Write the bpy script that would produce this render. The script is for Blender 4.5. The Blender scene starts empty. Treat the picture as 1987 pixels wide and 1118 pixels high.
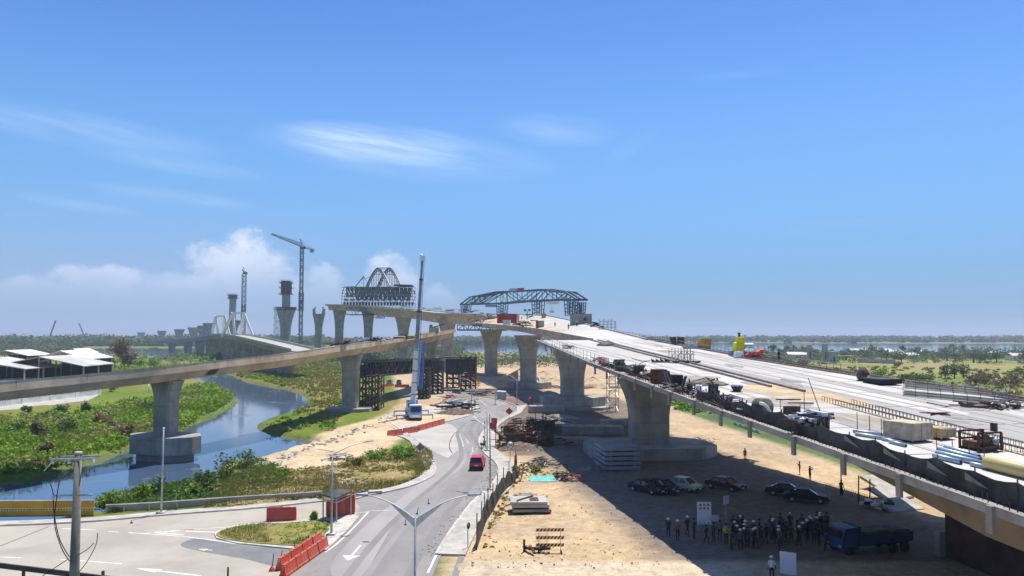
import bpy, bmesh, math, random
import numpy as np
from mathutils import Vector, Matrix
from mathutils.geometry import tessellate_polygon
random.seed(7); rng = np.random.default_rng(7)
S = bpy.context.scene; C = S.collection
# ------------------------------------------------------------------ camera, world, sun, exposure
CAMH = 18.0; FPX = 1500.0; TH = math.atan(91/1500.0)
cam = bpy.data.cameras.new("camera"); co = bpy.data.objects.new("camera", cam); C.objects.link(co); S.camera = co
cam.sensor_width = 36; cam.lens = 36*FPX/1987; cam.clip_end = 40000; cam.clip_start = .5
co.location = (0, 0, CAMH); co.rotation_euler = (math.pi/2+TH, 0, 0)
SHX, SHY = -0.20, -0.30                      # ground shift of a shadow per metre of height
sun = bpy.data.lights.new("sun", 'SUN'); so = bpy.data.objects.new("sun", sun); C.objects.link(so)
sdir = Vector((-SHX, -SHY, 1)).normalized()  # towards the sun
so.rotation_euler = sdir.to_track_quat('Z', 'Y').to_euler()
sun.energy = 4.6; sun.angle = math.radians(.5); sun.color = (1, .94, .85)
S.view_settings.view_transform = 'Standard'; S.view_settings.look = 'None'
S.view_settings.exposure = 0.45; S.view_settings.gamma = 1
w = bpy.data.worlds.new("World"); S.world = w; w.use_nodes = True
nt = w.node_tree; nt.nodes.clear()
class NB:
    def __init__(s, nt): s.nt = nt
    def n(s, t, **k):
        o = s.nt.nodes.new(t)
        for a, b in k.items(): setattr(o, a, b)
        return o
    def put(s, i, v):
        if isinstance(v, bpy.types.NodeSocket): s.nt.links.new(v, i)
        else: i.default_value = v
    def m(s, op, a, b=0.0, c=0.0, clamp=False):
        o = s.n('ShaderNodeMath', operation=op, use_clamp=clamp)
        s.put(o.inputs[0], a); s.put(o.inputs[1], b); s.put(o.inputs[2], c); return o.outputs[0]
    def ramp(s, v, a, b):
        o = s.n('ShaderNodeMapRange', interpolation_type='SMOOTHSTEP'); s.put(o.inputs[0], v); s.put(o.inputs[1], a); s.put(o.inputs[2], b); return o.outputs[0]
    def mix(s, f, a, b, bt='MIX'):
        o = s.n('ShaderNodeMix', data_type='RGBA', blend_type=bt); s.put(o.inputs[0], f); s.put(o.inputs[6], a); s.put(o.inputs[7], b); return o.outputs[2]
    def xyz(s, a, b, c):
        o = s.n('ShaderNodeCombineXYZ'); s.put(o.inputs[0], a); s.put(o.inputs[1], b); s.put(o.inputs[2], c); return o.outputs[0]
    def noise(s, vec, scale, det=4, rough=.5, dist=0):
        o = s.n('ShaderNodeTexNoise'); o.inputs['Scale'].default_value = scale; o.inputs['Detail'].default_value = det
        o.inputs['Roughness'].default_value = rough; o.inputs['Distortion'].default_value = dist
        if vec is not None: s.nt.links.new(vec, o.inputs['Vector'])
        return o.outputs[0]
def c4(c): return (c[0], c[1], c[2], 1)
def world():
    b = NB(nt)
    sky = b.n('ShaderNodeTexSky', sky_type='NISHITA', sun_disc=False)
    sky.sun_elevation = math.asin(sdir.z); sky.sun_rotation = math.atan2(sdir.x, sdir.y)
    sky.altitude = 0; sky.air_density = 1.0; sky.dust_density = 0.3; sky.ozone_density = 2.5
    hs = b.n('ShaderNodeHueSaturation'); hs.inputs['Saturation'].default_value = 1.12; b.put(hs.inputs['Color'], sky.outputs[0])
    tc = b.n('ShaderNodeTexCoord'); sp = b.n('ShaderNodeSeparateXYZ'); b.put(sp.inputs[0], tc.outputs['Generated'])
    az = b.m('ARCTAN2', sp.outputs[0], sp.outputs[1]); el = b.m('ARCSINE', sp.outputs[2])
    # the air whitens the real sky towards the horizon; this one is blue down to it, with a paler belt above
    base = b.mix(1.0, hs.outputs[0], c4((.72, .99, 1.36)), 'MULTIPLY')
    lowf = b.ramp(el, .34, -.01)
    base = b.mix(b.m('MULTIPLY', lowf, .72), base, c4((1.15, 2.45, 4.7)))
    belt = b.m('MULTIPLY', b.ramp(el, .02, .16), b.ramp(el, .42, .18))
    base = b.mix(b.m('MULTIPLY', belt, .25), base, c4((2.6, 5.8, 9.4)))
    leftf = b.m('MULTIPLY', b.ramp(az, .05, -.45), b.ramp(el, .20, .0))
    base = b.mix(b.m('MULTIPLY', leftf, .45), base, c4((4.6, 5.3, 7.6)))
    def blob(u0, v0, ru, rv, tilt=0):
        du = b.m('SUBTRACT', az, u0); dv = b.m('SUBTRACT', b.m('SUBTRACT', el, v0), b.m('MULTIPLY', du, tilt))
        return b.m('SUBTRACT', 1.0, b.m('ADD', b.m('POWER', b.m('ABSOLUTE', b.m('DIVIDE', du, ru)), 2.0), b.m('POWER', b.m('ABSOLUTE', b.m('DIVIDE', dv, rv)), 2.0)))
    def px(x, y, rx, ry, t=0): return blob(math.atan((x-993.5)/1500), math.atan((652-y)/1500), rx/1700, ry/1550, t)
    v = b.xyz(b.m('MULTIPLY', az, 1.0), b.m('MULTIPLY', el, 1.3), 0.0)
    nz = b.noise(v, 26, 9, .66, .3); nf = b.noise(v, 9, 5, .55)
    # cumulus bank on the horizon
    m = None
    for q in [(470, 545, 130, 92), (350, 585, 210, 62), (520, 590, 150, 80), (200, 560, 120, 34), (628, 575, 62, 72), (760, 570, 85, 84), (700, 600, 90, 60), (850, 600, 60, 55), (90, 590, 180, 45)]:
        bb = px(*q); m = bb if m is None else b.m('MAXIMUM', m, bb)
    dens = b.m('ADD', m, b.m('MULTIPLY', b.m('SUBTRACT', nz, .5), 2.1))
    cum = b.m('MULTIPLY', b.ramp(dens, .05, .85), b.ramp(el, .012, .075))
    shade = b.ramp(b.m('ADD', el, b.m('MULTIPLY', nf, .06)), .05, .15)
    ccol = b.mix(shade, c4((5.0, 5.9, 8.0)), c4((8.3, 8.8, 9.8)))
    out = b.mix(b.m('MULTIPLY', cum, b.m('ADD', .28, b.m('MULTIPLY', shade, .5))), base, ccol)
    # cirrus wisps, drawn out sideways
    rot = b.xyz(b.m('MULTIPLY', az, 2.2), b.m('ADD', b.m('MULTIPLY', el, 17.0), b.m('MULTIPLY', az, 3.2)), 3.3)
    ns = b.noise(rot, 2.4, 8, .6, .6)
    m = None
    for q in [(790, 300, 350, 56, -.07), (740, 285, 250, 46, -.05), (1080, 250, 150, 36, -.08), (120, 300, 330, 34, -.07), (330, 345, 200, 20, -.09), (330, 405, 170, 16, -.06), (150, 432, 120, 12, -.1), (1440, 160, 120, 10, 0), (1230, 285, 70, 24, .5), (1600, 455, 110, 14, .05)]:
        bb = px(*q)
        bb = b.m('MULTIPLY', b.m('MAXIMUM', bb, 0.0), 1.0 if q[0] in (780, 740) else (.10 if q[0] in (1440, 1600, 1230) else .34)); m = bb if m is None else b.m('MAXIMUM', m, bb)
    fib = b.noise(b.xyz(b.m('MULTIPLY', az, 5.0), b.m('ADD', b.m('MULTIPLY', el, 60.0), b.m('MULTIPLY', az, 8.0)), 1.0), 2.0, 8, .7, .4)
    ci = b.m('MULTIPLY', m, b.m('ADD', b.m('MULTIPLY', b.ramp(ns, .25, .85), .75), b.m('MULTIPLY', b.ramp(fib, .35, .75), .3))); ci = b.m('MULTIPLY', ci, .95, clamp=True)
    out = b.mix(ci, out, c4((7.2, 8.6, 10.2)))
    bg = b.n('ShaderNodeBackground'); bg.inputs[1].default_value = .085
    b.put(bg.inputs[0], out); o = b.n('ShaderNodeOutputWorld'); nt.links.new(bg.outputs[0], o.inputs[0])
world()
# ------------------------------------------------------------------ positions
CT, STH = math.cos(TH), math.sin(TH)
def ray(px, py):
    u = (px-993.5)/FPX; v = (559-py)/FPX
    return Vector((u, CT-v*STH, STH+v*CT))
def P(px, py, D):
    d = ray(px, py); return Vector((0, 0, CAMH))+d*(D/d.y)
def G(px, py, z=0.0):
    d = ray(px, py); return Vector((0, 0, CAMH))+d*((z-CAMH)/d.z)
AN = math.atan((993.5-736)/1500.0); SA, CA = math.sin(AN), math.cos(AN)
ZS = [-80, 0, 150, 172, 205, 262, 345]; ZZ = [4.0, 8.5, 16.9, 18.0, 19.3, 20.9, 23.2]
def zd(s): return float(np.interp(s, ZS, ZZ))
def DK(s, p, dz=0.0): return Vector((p*CA-s*SA, s*CA+p*SA, zd(s)+dz))
def K(px, py, dz=0.0):               # the point of the sloping near deck seen at a pixel
    d = ray(px, py); k = .056; z0 = 8.5+dz
    t = (z0-CAMH)/(d.z-k*(-d.x*SA+d.y*CA)); return Vector((0, 0, CAMH))+d*t
def KS(px, py):
    q = K(px, py); return (-q.x*SA+q.y*CA, q.x*CA+q.y*SA)
DA = AN                               # heading of the deck (rotation about z)
# ------------------------------------------------------------------ materials
MT = {}
def mat(name, col, rough=.8, var=.25, scale=1.0, bump=0.0, metal=0.0, col2=None, det=6, spec=.3, fine=0.0, stretch=None, stain=None, lines=0.0):
    if name in MT: return MT[name]
    m = bpy.data.materials.new(name); m.use_nodes = True; t = m.node_tree; b = NB(t); t.nodes.clear()
    o = b.n('ShaderNodeOutputMaterial'); p = b.n('ShaderNodeBsdfPrincipled'); t.links.new(p.outputs[0], o.inputs[0])
    g = b.n('ShaderNodeNewGeometry'); vec = g.outputs['Position']
    if stretch:
        mp = b.n('ShaderNodeMapping'); mp.inputs['Scale'].default_value = stretch; t.links.new(vec, mp.inputs[0]); vec2 = mp.outputs[0]
    else: vec2 = vec
    nz = b.noise(vec2, scale, det, .6)
    c2 = col2 if col2 else tuple(x*(1-var) for x in col); c1 = col if col2 else tuple(min(1, x*(1+var*.6)) for x in col)
    f = b.ramp(nz, .35, .65)
    cc = b.mix(f, c4(c1), c4(c2))
    if fine > 0:
        nf = b.noise(vec, scale*9, 3, .7); cc = b.mix(b.m('MULTIPLY', b.ramp(nf, .5, .72), fine), cc, c4(tuple(x*.45 for x in col)))
    if stain:
        sc, amt, scol = stain; mp2 = b.n('ShaderNodeMapping'); mp2.inputs['Scale'].default_value = (1, 1, .15); t.links.new(vec, mp2.inputs[0])
        nn = b.noise(mp2.outputs[0], sc, 5, .65); cc = b.mix(b.m('MULTIPLY', b.ramp(nn, .5, .7), amt), cc, c4(scol))
    if lines > 0:        # lift lines left by the formwork
        sx = b.n('ShaderNodeSeparateXYZ'); t.links.new(vec, sx.inputs[0]); fz = b.m('FRACT', b.m('DIVIDE', sx.outputs[2], lines)); ln = b.m('LESS_THAN', fz, .035)
        lv = b.m('FLOOR', b.m('DIVIDE', sx.outputs[2], lines)); tone = b.m('MULTIPLY', b.m('SINE', b.m('MULTIPLY', lv, 12.9)), .5)
        cc = b.mix(b.m('MULTIPLY', ln, .45), cc, c4(tuple(x*.45 for x in col))); cc = b.mix(b.m('MULTIPLY', b.m('ABSOLUTE', tone), .28), cc, c4(tuple(x*.7 for x in col)))
    b.put(p.inputs['Base Color'], cc)
    p.inputs['Roughness'].default_value = rough; p.inputs['Metallic'].default_value = metal; p.inputs['Specular IOR Level'].default_value = spec
    if bump > 0:
        bm = b.n('ShaderNodeBump'); bm.inputs['Strength'].default_value = bump; bm.inputs['Distance'].default_value = .1
        t.links.new(b.noise(vec, scale*6, 5, .6), bm.inputs['Height']); t.links.new(bm.outputs[0], p.inputs['Normal'])
    MT[name] = m; return m
def leafmat(name, a, bb, cc=None):
    if name in MT: return MT[name]
    m = bpy.data.materials.new(name); m.use_nodes = True; t = m.node_tree; b = NB(t); t.nodes.clear()
    o = b.n('ShaderNodeOutputMaterial'); p = b.n('ShaderNodeBsdfPrincipled'); g = b.n('ShaderNodeNewGeometry')
    f = b.m('ADD', b.m('MULTIPLY', b.ramp(b.noise(g.outputs['Position'], .12, 4, .6), .3, .7), .6), b.m('MULTIPLY', g.outputs['Random Per Island'], .4))
    col = b.mix(f, c4(a), c4(bb))
    if cc: col = b.mix(b.m('MULTIPLY', b.ramp(b.noise(g.outputs['Position'], .06, 3, .5), .5, .62), .8), col, c4(cc))
    b.put(p.inputs['Base Color'], col); p.inputs['Roughness'].default_value = .6; p.inputs['Specular IOR Level'].default_value = .2
    tr = b.n('ShaderNodeBsdfTranslucent'); b.put(tr.inputs[0], col); mx = b.n('ShaderNodeMixShader'); mx.inputs[0].default_value = .3
    t.links.new(p.outputs[0], mx.inputs[1]); t.links.new(tr.outputs[0], mx.inputs[2]); t.links.new(mx.outputs[0], o.inputs[0])
    MT[name] = m; return m
conc = mat('concrete', (.30, .27, .225), .85, .22, .35, .25, fine=.2, stain=(.6, .35, (.16, .14, .12)))
conc_p = mat('pier_concrete', (.35, .33, .28), .85, .25, .3, .3, fine=.15, stain=(.5, .5, (.15, .15, .14)), lines=2.4)
conc_l = mat('pale_concrete', (.43, .41, .36), .85, .2, .5, .2, fine=.3, stain=(.7, .35, (.28, .26, .22)))
conc_deck = mat('fresh_deck_concrete', (.50, .48, .435), .85, .12, .08, .15, fine=.12, stretch=(1, .4, 1), stain=(.12, .35, (.39, .36, .31)))
girder_m = mat('girder_concrete', (.52, .42, .29), .85, .22, .25, .2, stain=(.4, .45, (.27, .22, .16)), fine=.15)
kerb_m = mat('kerb_concrete', (.50, .47, .41), .85, .25, .8, .2, fine=.3, stain=(.9, .4, (.33, .29, .23)))
asph = mat('asphalt', (.215, .205, .195), .9, .2, .09, .15, stretch=(1, .25, 1), col2=(.30, .285, .27), fine=.2, stain=(.22, .3, (.34, .29, .22)))
asph_d = mat('new_asphalt', (.19, .19, .185), .9, .12, .5, .15, fine=.1)
road_c = mat('road_concrete', (.385, .345, .285), .9, .12, .12, .15, fine=.1, stain=(.3, .35, (.27, .25, .22)))
patch_m = mat('patch_concrete', (.42, .40, .36), .9, .1, .2, .1)
mark_m = mat('marking_paint', (.66, .66, .62), .8, .2, 1.2)
steel_d = mat('dark_steel', (.055, .055, .055), .6, .4, 1.5)
steel_b = mat('blue_grey_steel', (.07, .13, .17), .55, .3, .5)
steel_g = mat('grey_steel', (.28, .30, .31), .5, .25, .6, metal=.3)
galv = mat('galvanised', (.42, .43, .43), .45, .2, 2, metal=.4)
white_m = mat('white_paint', (.78, .78, .76), .45, .1, 1.0)
black_m = mat('black_rubber', (.02, .02, .022), .7, .3, 4)
rust = mat('rust', (.16, .065, .035), .9, .45, 1.5, .3, col2=(.07, .035, .022))
rust2 = mat('brown_formwork', (.13, .085, .055), .9, .4, 1.2, .2, col2=(.06, .045, .035))
wood = mat('plywood', (.44, .30, .15), .8, .2, .9, .1, stretch=(1, 1, 6))
wood_l = mat('pale_timber', (.50, .42, .30), .8, .25, 2, .1)
red_b = mat('red_plastic', (.56, .075, .04), .6, .3, 1.0, col2=(.50, .12, .08), stain=(1.5, .55, (.42, .22, .15)), fine=.2)
red_p = mat('red_paint', (.55, .02, .03), .35, .1, 1.0, spec=.6)
red_c = mat('red_container_paint', (.42, .05, .035), .6, .25, .6)
yellow_m = mat('yellow_paint', (.75, .55, .02), .5, .15, .8, stain=(1, .25, (.4, .27, .03)))
yell_o = mat('orange_yellow_paint', (.62, .32, .03), .6, .2, .5, stain=(.8, .3, (.35, .17, .03)))
blue_m = mat('blue_paint', (.04, .16, .38), .4, .15, .8, spec=.5)
blue_l = mat('light_blue_paint', (.22, .42, .60), .45, .15, .8)
green_n = mat('green_netting', (.03, .15, .10), .8, .35, .8)
teal_m = mat('teal_sheet', (.12, .48, .40), .6, .25, 1.5)
net_m = mat('dark_netting', (.075, .073, .066), .9, .5, .5, .3)
tarp_m = mat('dark_tarpaulin', (.08, .075, .065), .8, .5, 1.2, .6, col2=(.20, .18, .15))
glass_m = mat('dark_glass', (.02, .025, .03), .08, .1, 1, spec=.8)
pipe_m = mat('steel_blue_pipe', (.34, .42, .50), .35, .15, 1.0, metal=.3)
ypipe_m = mat('yellow_pipe', (.50, .42, .18), .5, .1, .5)
sand_m = mat('sand_heap_material', (.50, .38, .24), .95, .2, .5, .5, fine=.2)
rubble_m = mat('rubble', (.30, .26, .21), .95, .4, 2.0, .5, fine=.4)
skin_m = mat('skin', (.25, .13, .08), .6, .1, 3)
roof_m = mat('roof_sheet', (.52, .50, .46), .6, .2, .15, .1, stain=(.2, .4, (.30, .28, .25)))
wall_w = mat('white_wall', (.70, .69, .64), .85, .15, .5, .1, stain=(.6, .35, (.40, .37, .32)))
trunk_m = mat('bark', (.12, .09, .06), .9, .3, 3, .4)
leaf_g = leafmat('marsh_leaf', (.12, .25, .015), (.27, .36, .03), (.30, .26, .09))
leaf_d = leafmat('dark_leaf', (.06, .13, .03), (.13, .20, .05))
leaf_b = leafmat('bright_leaf', (.10, .23, .02), (.20, .33, .03))
leaf_f = leafmat('far_leaf', (.07, .12, .04), (.14, .19, .06), (.19, .17, .09))
leaf_br = leafmat('dry_leaf', (.22, .14, .085), (.15, .12, .06))
leaf_y = leafmat('dry_grass_leaf', (.30, .25, .07), (.18, .20, .04), (.36, .28, .12))
# ------------------------------------------------------------------ mesh building
def tag(o, label=None, cat=None, group=None, kind=None):
    if label: o['label'] = label
    if cat: o['category'] = cat
    if group: o['group'] = group
    if kind: o['kind'] = kind
    return o
def thing(name, label, cat, loc=(0, 0, 0), rz=0.0, group=None):
    o = bpy.data.objects.new(name, None); C.objects.link(o); o.location = loc; o.rotation_euler = (0, 0, rz); o.empty_display_size = .3
    return tag(o, label, cat, group)
def frame(d, up=Vector((0, 0, 1))):
    d = d.normalized()
    if abs(d.dot(up)) > .98: up = Vector((0, 1, 0))
    r = d.cross(up).normalized(); return r, r.cross(d).normalized()
class MB:
    def __init__(s): s.v = []; s.f = []; s.mi = []; s.sm = []; s.cur = 0; s.smooth = False
    def add(s, vs, fs):
        n = len(s.v); s.v += [tuple(x) for x in vs]
        for f in fs: s.f.append(tuple(i+n for i in f)); s.mi.append(s.cur); s.sm.append(s.smooth)
        return s
    def box(s, c, d, rz=0.0, M=None):
        x, y, z = d[0]/2, d[1]/2, d[2]/2; R = M if M is not None else Matrix.Rotation(rz, 3, 'Z'); c = Vector(c)
        vs = [c+R@Vector((a*x, b*y, e*z)) for a, b, e in ((-1,-1,-1),(1,-1,-1),(1,1,-1),(-1,1,-1),(-1,-1,1),(1,-1,1),(1,1,1),(-1,1,1))]
        return s.add(vs, [(0,3,2,1),(4,5,6,7),(0,1,5,4),(1,2,6,5),(2,3,7,6),(3,0,4,7)])
    def bar(s, p, q, w, h=None, up=Vector((0, 0, 1))):
        p = Vector(p); q = Vector(q); h = h or w
        if (q-p).length < 1e-5: return s
        r, u = frame(q-p, up); r = r*w/2; u = u*h/2
        return s.add([p-r-u, p+r-u, p+r+u, p-r+u, q-r-u, q+r-u, q+r+u, q-r+u], [(0,1,2,3),(7,6,5,4),(0,4,5,1),(1,5,6,2),(2,6,7,3),(3,7,4,0)])
    def tube(s, p, q, r, r2=None, n=8, cap=True):
        p = Vector(p); q = Vector(q); r2 = r if r2 is None else r2; a, b = frame(q-p); vs = []
        for c, rr in ((p, r), (q, r2)):
            for i in range(n): t = 2*math.pi*i/n; vs.append(c+a*math.cos(t)*rr+b*math.sin(t)*rr)
        fs = [(i, (i+1) % n, n+(i+1) % n, n+i) for i in range(n)]
        sm = s.smooth; s.smooth = True; s.add(vs, fs); s.smooth = sm
        if cap: k = len(s.v)-2*n; s.f += [tuple(k+i for i in reversed(range(n))), tuple(k+n+i for i in range(n))]; s.mi += [s.cur]*2; s.sm += [False]*2
        return s
    def path(s, pts, r, n=6):
        pts = [Vector(p) for p in pts]; rr = []; pa = None
        for i, p in enumerate(pts):
            d = pts[min(len(pts)-1, i+1)]-pts[max(0, i-1)]; a, b = frame(d)
            if pa is not None and a.dot(pa) < 0: a = -a; b = -b
            pa = a; rr.append([p+a*math.cos(2*math.pi*k/n)*r+b*math.sin(2*math.pi*k/n)*r for k in range(n)])
        sm = s.smooth; s.smooth = True; s.loft(rr); s.smooth = sm
        return s
    def loft(s, rings, cap=True, closed=True):
        n = len(rings[0]); vs = [p for r in rings for p in r]; fs = []
        for k in range(len(rings)-1):
            for i in range(n if closed else n-1): j = (i+1) % n; fs.append((k*n+i, k*n+j, (k+1)*n+j, (k+1)*n+i))
        if cap and closed: fs += [tuple(reversed(range(n))), tuple((len(rings)-1)*n+i for i in range(n))]
        return s.add(vs, fs)
    def lathe(s, c, prof, n=14, ax='Z'):
        c = Vector(c); R = {'Z': Matrix.Identity(3), 'Y': Matrix.Rotation(math.pi/2, 3, 'X'), 'X': Matrix.Rotation(math.pi/2, 3, 'Y')}[ax]
        sm = s.smooth; s.smooth = True
        s.loft([[c+R@Vector((r*math.cos(2*math.pi*i/n), r*math.sin(2*math.pi*i/n), z)) for i in range(n)] for r, z in prof]); s.smooth = sm; return s
    def prism(s, pts, z0, z1):          # polygon (xy) from z0 to z1
        n = len(pts); t = tessellate_polygon([[Vector((p[0], p[1], 0)) for p in pts]])
        vs = [(p[0], p[1], z1) for p in pts]; A = sum(pts[i][0]*pts[(i+1) % n][1]-pts[(i+1) % n][0]*pts[i][1] for i in range(n))
        up = []
        for a, b, c in t:
            ar = (pts[b][0]-pts[a][0])*(pts[c][1]-pts[a][1])-(pts[c][0]-pts[a][0])*(pts[b][1]-pts[a][1])
            up.append((a, b, c) if ar > 0 else (a, c, b))
        if z0 is None: return s.add(vs, up)
        vs += [(p[0], p[1], z0) for p in pts]; sd = [(i, (i+1) % n, n+(i+1) % n, n+i) for i in range(n)]
        if A > 0: sd = [tuple(reversed(f)) for f in sd]
        return s.add(vs, up+[tuple(reversed([n+i for i in f])) for f in up]+sd)
    def prof(s, pts, y0, y1, M=Matrix.Identity(4)):   # polygon in xz, extruded along y
        m = MB(); m.prism(pts, 0, 1); vs = [M@Vector((v[0], y0+(y1-y0)*v[2], v[1])) for v in m.v]
        return s.add(vs, [tuple(reversed(f)) for f in m.f])
    def sweep(s, pts, sec, closed=True, wf=None):     # sec: (u right, w up) list
        rings = []
        for i, p in enumerate(pts):
            a = pts[max(0, i-1)]; b = pts[min(len(pts)-1, i+1)]; d = (Vector(b)-Vector(a)); d.z = 0; d.normalize(); r = Vector((d.y, -d.x, 0))
            ss = wf(i/(len(pts)-1)) if wf else sec
            rings.append([Vector(p)+r*u+Vector((0, 0, 1))*wv for u, wv in ss])
        return s.loft(rings, cap=closed, closed=closed)
    def build(s, name, m, parent=None, world=False, bevel=0):
        me = bpy.data.meshes.new(name); v = s.v
        if parent is not None and world:
            root = parent
            while root.parent: root = root.parent
            M = (Matrix.Translation(root.location) @ root.rotation_euler.to_matrix().to_4x4()).inverted(); v = [tuple(M@Vector(x)) for x in v]
        me.from_pydata(v, [], s.f); ms = m if isinstance(m, (list, tuple)) else [m]
        for k in ms: me.materials.append(k)
        me.polygons.foreach_set('material_index', s.mi); me.polygons.foreach_set('use_smooth', s.sm); me.update()
        if bevel:
            bm = bmesh.new(); bm.from_mesh(me); bmesh.ops.bevel(bm, geom=[e for e in bm.edges], offset=bevel, segments=1, affect='EDGES'); bm.to_mesh(me); bm.free()
        o = bpy.data.objects.new(name, me); C.objects.link(o)
        if parent is not None: o.parent = parent
        return o
def copy_tree(o, parent=None):
    c = o.copy(); C.objects.link(c); c.parent = parent
    for ch in list(o.children): copy_tree(ch, c)
    return c
def clone(o, loc, rz=0.0, label=None):
    c = copy_tree(o); c.location = loc; c.rotation_euler = (0, 0, rz)
    if label: c['label'] = label
    return c
class Kind:            # first placing moves the prototype itself, later ones copy it
    def __init__(s, root): s.r = root; s.used = False
    def put(s, loc, rz=0.0, label=None, group=None):
        if not s.used: s.used = True; o = s.r; o.location = loc; o.rotation_euler = (0, 0, rz)
        else: o = clone(s.r, loc, rz)
        if label: o['label'] = label
        if group: o['group'] = group
        return o
def crom(pts, k=5, closed=False):
    n = len(pts); out = []; V = [Vector(p) for p in pts]
    for i in range(n if closed else n-1):
        if closed: a, b, c, d = V[(i-1) % n], V[i], V[(i+1) % n], V[(i+2) % n]
        else: a, b, c, d = V[max(0, i-1)], V[i], V[i+1], V[min(n-1, i+2)]
        for j in range(k):
            t = j/k; out.append(.5*((2*b)+(c-a)*t+(2*a-5*b+4*c-d)*t*t+(3*b-a-3*c+d)*t**3))
    if not closed: out.append(V[-1])
    return out
def gp(pts, k=4, closed=False): return crom([G(*p) for p in pts], k, closed)
def leaves(clumps, seed=1, flat=.0):
    r = np.random.default_rng(seed); vs = []
    for (cx, cy, cz, rx, rz, n, sz) in clumps:
        d = r.normal(size=(n, 3)); d /= np.linalg.norm(d, axis=1)[:, None]; rad = r.random(n)**.45
        c = np.stack([cx+d[:, 0]*rx*rad, cy+d[:, 1]*rx*rad, cz+d[:, 2]*rz*rad], 1)
        a = r.normal(size=(n, 3)); a[:, 2] *= .5; a /= np.linalg.norm(a, axis=1)[:, None]; b = np.cross(a, d+r.normal(size=(n, 3))*.4); b /= (np.linalg.norm(b, axis=1)[:, None]+1e-6)
        k = sz*(.6+.8*r.random(n))[:, None]; a = a*k; b = b*k*.6
        vs.append(np.stack([c-a, c-b, c+a, c+b], 1).reshape(-1, 3))
    return np.concatenate(vs)
def leafobj(name, V, m, parent=None, world=True):
    if parent is not None and world: V = V-np.array(parent.location)[None, :]
    n = len(V)//4; me = bpy.data.meshes.new(name); me.vertices.add(len(V)); me.vertices.foreach_set('co', V.astype(np.float32).ravel())
    me.loops.add(len(V)); me.loops.foreach_set('vertex_index', np.arange(len(V), dtype=np.int32)); me.polygons.add(n)
    me.polygons.foreach_set('loop_start', np.arange(0, 4*n, 4, dtype=np.int32)); me.update(calc_edges=True)
    me.materials.append(m); o = bpy.data.objects.new(name, me); C.objects.link(o)
    if parent is not None: o.parent = parent
    return o

def blades(poly, n, h, wd, seed):
    r = np.random.default_rng(seed); W = gp(poly, 3, True); A = arr(W); mn, mx = A.min(0), A.max(0); X = mn[0]+r.random(n*6)*(mx[0]-mn[0]); Y = mn[1]+r.random(n*6)*(mx[1]-mn[1])
    k = (sdf(X, Y, W) < 0) & (sdf(X, Y, CH) > .2); X = X[k]; Y = Y[k]; bn = fbm(X, Y, 9, seed+3); k = bn > .44; X = X[k][:n]; Y = Y[k][:n]; n = len(X); a = r.random(n)*6.28; hh = h*(.5+r.random(n)); lx = (r.random(n)-.5)*hh*.5; ly = (r.random(n)-.5)*hh*.5; w = wd*(.6+.8*r.random(n))*np.maximum(1, Y/120)
    z = np.zeros(n); p = np.stack([X, Y, z], 1); dx = np.stack([np.cos(a)*w, np.sin(a)*w, z], 1); tp = np.stack([X+lx, Y+ly, hh], 1)
    return np.stack([p-dx, p+dx, tp+dx*.25, tp-dx*.25], 1).reshape(-1, 3)
# ------------------------------------------------------------------ ground as one sheet, water, roads
CH = gp([(-250, 1010), (0, 925), (60, 925), (130, 901), (200, 880), (265, 858), (330, 835), (400, 806), (452, 775), (425, 752), (385, 738), (368, 730), (380, 722), (440, 722), (475, 735), (520, 745), (580, 757), (603, 775), (590, 790), (540, 805), (512, 820), (520, 835), (580, 845), (612, 850), (560, 868), (500, 886), (445, 893), (420, 912), (330, 938), (270, 952), (200, 966), (185, 985), (-250, 1045)], 4, True)
INLET = [G(*q) for q in [(150, 674.5), (430, 675.5), (418, 682), (390, 694), (330, 700), (277, 694), (255, 685), (150, 690)]]
BAY = [G(*q) for q in [(868, 664), (1200, 664.5), (2700, 668), (2900, 705), (1987, 693), (1700, 691), (1440, 689), (1060, 689), (940, 683), (868, 680)]]
KR = [(866.7, 818.8), (908, 808), (925, 802), (930.5, 796), (922, 784), (912, 774)]            # right kerb of the rubble island
ISL = [(784.6, 845), (810, 855), (825, 878), (843, 903), (844, 914), (837, 926), (800, 943), (762, 953), (711, 963), (684, 970), (623, 974), (540, 983), (460, 990), (314, 1001), (176, 1013), (0, 1021), (-200, 1024)]
RK = [(918, 768), (955, 773), (984, 781), (1002, 789), (1003, 799), (974, 815), (955, 827), (939, 837), (930.5, 852), (930.5, 864), (943, 882.5), (959, 895), (967, 908), (966, 922), (957, 938), (938, 961), (908, 988), (888, 1016), (862, 1051), (847, 1077)]
ROAD = [G(*q) for q in [(870, 762)]+RK+[(830, 1107), (800, 1170), (740, 1500), (-900, 1500), (-900, 1024), (-200, 1024), (0, 1021), (176, 1013), (314, 1001), (460, 990), (540, 983), (623, 974), (684, 970), (711, 963), (762, 953), (800, 943), (837, 926), (844, 914), (843, 903), (825, 878), (810, 855), (784.6, 845), (750, 838), (800, 824), (866, 819), (908, 808), (925, 802), (930, 796), (922, 784), (905, 772), (850, 762)]]
def arr(p): return np.array([(q[0], q[1]) for q in p])
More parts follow.
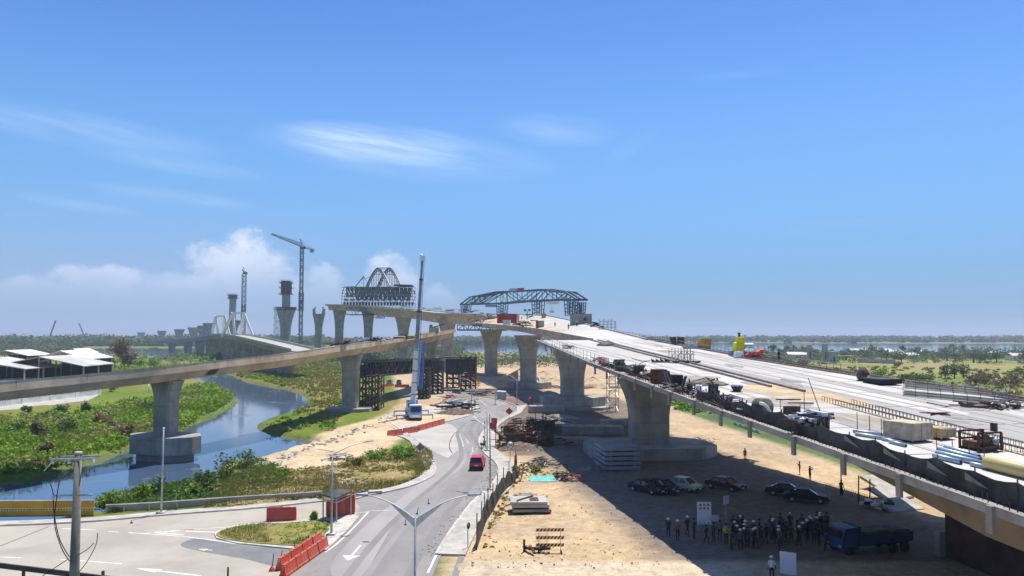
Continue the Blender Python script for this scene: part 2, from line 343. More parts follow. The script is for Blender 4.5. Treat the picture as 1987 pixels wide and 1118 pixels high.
def sdf(X, Y, poly):
    p = arr(poly); inside = np.zeros(X.shape, bool); dm = np.full(X.shape, 1e9)
    for i in range(len(p)):
        a = p[i]; b = p[(i+1) % len(p)]; ex, ey = b-a; L = ex*ex+ey*ey+1e-9
        t = np.clip(((X-a[0])*ex+(Y-a[1])*ey)/L, 0, 1); dm = np.minimum(dm, np.hypot(X-a[0]-t*ex, Y-a[1]-t*ey))
        c = ((a[1] > Y) != (b[1] > Y)); 
        with np.errstate(divide='ignore', invalid='ignore'): inside ^= c & (X < ex*(Y-a[1])/(ey if abs(ey) > 1e-9 else 1e-9)+a[0])
    return np.where(inside, -dm, dm)
def vnoise(X, Y, s, seed):
    r = np.random.default_rng(seed); T = r.random((256, 256)); x = X/s; y = Y/s; xi = np.floor(x).astype(int); yi = np.floor(y).astype(int)
    fx = x-xi; fy = y-yi; fx = fx*fx*(3-2*fx); fy = fy*fy*(3-2*fy); g = lambda i, j: T[(xi+i) % 256, (yi+j) % 256]
    return (g(0, 0)*(1-fx)+g(1, 0)*fx)*(1-fy)+(g(0, 1)*(1-fx)+g(1, 1)*fx)*fy
def fbm(X, Y, s, seed): return sum(vnoise(X, Y, s/2**k, seed+k)*.5**k for k in range(4))/1.875
def terrain():
    rows = [-40.0]; 
    while rows[-1] < 20: rows.append(rows[-1]+2.5)
    while rows[-1] < 420: rows.append(rows[-1]+max(.5, .0062*rows[-1]))
    while rows[-1] < 12000: rows.append(rows[-1]*(1+min(.05, .0066+.00002*(rows[-1]-420))))
    R = np.array(rows); U = np.linspace(-1.2, 1.2, 540); D, UU = np.meshgrid(R, U, indexing='ij'); X = UU*(D+62); Y = D
    near = np.clip((900-Y)/300, 0, 1)
    n1 = fbm(X, Y, 9, 3); n2 = fbm(X, Y, 40, 11); n3 = fbm(X, Y, 2.2, 21); nf = fbm(X, Y, 260, 31)
    Z = (n1-.5)*.5*near+(n3-.5)*.22*near+.06
    s = -X*SA+Y*CA; p = X*CA+Y*SA
    j = (n1-.5)*3+(n3-.5)*1.2                     # ragged edges between kinds of ground
    def px(l, k=3): return gp(l, k, True)
    def col(c): return np.array(c)
    Cc = np.zeros(X.shape+(3,)); Cc[:] = (.17, .17, .065)
    def paint(mask, c, amt=1.0):
        m = (np.clip(mask, 0, 1)*amt)[..., None]; Cc[:] = Cc*(1-m)+np.array(c)*m
    def soft(d, wdt=1.0): return np.clip(.5-d/wdt, 0, 1)
    paint(np.clip((nf-.45)*6, 0, 1), (.22, .20, .09)); paint(np.clip((.42-nf)*6, 0, 1), (.09, .12, .04))
    left = (X < -12) & (Y < 1500); paint(left*1.0, (.15, .185, .025)); paint(left*np.clip((n2-.52)*7, 0, 1), (.22, .19, .07), .8); paint(left*np.clip((.46-n2)*7, 0, 1), (.085, .15, .02), .8)
    rf = (p > 60) & (Y < 900); paint(rf*1.0, (.25, .24, .07)); paint(rf*np.clip((n2-.5)*8, 0, 1), (.30, .24, .12), .8); paint(rf*np.clip((.45-n2)*8, 0, 1), (.13, .18, .04), .9)
    paint(soft(np.abs(p-66-.088*s)-12+j*1.3, 3)*(s < 260), (.12, .16, .06)); paint(soft(np.abs(p-66-.088*s)-12+j*1.3, 3)*(s < 260)*np.clip((n1-.5)*7, 0, 1), (.07, .12, .045), .8)                                        # green belt beyond the haul road
    work = soft(np.maximum(np.maximum(6-p, p-54-.088*np.clip(s, 0, 260)), s-460)+j, 2.5); work = np.maximum(work, soft(sdf(X, Y, px([(640, 838), (760, 800), (850, 735), (1000, 700), (1250, 700), (1310, 800), (1000, 880), (960, 830), (870, 835)]))+j, 2.5))
    paint(work, (.50, .37, .225)); paint(work*np.clip((n2-.5)*6, 0, 1), (.43, .33, .22), .8); paint(work*np.clip((n3*.5+n1*.5-.55)*9, 0, 1), (.36, .29, .21), .6)
    paint(soft(np.abs(p-56+.02*(s-100))-1.0+j*.15, 1)*work, (.41, .31, .2), .8)
    painted_shade = soft(np.maximum(np.abs(p-37)-15, s-260)+j, 3); paint(painted_shade, (.20, .165, .135), .92); paint(painted_shade*np.clip((n2-.52)*7, 0, 1), (.19, .10, .075), .7)  # deck shade painted into the dirt colour, with reddish soil blotches over it
    clutter = soft(sdf(X, Y, px([(975, 830), (1000, 805), (1040, 790), (1150, 765), (1230, 790), (1230, 870), (1120, 880), (1060, 862), (1045, 880), (980, 880)]))+j, 2); paint(clutter, (.17, .135, .11), .9)  # dark ground colour painted in where the deck shadow falls short
    for rp, ra in ((14.5, .22), (16.6, .22), (20.5, .18), (22.4, .18), (57, .3), (59, .3)):
        wob = (fbm(X*0+s, s*0, 30, int(rp*7))-.5)*5; paint(soft(np.abs(p-rp+wob)-.22, .5)*work*(s < 230), (.33, .24, .15), ra*1.6)
    paint(soft(Y-62.5+j*.4, 1.2)*work, (.55, .46, .33), .85)
    sl = soft(sdf(X, Y, px([(478, 902), (560, 866), (640, 836), (720, 815), (800, 795), (900, 780), (930, 800), (868, 835), (790, 848), (760, 868), (700, 885), (650, 905), (560, 915)]))+j*.7, 1.6)
    paint(sl, (.56, .43, .27)); paint(sl*np.clip((n3-.5)*5, 0, 1), (.47, .36, .24), .6)
    gl = soft(sdf(X, Y, px([(470, 915), (560, 920), (650, 905), (720, 885), (800, 866), (836, 880), (842, 905), (800, 936), (700, 958), (620, 970), (400, 990), (200, 1008), (100, 1010), (180, 975), (300, 945), (430, 910)]))+j*.7, 1.6)
    paint(gl, (.23, .20, .06)); paint(gl*np.clip((n1-.5)*8, 0, 1), (.36, .27, .13), .8); paint(gl*np.clip((.47-n1)*9, 0, 1), (.12, .17, .03), .8)
    br = soft(sdf(X, Y, px([(640, 905), (690, 930), (720, 945), (680, 958), (630, 925)]))+j*.5, 1.2); paint(br, (.45, .36, .24), .9)
    og = soft(sdf(X, Y, px([(520, 715), (600, 705), (660, 700), (662, 790), (640, 800), (600, 760), (560, 745)]))+j*2, 4); paint(og, (.30, .19, .075), .85)
    lawn = soft(sdf(X, Y, px([(0, 900), (120, 880), (60, 925), (-100, 960), (-200, 900)]))+j, 2); paint(lawn, (.16, .25, .02))
    lawn2 = soft(sdf(X, Y, px([(395, 750), (452, 775), (380, 812), (330, 830), (310, 800), (350, 770)]))+j, 2); paint(lawn2, (.15, .26, .02))
    yard = soft(sdf(X, Y, px([(140, 725), (165, 695), (198, 690), (203, 725), (190, 745), (0, 765), (-200, 770), (-200, 740)]))+j*2, 3); paint(yard, (.50, .40, .26))
    dch = sdf(X, Y, CH)+(n1-.5)*3.5+(n3-.5)*1.8; din = sdf(X, Y, INLET)+(n2-.5)*20; dby = sdf(X, Y, BAY)+(n2-.5)*40
    paint(soft(np.abs(dch)-.5, 1.0), (.10, .085, .055), .7)
    Z = np.where(dch < 3.5, np.minimum(Z, np.clip((dch)*.42-.45, -2.5, .6)), Z)
    Z = np.where(din < 20, np.minimum(Z, np.clip(din*.1-.6, -3, 1)), Z); Z = np.where(dby < 30, np.minimum(Z, np.clip(dby*.06-.6, -3, 1)), Z)
    dr = sdf(X, Y, ROAD); Z = np.where(dr < 2.2, np.minimum(Z, -.06), Z)
    swd = sdf(X, Y, PAVE); Z = np.where(swd < 1.2, np.minimum(Z, -.06), Z)
    isd = sdf(X, Y, ISLET); paint(soft(isd+.3, .8), (.19, .19, .04)); Z = np.where((isd < -1.2), .08+(n3-.5)*.15, Z)
    nr, nc = X.shape; V = np.stack([X, Y, Z], -1).reshape(-1, 3)
    idx = np.arange(nr*nc).reshape(nr, nc); F = np.stack([idx[:-1, :-1], idx[:-1, 1:], idx[1:, 1:], idx[1:, :-1]], -1).reshape(-1, 4)
    me = bpy.data.meshes.new('ground'); me.vertices.add(len(V)); me.vertices.foreach_set('co', V.astype(np.float32).ravel())
    me.loops.add(F.size); me.loops.foreach_set('vertex_index', F.astype(np.int32).ravel()); me.polygons.add(len(F)); me.polygons.foreach_set('loop_start', np.arange(0, F.size, 4, dtype=np.int32))
    me.polygons.foreach_set('use_smooth', np.ones(len(F), bool)); me.update(calc_edges=True)
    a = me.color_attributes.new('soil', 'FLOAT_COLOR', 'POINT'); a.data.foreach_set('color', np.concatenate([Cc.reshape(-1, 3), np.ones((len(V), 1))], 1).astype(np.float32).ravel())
    m = bpy.data.materials.new('soil_and_grass'); m.use_nodes = True; t = m.node_tree; b = NB(t); p_ = t.nodes['Principled BSDF']
    at = b.n('ShaderNodeAttribute', attribute_name='soil'); g = b.n('ShaderNodeNewGeometry'); pos = g.outputs['Position']
    v1 = b.ramp(b.noise(pos, .9, 8, .7), .3, .7); v2 = b.ramp(b.noise(pos, .07, 6, .65), .3, .7); v3 = b.ramp(b.noise(pos, 3.2, 6, .8), .42, .70)
    k = b.m('ADD', b.m('ADD', b.m('MULTIPLY', v1, .38), b.m('MULTIPLY', v2, .26)), .72); k = b.m('SUBTRACT', k, b.m('MULTIPLY', v3, .30))
    vm = b.n('ShaderNodeVectorMath', operation='SCALE'); t.links.new(at.outputs['Color'], vm.inputs[0]); t.links.new(k, vm.inputs['Scale'])
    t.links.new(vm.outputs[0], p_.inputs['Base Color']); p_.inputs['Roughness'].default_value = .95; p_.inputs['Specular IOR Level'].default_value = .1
    bm = b.n('ShaderNodeBump'); bm.inputs['Strength'].default_value = .6; bm.inputs['Distance'].default_value = .15; t.links.new(b.noise(pos, 2.5, 8, .7), bm.inputs['Height']); t.links.new(bm.outputs[0], p_.inputs['Normal'])
    me.materials.append(m); o = bpy.data.objects.new('ground', me); C.objects.link(o); tag(o, kind='structure')
# ---- pavements and the splitter island
PV_OUT = [(1023, 786), (1011, 802), (982, 815), (966, 828), (961, 850), (962, 872), (982, 889), (999, 905), (1001, 924), (997, 940), (985, 955), (958, 975), (937, 994), (925, 1031), (903, 1079), (860, 1080)]
PAVE = [G(*q) for q in [(1003, 789), (1003, 799), (974, 815), (955, 827), (939, 837), (930.5, 852), (930.5, 864), (943, 882.5), (959, 895), (967, 908), (966, 922), (957, 938), (938, 961), (908, 988), (888, 1016), (862, 1051), (847, 1077)]]+[G(*q) for q in reversed(PV_OUT[:-1])]
ISLET = [G(*q) for q in [(415, 1036), (440, 1024), (480, 1018), (560, 1014), (640, 1004), (690, 1001), (696, 1006), (676, 1026), (646, 1054), (631, 1069), (600, 1070), (520, 1062), (460, 1056), (420, 1046)]]
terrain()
def watermat():
    m = bpy.data.materials.new('still_water'); m.use_nodes = True; t = m.node_tree; b = NB(t); p = t.nodes['Principled BSDF']
    g = b.n('ShaderNodeNewGeometry'); pos = g.outputs['Position']
    scum = b.ramp(b.noise(pos, .16, 8, .75, 1.0), .56, .68)
    mud = b.mix(b.m('MULTIPLY', scum, .6), c4((.055, .095, .16)), c4((.24, .23, .17))); b.put(p.inputs['Base Color'], mud)
    b.put(p.inputs['Roughness'], b.m('ADD', .06, b.m('MULTIPLY', scum, .35))); p.inputs['IOR'].default_value = 1.33
    sy = b.n('ShaderNodeSeparateXYZ'); t.links.new(pos, sy.inputs[0]); bm = b.n('ShaderNodeBump'); b.put(bm.inputs['Strength'], b.m('ADD', .004, b.m('MULTIPLY', b.ramp(sy.outputs[1], 420, 120), .10))); bm.inputs['Distance'].default_value = .05
    mp = b.n('ShaderNodeMapping'); mp.inputs['Scale'].default_value = (1, .5, 1); t.links.new(pos, mp.inputs[0]); t.links.new(b.noise(mp.outputs[0], 1.5, 5, .6), bm.inputs['Height']); t.links.new(bm.outputs[0], p.inputs['Normal'])
    return m
w_ = MB(); w_.add([(-15000, -40, -.75), (15000, -40, -.75), (15000, 9000, -.75), (-15000, 9000, -.75)], [(0, 1, 2, 3)]); tag(w_.build('water', watermat()), kind='structure')
def sheet(name, pts, z, m, parent=None, z0=None):
    o = MB().prism([(p[0], p[1]) for p in pts], z0, z).build(name, m, parent)
    if parent is None: tag(o, kind='structure')
    return o
def strip(name, pts, wd, z, m, parent=None):
    o = MB().sweep([Vector((p[0], p[1], z)) for p in pts], [(-wd/2, 0), (wd/2, 0)], closed=False)
    o.f = [tuple(reversed(f)) for f in o.f] if False else o.f
    return o.build(name, m, parent)
road = sheet('road', ROAD, 0, asph)
# concrete part of the junction (west arm)
CONC = [G(*q) for q in [(684, 970), (623, 974), (540, 983), (460, 990), (314, 1001), (176, 1013), (0, 1021), (-200, 1024), (-900, 1024), (-900, 1500), (450, 1500), (548, 1116), (625, 1052), (690, 1000), (700, 985)]]
sheet('junction_slab', CONC, .004, road_c, road)
sheet('new_asphalt_patch', gp([(352, 1060), (362, 1050), (392, 1045), (460, 1057), (560, 1066), (596, 1072), (552, 1100), (470, 1084), (400, 1072)], 4, True), .009, asph_d, road)
sheet('concrete_patch', gp([(868, 822), (890, 838), (912, 860), (918, 878), (880, 893), (800, 850), (800, 826)], 4, True), .005, patch_m, road)
for nm, l in (('tyre_worn_lane', [(700, 1120), (770, 1010), (840, 950), (905, 900), (915, 860), (880, 880), (800, 950), (720, 1010), (640, 1100)]),):
    sheet(nm, gp(l, 4, True), .006, mat('worn_asphalt', (.26, .25, .235), .9, .15, .12, .1, stretch=(1, .3, 1), col2=(.34, .32, .30)), road)
for k_, (o_, w_, c_) in enumerate(((-3.1, .7, .20), (-1.6, .6, .235), (1.5, .7, .195), (3.0, .6, .23), (5.0, .5, .20))):
    base_ = crom([G(*q) for q in [(715, 1190), (770, 1090), (820, 1020), (868, 965), (905, 925), (925, 890), (915, 860), (905, 840), (915, 822), (945, 808), (962, 795), (945, 781), (915, 772)]], 6); pp = []
    for i_, p_ in enumerate(base_):
        d_ = base_[min(len(base_)-1, i_+1)]-base_[max(0, i_-1)]; d_.normalize(); pp.append(p_+Vector((d_.y, -d_.x, 0))*o_*min(1, .35+max(0, 1-i_/50)))
    strip('wheel_track', pp[:54], w_, .0075+.001*k_, mat('wheel_track_%d' % k_, (c_, c_*.97, c_*.93), .9, .12, .5, .1, stretch=(1, .3, 1), col2=(c_*1.12, c_*1.1, c_*1.05)), road)
def mk(l, wd=.16, k=3, sm=True, name='lane_marking'):
    pts = crom([G(*q) for q in l], k) if sm else [G(*q) for q in l]; strip(name, pts, wd, .013, mark_m, road)
mk([(830, 1112), (852, 1066), (870, 1035), (893, 1003), (915, 975), (940, 953)], .18)
mk([(631, 1072), (660, 1050), (700, 1010), (716, 992)], .16); mk([(716, 992), (760, 990)], .14); mk([(660, 1000), (716, 993)], .14)
mk([(918, 808), (933, 820), (952, 829)], .16); mk([(926, 773), (945, 788)], .14)
for q in ([(250, 1034), (362, 1042), (462, 1056)], ): mk(q, .2)
mk([(285, 1034), (380, 1027), (470, 1022)], .16); mk([(318, 1033), (376, 1027)], .3, sm=False); mk([(300, 1034), (358, 1038)], .3, sm=False); mk([(360, 1031), (416, 1033)], .3, sm=False)
for a, b_ in (((118, 1086), (236, 1094)), ((0, 1081), (40, 1083)), ((120, 1026), (187, 1029)), ((210, 1032), (230, 1033))): mk([a, b_], .18, sm=False)
def arrow(tip, tail, wd=.18, hw=.9, hl=1.8):
    a = G(*tip); b_ = G(*tail); d = (a-b_).normalized(); r = Vector((d.y, -d.x, 0)); h = a-d*hl
    pts = [b_-r*wd/2, b_+r*wd/2, h+r*wd/2, h+r*hw/2, a, h-r*hw/2, h-r*wd/2]
    MB().prism([(q.x, q.y) for q in pts], None, .014).build('arrow_marking', mark_m, road)
arrow((674, 1088), (700, 1058), .18, 1.5, 1.4); arrow((262, 1103), (390, 1118), .25, .9, 2.2); arrow((384, 1066), (412, 1068), .15, .6, .8)
strip('joint_line', crom([G(*q) for q in [(886, 838), (876, 850), (872, 868), (878, 880)]], 4), .12, .016, black_m, road)
for a, b_ in (((702, 1051), (715, 1051)), ((897, 956), (907, 956))): MB().prism([(q.x, q.y) for q in [G(*a), G(b_[0], b_[1]), G(b_[0]+3, b_[1]+1.8), G(a[0]+3, a[1]+1.8)]], None, .015).build('drain_grate', black_m, road)
strip('joint_line', [G(0, 1060), G(60, 1036), G(95, 1022)], .18, .014, asph_d, road)
pave = sheet('pavement', PAVE, .13, conc_l, z0=-.3)
for k_ in range(3, 15):
    a = G(*RK[k_+4]) if k_+4 < len(RK) else None
sheet('pavement', ISLET, .11, kerb_m, z0=-.3); sheet('island_grass', [Vector((q.x, q.y, 0)) for q in gp([(420, 1038), (446, 1027), (485, 1021), (560, 1017), (622, 1013), (640, 1016), (634, 1030), (628, 1045), (600, 1062), (520, 1059), (460, 1053), (428, 1046)], 3, True)], .16, mat('island_turf', (.17, .17, .035), .95, .4, .5, .8, col2=(.30, .23, .09), fine=.4))
def kerb(pts, nm='kerb'):
    l = crom([G(*q) for q in pts], 4); return tag(MB().sweep([Vector((q.x, q.y, 0)) for q in l], [(-.12, -.2), (.12, -.2), (.12, .15), (-.12, .15)]).build(nm, kerb_m), kind='structure')
kerb(RK); kerb(ISL); kerb(KR); kerb([(696, 1002), (676, 1027), (646, 1055), (631, 1070)])
# pale verge slabs inside the west kerbs
def verge(l, wd, off):
    pts = [G(*q) for q in l]; pts = crom(pts, 3); return tag(MB().sweep([Vector((q.x, q.y, 0)) for q in pts], [(off, -.2), (off+wd, -.2), (off+wd, .12), (off, .12)]).build('pavement', conc_l), kind='structure')
verge(ISL[:9], 1.3, .14); verge(ISL[10:], 1.5, .14); verge([(866.7, 818.8), (908, 808), (925, 802), (930.5, 796), (922, 784), (912, 774)], 1.4, -1.55)
tag(MB().sweep([G(*q)+Vector((0, 0, .03)) for q in [(745, 812), (775, 830), (790, 846)]], [(-.5, -.2), (.5, -.2), (.5, .12), (-.5, .12)]).build('crane_pad_kerb', kerb_m), kind='structure')
sheet('crane_pad', [G(*q) for q in [(745, 805), (860, 790), (885, 812), (862, 821), (800, 828), (770, 838)]], .05, patch_m, z0=-.3)
# far treelines, single masses nobody could count
def band(name, l, n, hgt, sz, m, seed, label, jit=.25):
    r = np.random.default_rng(seed); cl = []
    for i in range(n):
        t = r.random()*(len(l)-1); k = int(t); f = t-k; px_ = l[k][0]*(1-f)+l[k+1][0]*f; D = (l[k][1]*(1-f)+l[k+1][1]*f)*(1+r.random()*jit)
        x = (px_-993.5)/1500*D; h = hgt*(.55+.7*r.random()**1.5); cl.append((x, D, h*.45, h*(.8+r.random()*.7), h*.55, 46, sz*D/1000))
    o = leafobj(name, leaves(cl, seed), m); return tag(o, label, 'wood', kind='stuff')
band('treeline', [(-300, 1150), (620, 1250)], 900, 17, 2.2, leaf_f, 5, 'dark green belt of trees along the far river bank at left')
band('treeline', [(600, 1300), (1080, 1500)], 500, 12, 2.0, leaf_f, 6, 'low hazy trees seen between the bridge piers')
band('far_shore_wood', [(850, 1750), (2500, 1700)], 900, 14, 2.2, leaf_f, 8, 'blue hazy wooded shore across the bay', .8)
band('scrubland', [(1380, 400), (1600, 470), (2300, 470)], 230, 4.0, 1.1, leaf_f, 9, 'green scrub and hedges in the fields before the bay', .35)
band('scrubland', [(1440, 560), (2500, 540)], 420, 8, 1.3, leaf_f, 10, 'tree belt between the fields and the bay', .15)
band('scrubland', [(900, 420), (1120, 430)], 90, 8, 1.3, leaf_f, 12, 'bushes on the bay shore seen under the bridge', .25)
band('far_bushes', [(-300, 620), (160, 640)], 300, 8, 1.5, leaf_f, 14, 'dark trees between the market sheds and the far treeline', .5)
band('far_bushes', [(480, 470), (900, 520)], 520, 6, 1.3, leaf_f, 15, 'green trees seen between the ramp and the tall bridge piers', .9)
band('far_bushes', [(215, 330), (420, 380)], 120, 3.0, 1.2, leaf_g, 16, 'green bushes on the bank beyond the left part of the ramp', .2)
band('scrubland', [(270, 400), (600, 450)], 110, 3, 1.2, leaf_g, 13, 'low green scrub by the river inlet', .7)
def ground_cover(name, poly, n, hgt, sz, m, seed, label, nl=26, squash=.7):
    r = np.random.default_rng(seed); W = gp(poly, 3, True); A = arr(W); mn, mx = A.min(0), A.max(0); X = mn[0]+r.random(n*8)*(mx[0]-mn[0]); Y = mn[1]+r.random(n*8)*(mx[1]-mn[1])
    dd = sdf(X, Y, W); dw = sdf(X, Y, CH); k = (dd < 0) & (dw > .6); X = X[k][:n]; Y = Y[k][:n]; big = fbm(X, Y, 14, seed)
    cl = []
    for x, y, b_ in zip(X, Y, big):
        h = hgt*(.25+1.5*max(0, b_-.3))*(.6+.8*r.random()); cl.append((x, y, h*.35, h*(.9+.6*r.random()), h*squash, nl, sz*(.7+y/260)))
    return tag(leafobj(name, leaves(cl, seed), m), label, 'vegetation', kind='stuff')
ground_cover('marsh_plants', [(-150, 832), (0, 818), (180, 800), (300, 775), (400, 750), (445, 775), (330, 833), (200, 878), (100, 905), (-150, 930)], 2300, 2.0, .24, leaf_g, 31, 'green marsh plants covering the near river bank at left', 40)
ground_cover('bright_marsh_plants', [(-150, 880), (60, 870), (200, 850), (330, 790), (450, 770), (400, 806), (265, 856), (100, 912), (-150, 960)], 1300, .9, .2, leaf_b, 32, 'bright green low plants at the water edge')
ground_cover('marsh_plants', [(410, 715), (540, 700), (650, 700), (662, 800), (600, 835), (520, 830), (600, 775), (520, 742), (440, 728)], 1500, 1.2, .25, leaf_g, 33, 'green and ochre plants on the bank between the channel and the ramp pier')
ground_cover('dry_bank_grass', [(520, 715), (600, 705), (660, 700), (662, 800), (640, 810), (600, 765), (560, 745)], 900, .8, .2, leaf_y, 40, 'dry ochre grass on the bank left of the tall ramp pier')
ground_cover('bank_scrub', [(190, 972), (280, 950), (430, 915), (500, 896), (545, 905), (560, 935), (500, 968), (300, 985), (205, 992)], 560, 1.1, .2, leaf_d, 34, 'dark scrub between the channel and the guard rail')
ground_cover('dry_grass', [(470, 925), (640, 905), (740, 880), (825, 870), (838, 905), (790, 938), (690, 958), (560, 972), (400, 985)], 1500, .42, .13, leaf_y, 35, 'dry yellow grass and weeds inside the curve of the road', 18)
ground_cover('weed_tufts', [(426, 1036), (485, 1021), (560, 1017), (630, 1013), (640, 1022), (624, 1046), (600, 1061), (520, 1057), (450, 1050)], 700, .42, .11, leaf_g, 36, 'green and dry tufts on the traffic island', 16)
ground_cover('weed_tufts', [(1310, 795), (1440, 815), (1600, 865), (1720, 925), (1720, 900), (1500, 800), (1320, 770)], 420, .7, .3, leaf_b, 37, 'green weeds along the far side of the sand track', 16)
ground_cover('weed_tufts', [(1010, 900), (1060, 905), (1120, 925), (1000, 940), (960, 1060), (940, 1040)], 160, .35, .13, leaf_y, 38, 'dry weeds along the inner side of the dark mesh fence', 14)
ground_cover('field_scrub', [(1500, 720), (1700, 712), (1987, 720), (2300, 740), (2300, 900), (1987, 800), (1750, 740)], 240, 1.3, .36, leaf_y, 39, 'low bushes dotted over the fields beyond the deck')

for nm, pl_, n_, h_, w_, m_, sd, lb in (('reeds', [(-150, 860), (60, 850), (250, 800), (400, 765), (450, 775), (330, 833), (200, 878), (100, 905), (-150, 950)], 9000, 1.3, .05, leaf_g, 51, 'tall reeds standing among the marsh plants at left'), ('reeds', [(190, 972), (280, 950), (430, 915), (500, 896), (560, 935), (500, 968), (300, 985), (205, 992)], 3200, .7, .03, leaf_g, 52, 'reeds among the scrub behind the guard rail'),
    ('tall_grass', [(470, 925), (640, 905), (740, 880), (825, 870), (838, 905), (790, 938), (690, 958), (560, 972), (400, 985)], 12000, .55, .022, leaf_y, 53, 'standing dry grass inside the road curve'), ('tall_grass', [(426, 1036), (485, 1021), (560, 1017), (630, 1013), (624, 1046), (600, 1061), (520, 1057), (450, 1050)], 3500, .32, .016, leaf_y, 54, 'standing grass blades on the traffic island'), ('tall_grass', [(430, 722), (540, 705), (650, 700), (660, 800), (600, 835), (520, 830), (600, 775), (520, 742)], 9000, .9, .05, leaf_y, 55, 'standing ochre grass on the bank below the ramp')):
    tag(leafobj(nm, blades(pl_, n_, h_, w_, sd), m_), lb, 'grass', kind='stuff')
rl_ = np.random.default_rng(77); m = MB()
for k in range(1100):
    px_, py_ = 870+rl_.random()*420, 905+rl_.random()*200; q = G(px_, py_)
    if sdf(np.array([q.x]), np.array([q.y]), PAVE)[0] < .4 or sdf(np.array([q.x]), np.array([q.y]), ROAD)[0] < .4: continue
    s_ = .015+.07*rl_.random()**4; m.box((q.x, q.y, .09), (s_*2, s_*1.4, s_), M=Matrix.Rotation(rl_.random()*3, 3, 'Z')@Matrix.Rotation(rl_.random(), 3, 'X'))
tag(m.build('site_litter', rubble_m), 'small stones and litter strewn over the sand between fence and shade', 'stones', kind='stuff')
m = MB()
for k in range(700):
    t_ = rl_.random(); i_ = int(t_*(len(RK)-1)); a_ = G(*RK[i_]); b__ = G(*RK[min(len(RK)-1, i_+1)]); q = a_.lerp(b__, rl_.random()); q = q+Vector((rl_.normal()*.5-.6, rl_.normal()*.6, 0)); s_ = .02+.06*rl_.random()**2; m.box((q.x, q.y, .02), (s_*2, s_*2, s_), rz=rl_.random()*3)
tag(m.build('road_grit', rubble_m), 'grit along the kerb of the road', 'stones', kind='stuff')
# ------------------------------------------------------------------ bridges
def ring(cx, cy, z, w, d, ch, rz):
    c, s = math.cos(rz), math.sin(rz); w /= 2; d /= 2; ch = min(ch, w*.9, d*.9)
    pts = [(-w+ch, -d), (w-ch, -d), (w, -d+ch), (w, d-ch), (w-ch, d), (-w+ch, d), (-w, d-ch), (-w, -d+ch)]
    return [Vector((cx+x*c-y*s, cy+x*s+y*c, z)) for x, y in pts]
def pier(name, label, x, y, z0, z1, w0, w1, d, rz, flare=.45, foot=None, m=conc_p, cat='bridge pier', group=None, ex=1.8, d1=None):
    t = thing(name, label, cat, (x, y, 0), rz, group)
    n = 14; r = []
    for i in range(n+1):
        f = i/n; k = max(0, (f-(1-flare))/flare)**ex; dd = d+((d1 or d*1.15)-d)*k
        r.append(ring(0, 0, z0+(z1-z0)*f, w0+(w1-w0)*k, dd, .35, 0))
    m_ = MB(); m_.loft(r); m_.build('shaft', m, t)
    if foot:
        for (nm, fw, fd, fz0, fz1, ch) in foot: MB().loft([ring(0, 0, fz0, fw, fd, ch, 0), ring(0, 0, fz1, fw, fd, ch, 0)]).build(nm, m, t)
    return t
def deck_sec(wl, wr, depth, bl, br, t=.35, par=.0):
    # closed section, clockwise from the top left: slab with cantilevers over a tapering box
    return [(wl, 0), (wr, 0), (wr, -t), (br+1.0, -t-.35), (br, -depth), (bl, -depth), (bl-1.0, -t-.35), (wl, -t)]
# --- west ramp, passing from the left edge up to the main bridge
RP = [P(x, y, D) for x, y, D in [(-420, 795, 74), (-200, 769, 82), (0, 742, 92), (170, 726, 103), (343, 708.5, 115), (450, 697, 127), (560, 685, 143), (685, 667.5, 172), (760, 657.5, 208), (838, 646, 255), (884, 638.5, 300)]]
RPC = crom(RP, 6)
off = []; TL = []
def tilt(i): return .10*max(0, min(1, (len(RPC)-2-i)/9))
for i, p in enumerate(RPC):
    a = RPC[max(0, i-1)]; b = RPC[min(len(RPC)-1, i+1)]; d = b-a; d.z = 0; d.normalize(); off.append(p+Vector((-d.y, d.x, 0))*3.9-Vector((0,0,3.9*tilt(i)))); TL.append(tilt(i))
rdep = lambda f: float(np.interp(f, [0, .35, .7, .9, 1], [1.35, 1.4, 1.7, 2.6, 2.2]))
rt = thing('approach_ramp', 'curved concrete approach ramp crossing the water at left on flared piers', 'ramp', RPC[30])
RB = [q-Vector((0, 0, .85)) for q in off]
def rsw(sec, closed=True):
    return MB().sweep(RB, None, closed=closed, wf=lambda f: [(u, w_+u*TL[min(len(TL)-1, int(round(f*(len(TL)-1))))]) for u, w_ in sec])
MB().sweep(RB, None, wf=lambda f: [(u, w_+u*TL[min(len(TL)-1, int(round(f*(len(TL)-1))))]) for u, w_ in deck_sec(-3.9, 3.9, rdep(f), -1.9, 2.2, .25)]).build('box_girder', girder_m, rt, True)
rsw([(3.62, .004), (3.96, .004), (3.96, -.35), (4.08, -.35), (4.0, .8), (3.78, .8), (3.70, .25)][::-1]).build('parapet', girder_m, rt, True)
rsw([(-3.9, .004), (-3.65, .004), (-3.75, .7), (-3.95, .7)]).build('parapet', girder_m, rt, True)
rsw([(3.70, .806), (4.04, .806), (4.04, .87), (3.70, .87)]).build('parapet_coping', conc_l, rt, True)
rsw([(-3.6, .01), (3.6, .01)], closed=False).build('running_surface', conc_l, rt, True)
mjt = MB()
for k in range(8, len(RB)-2, 5):
    a = RB[k]; b = RB[k+1]; d = (b-a).normalized(); r = Vector((d.y, -d.x, 0)); mjt.bar(a+r*4.05+Vector((0, 0, -.45+3.9*TL[k])), a+r*3.99+Vector((0, 0, .9+3.9*TL[k])), .05, .08)
tag(mjt.build('expansion_joints', steel_d, rt, True), kind='stuff')
q0 = RB[28]; q1 = RB[29]
d = (q1-q0).normalized(); r = Vector((d.y, -d.x, 0))
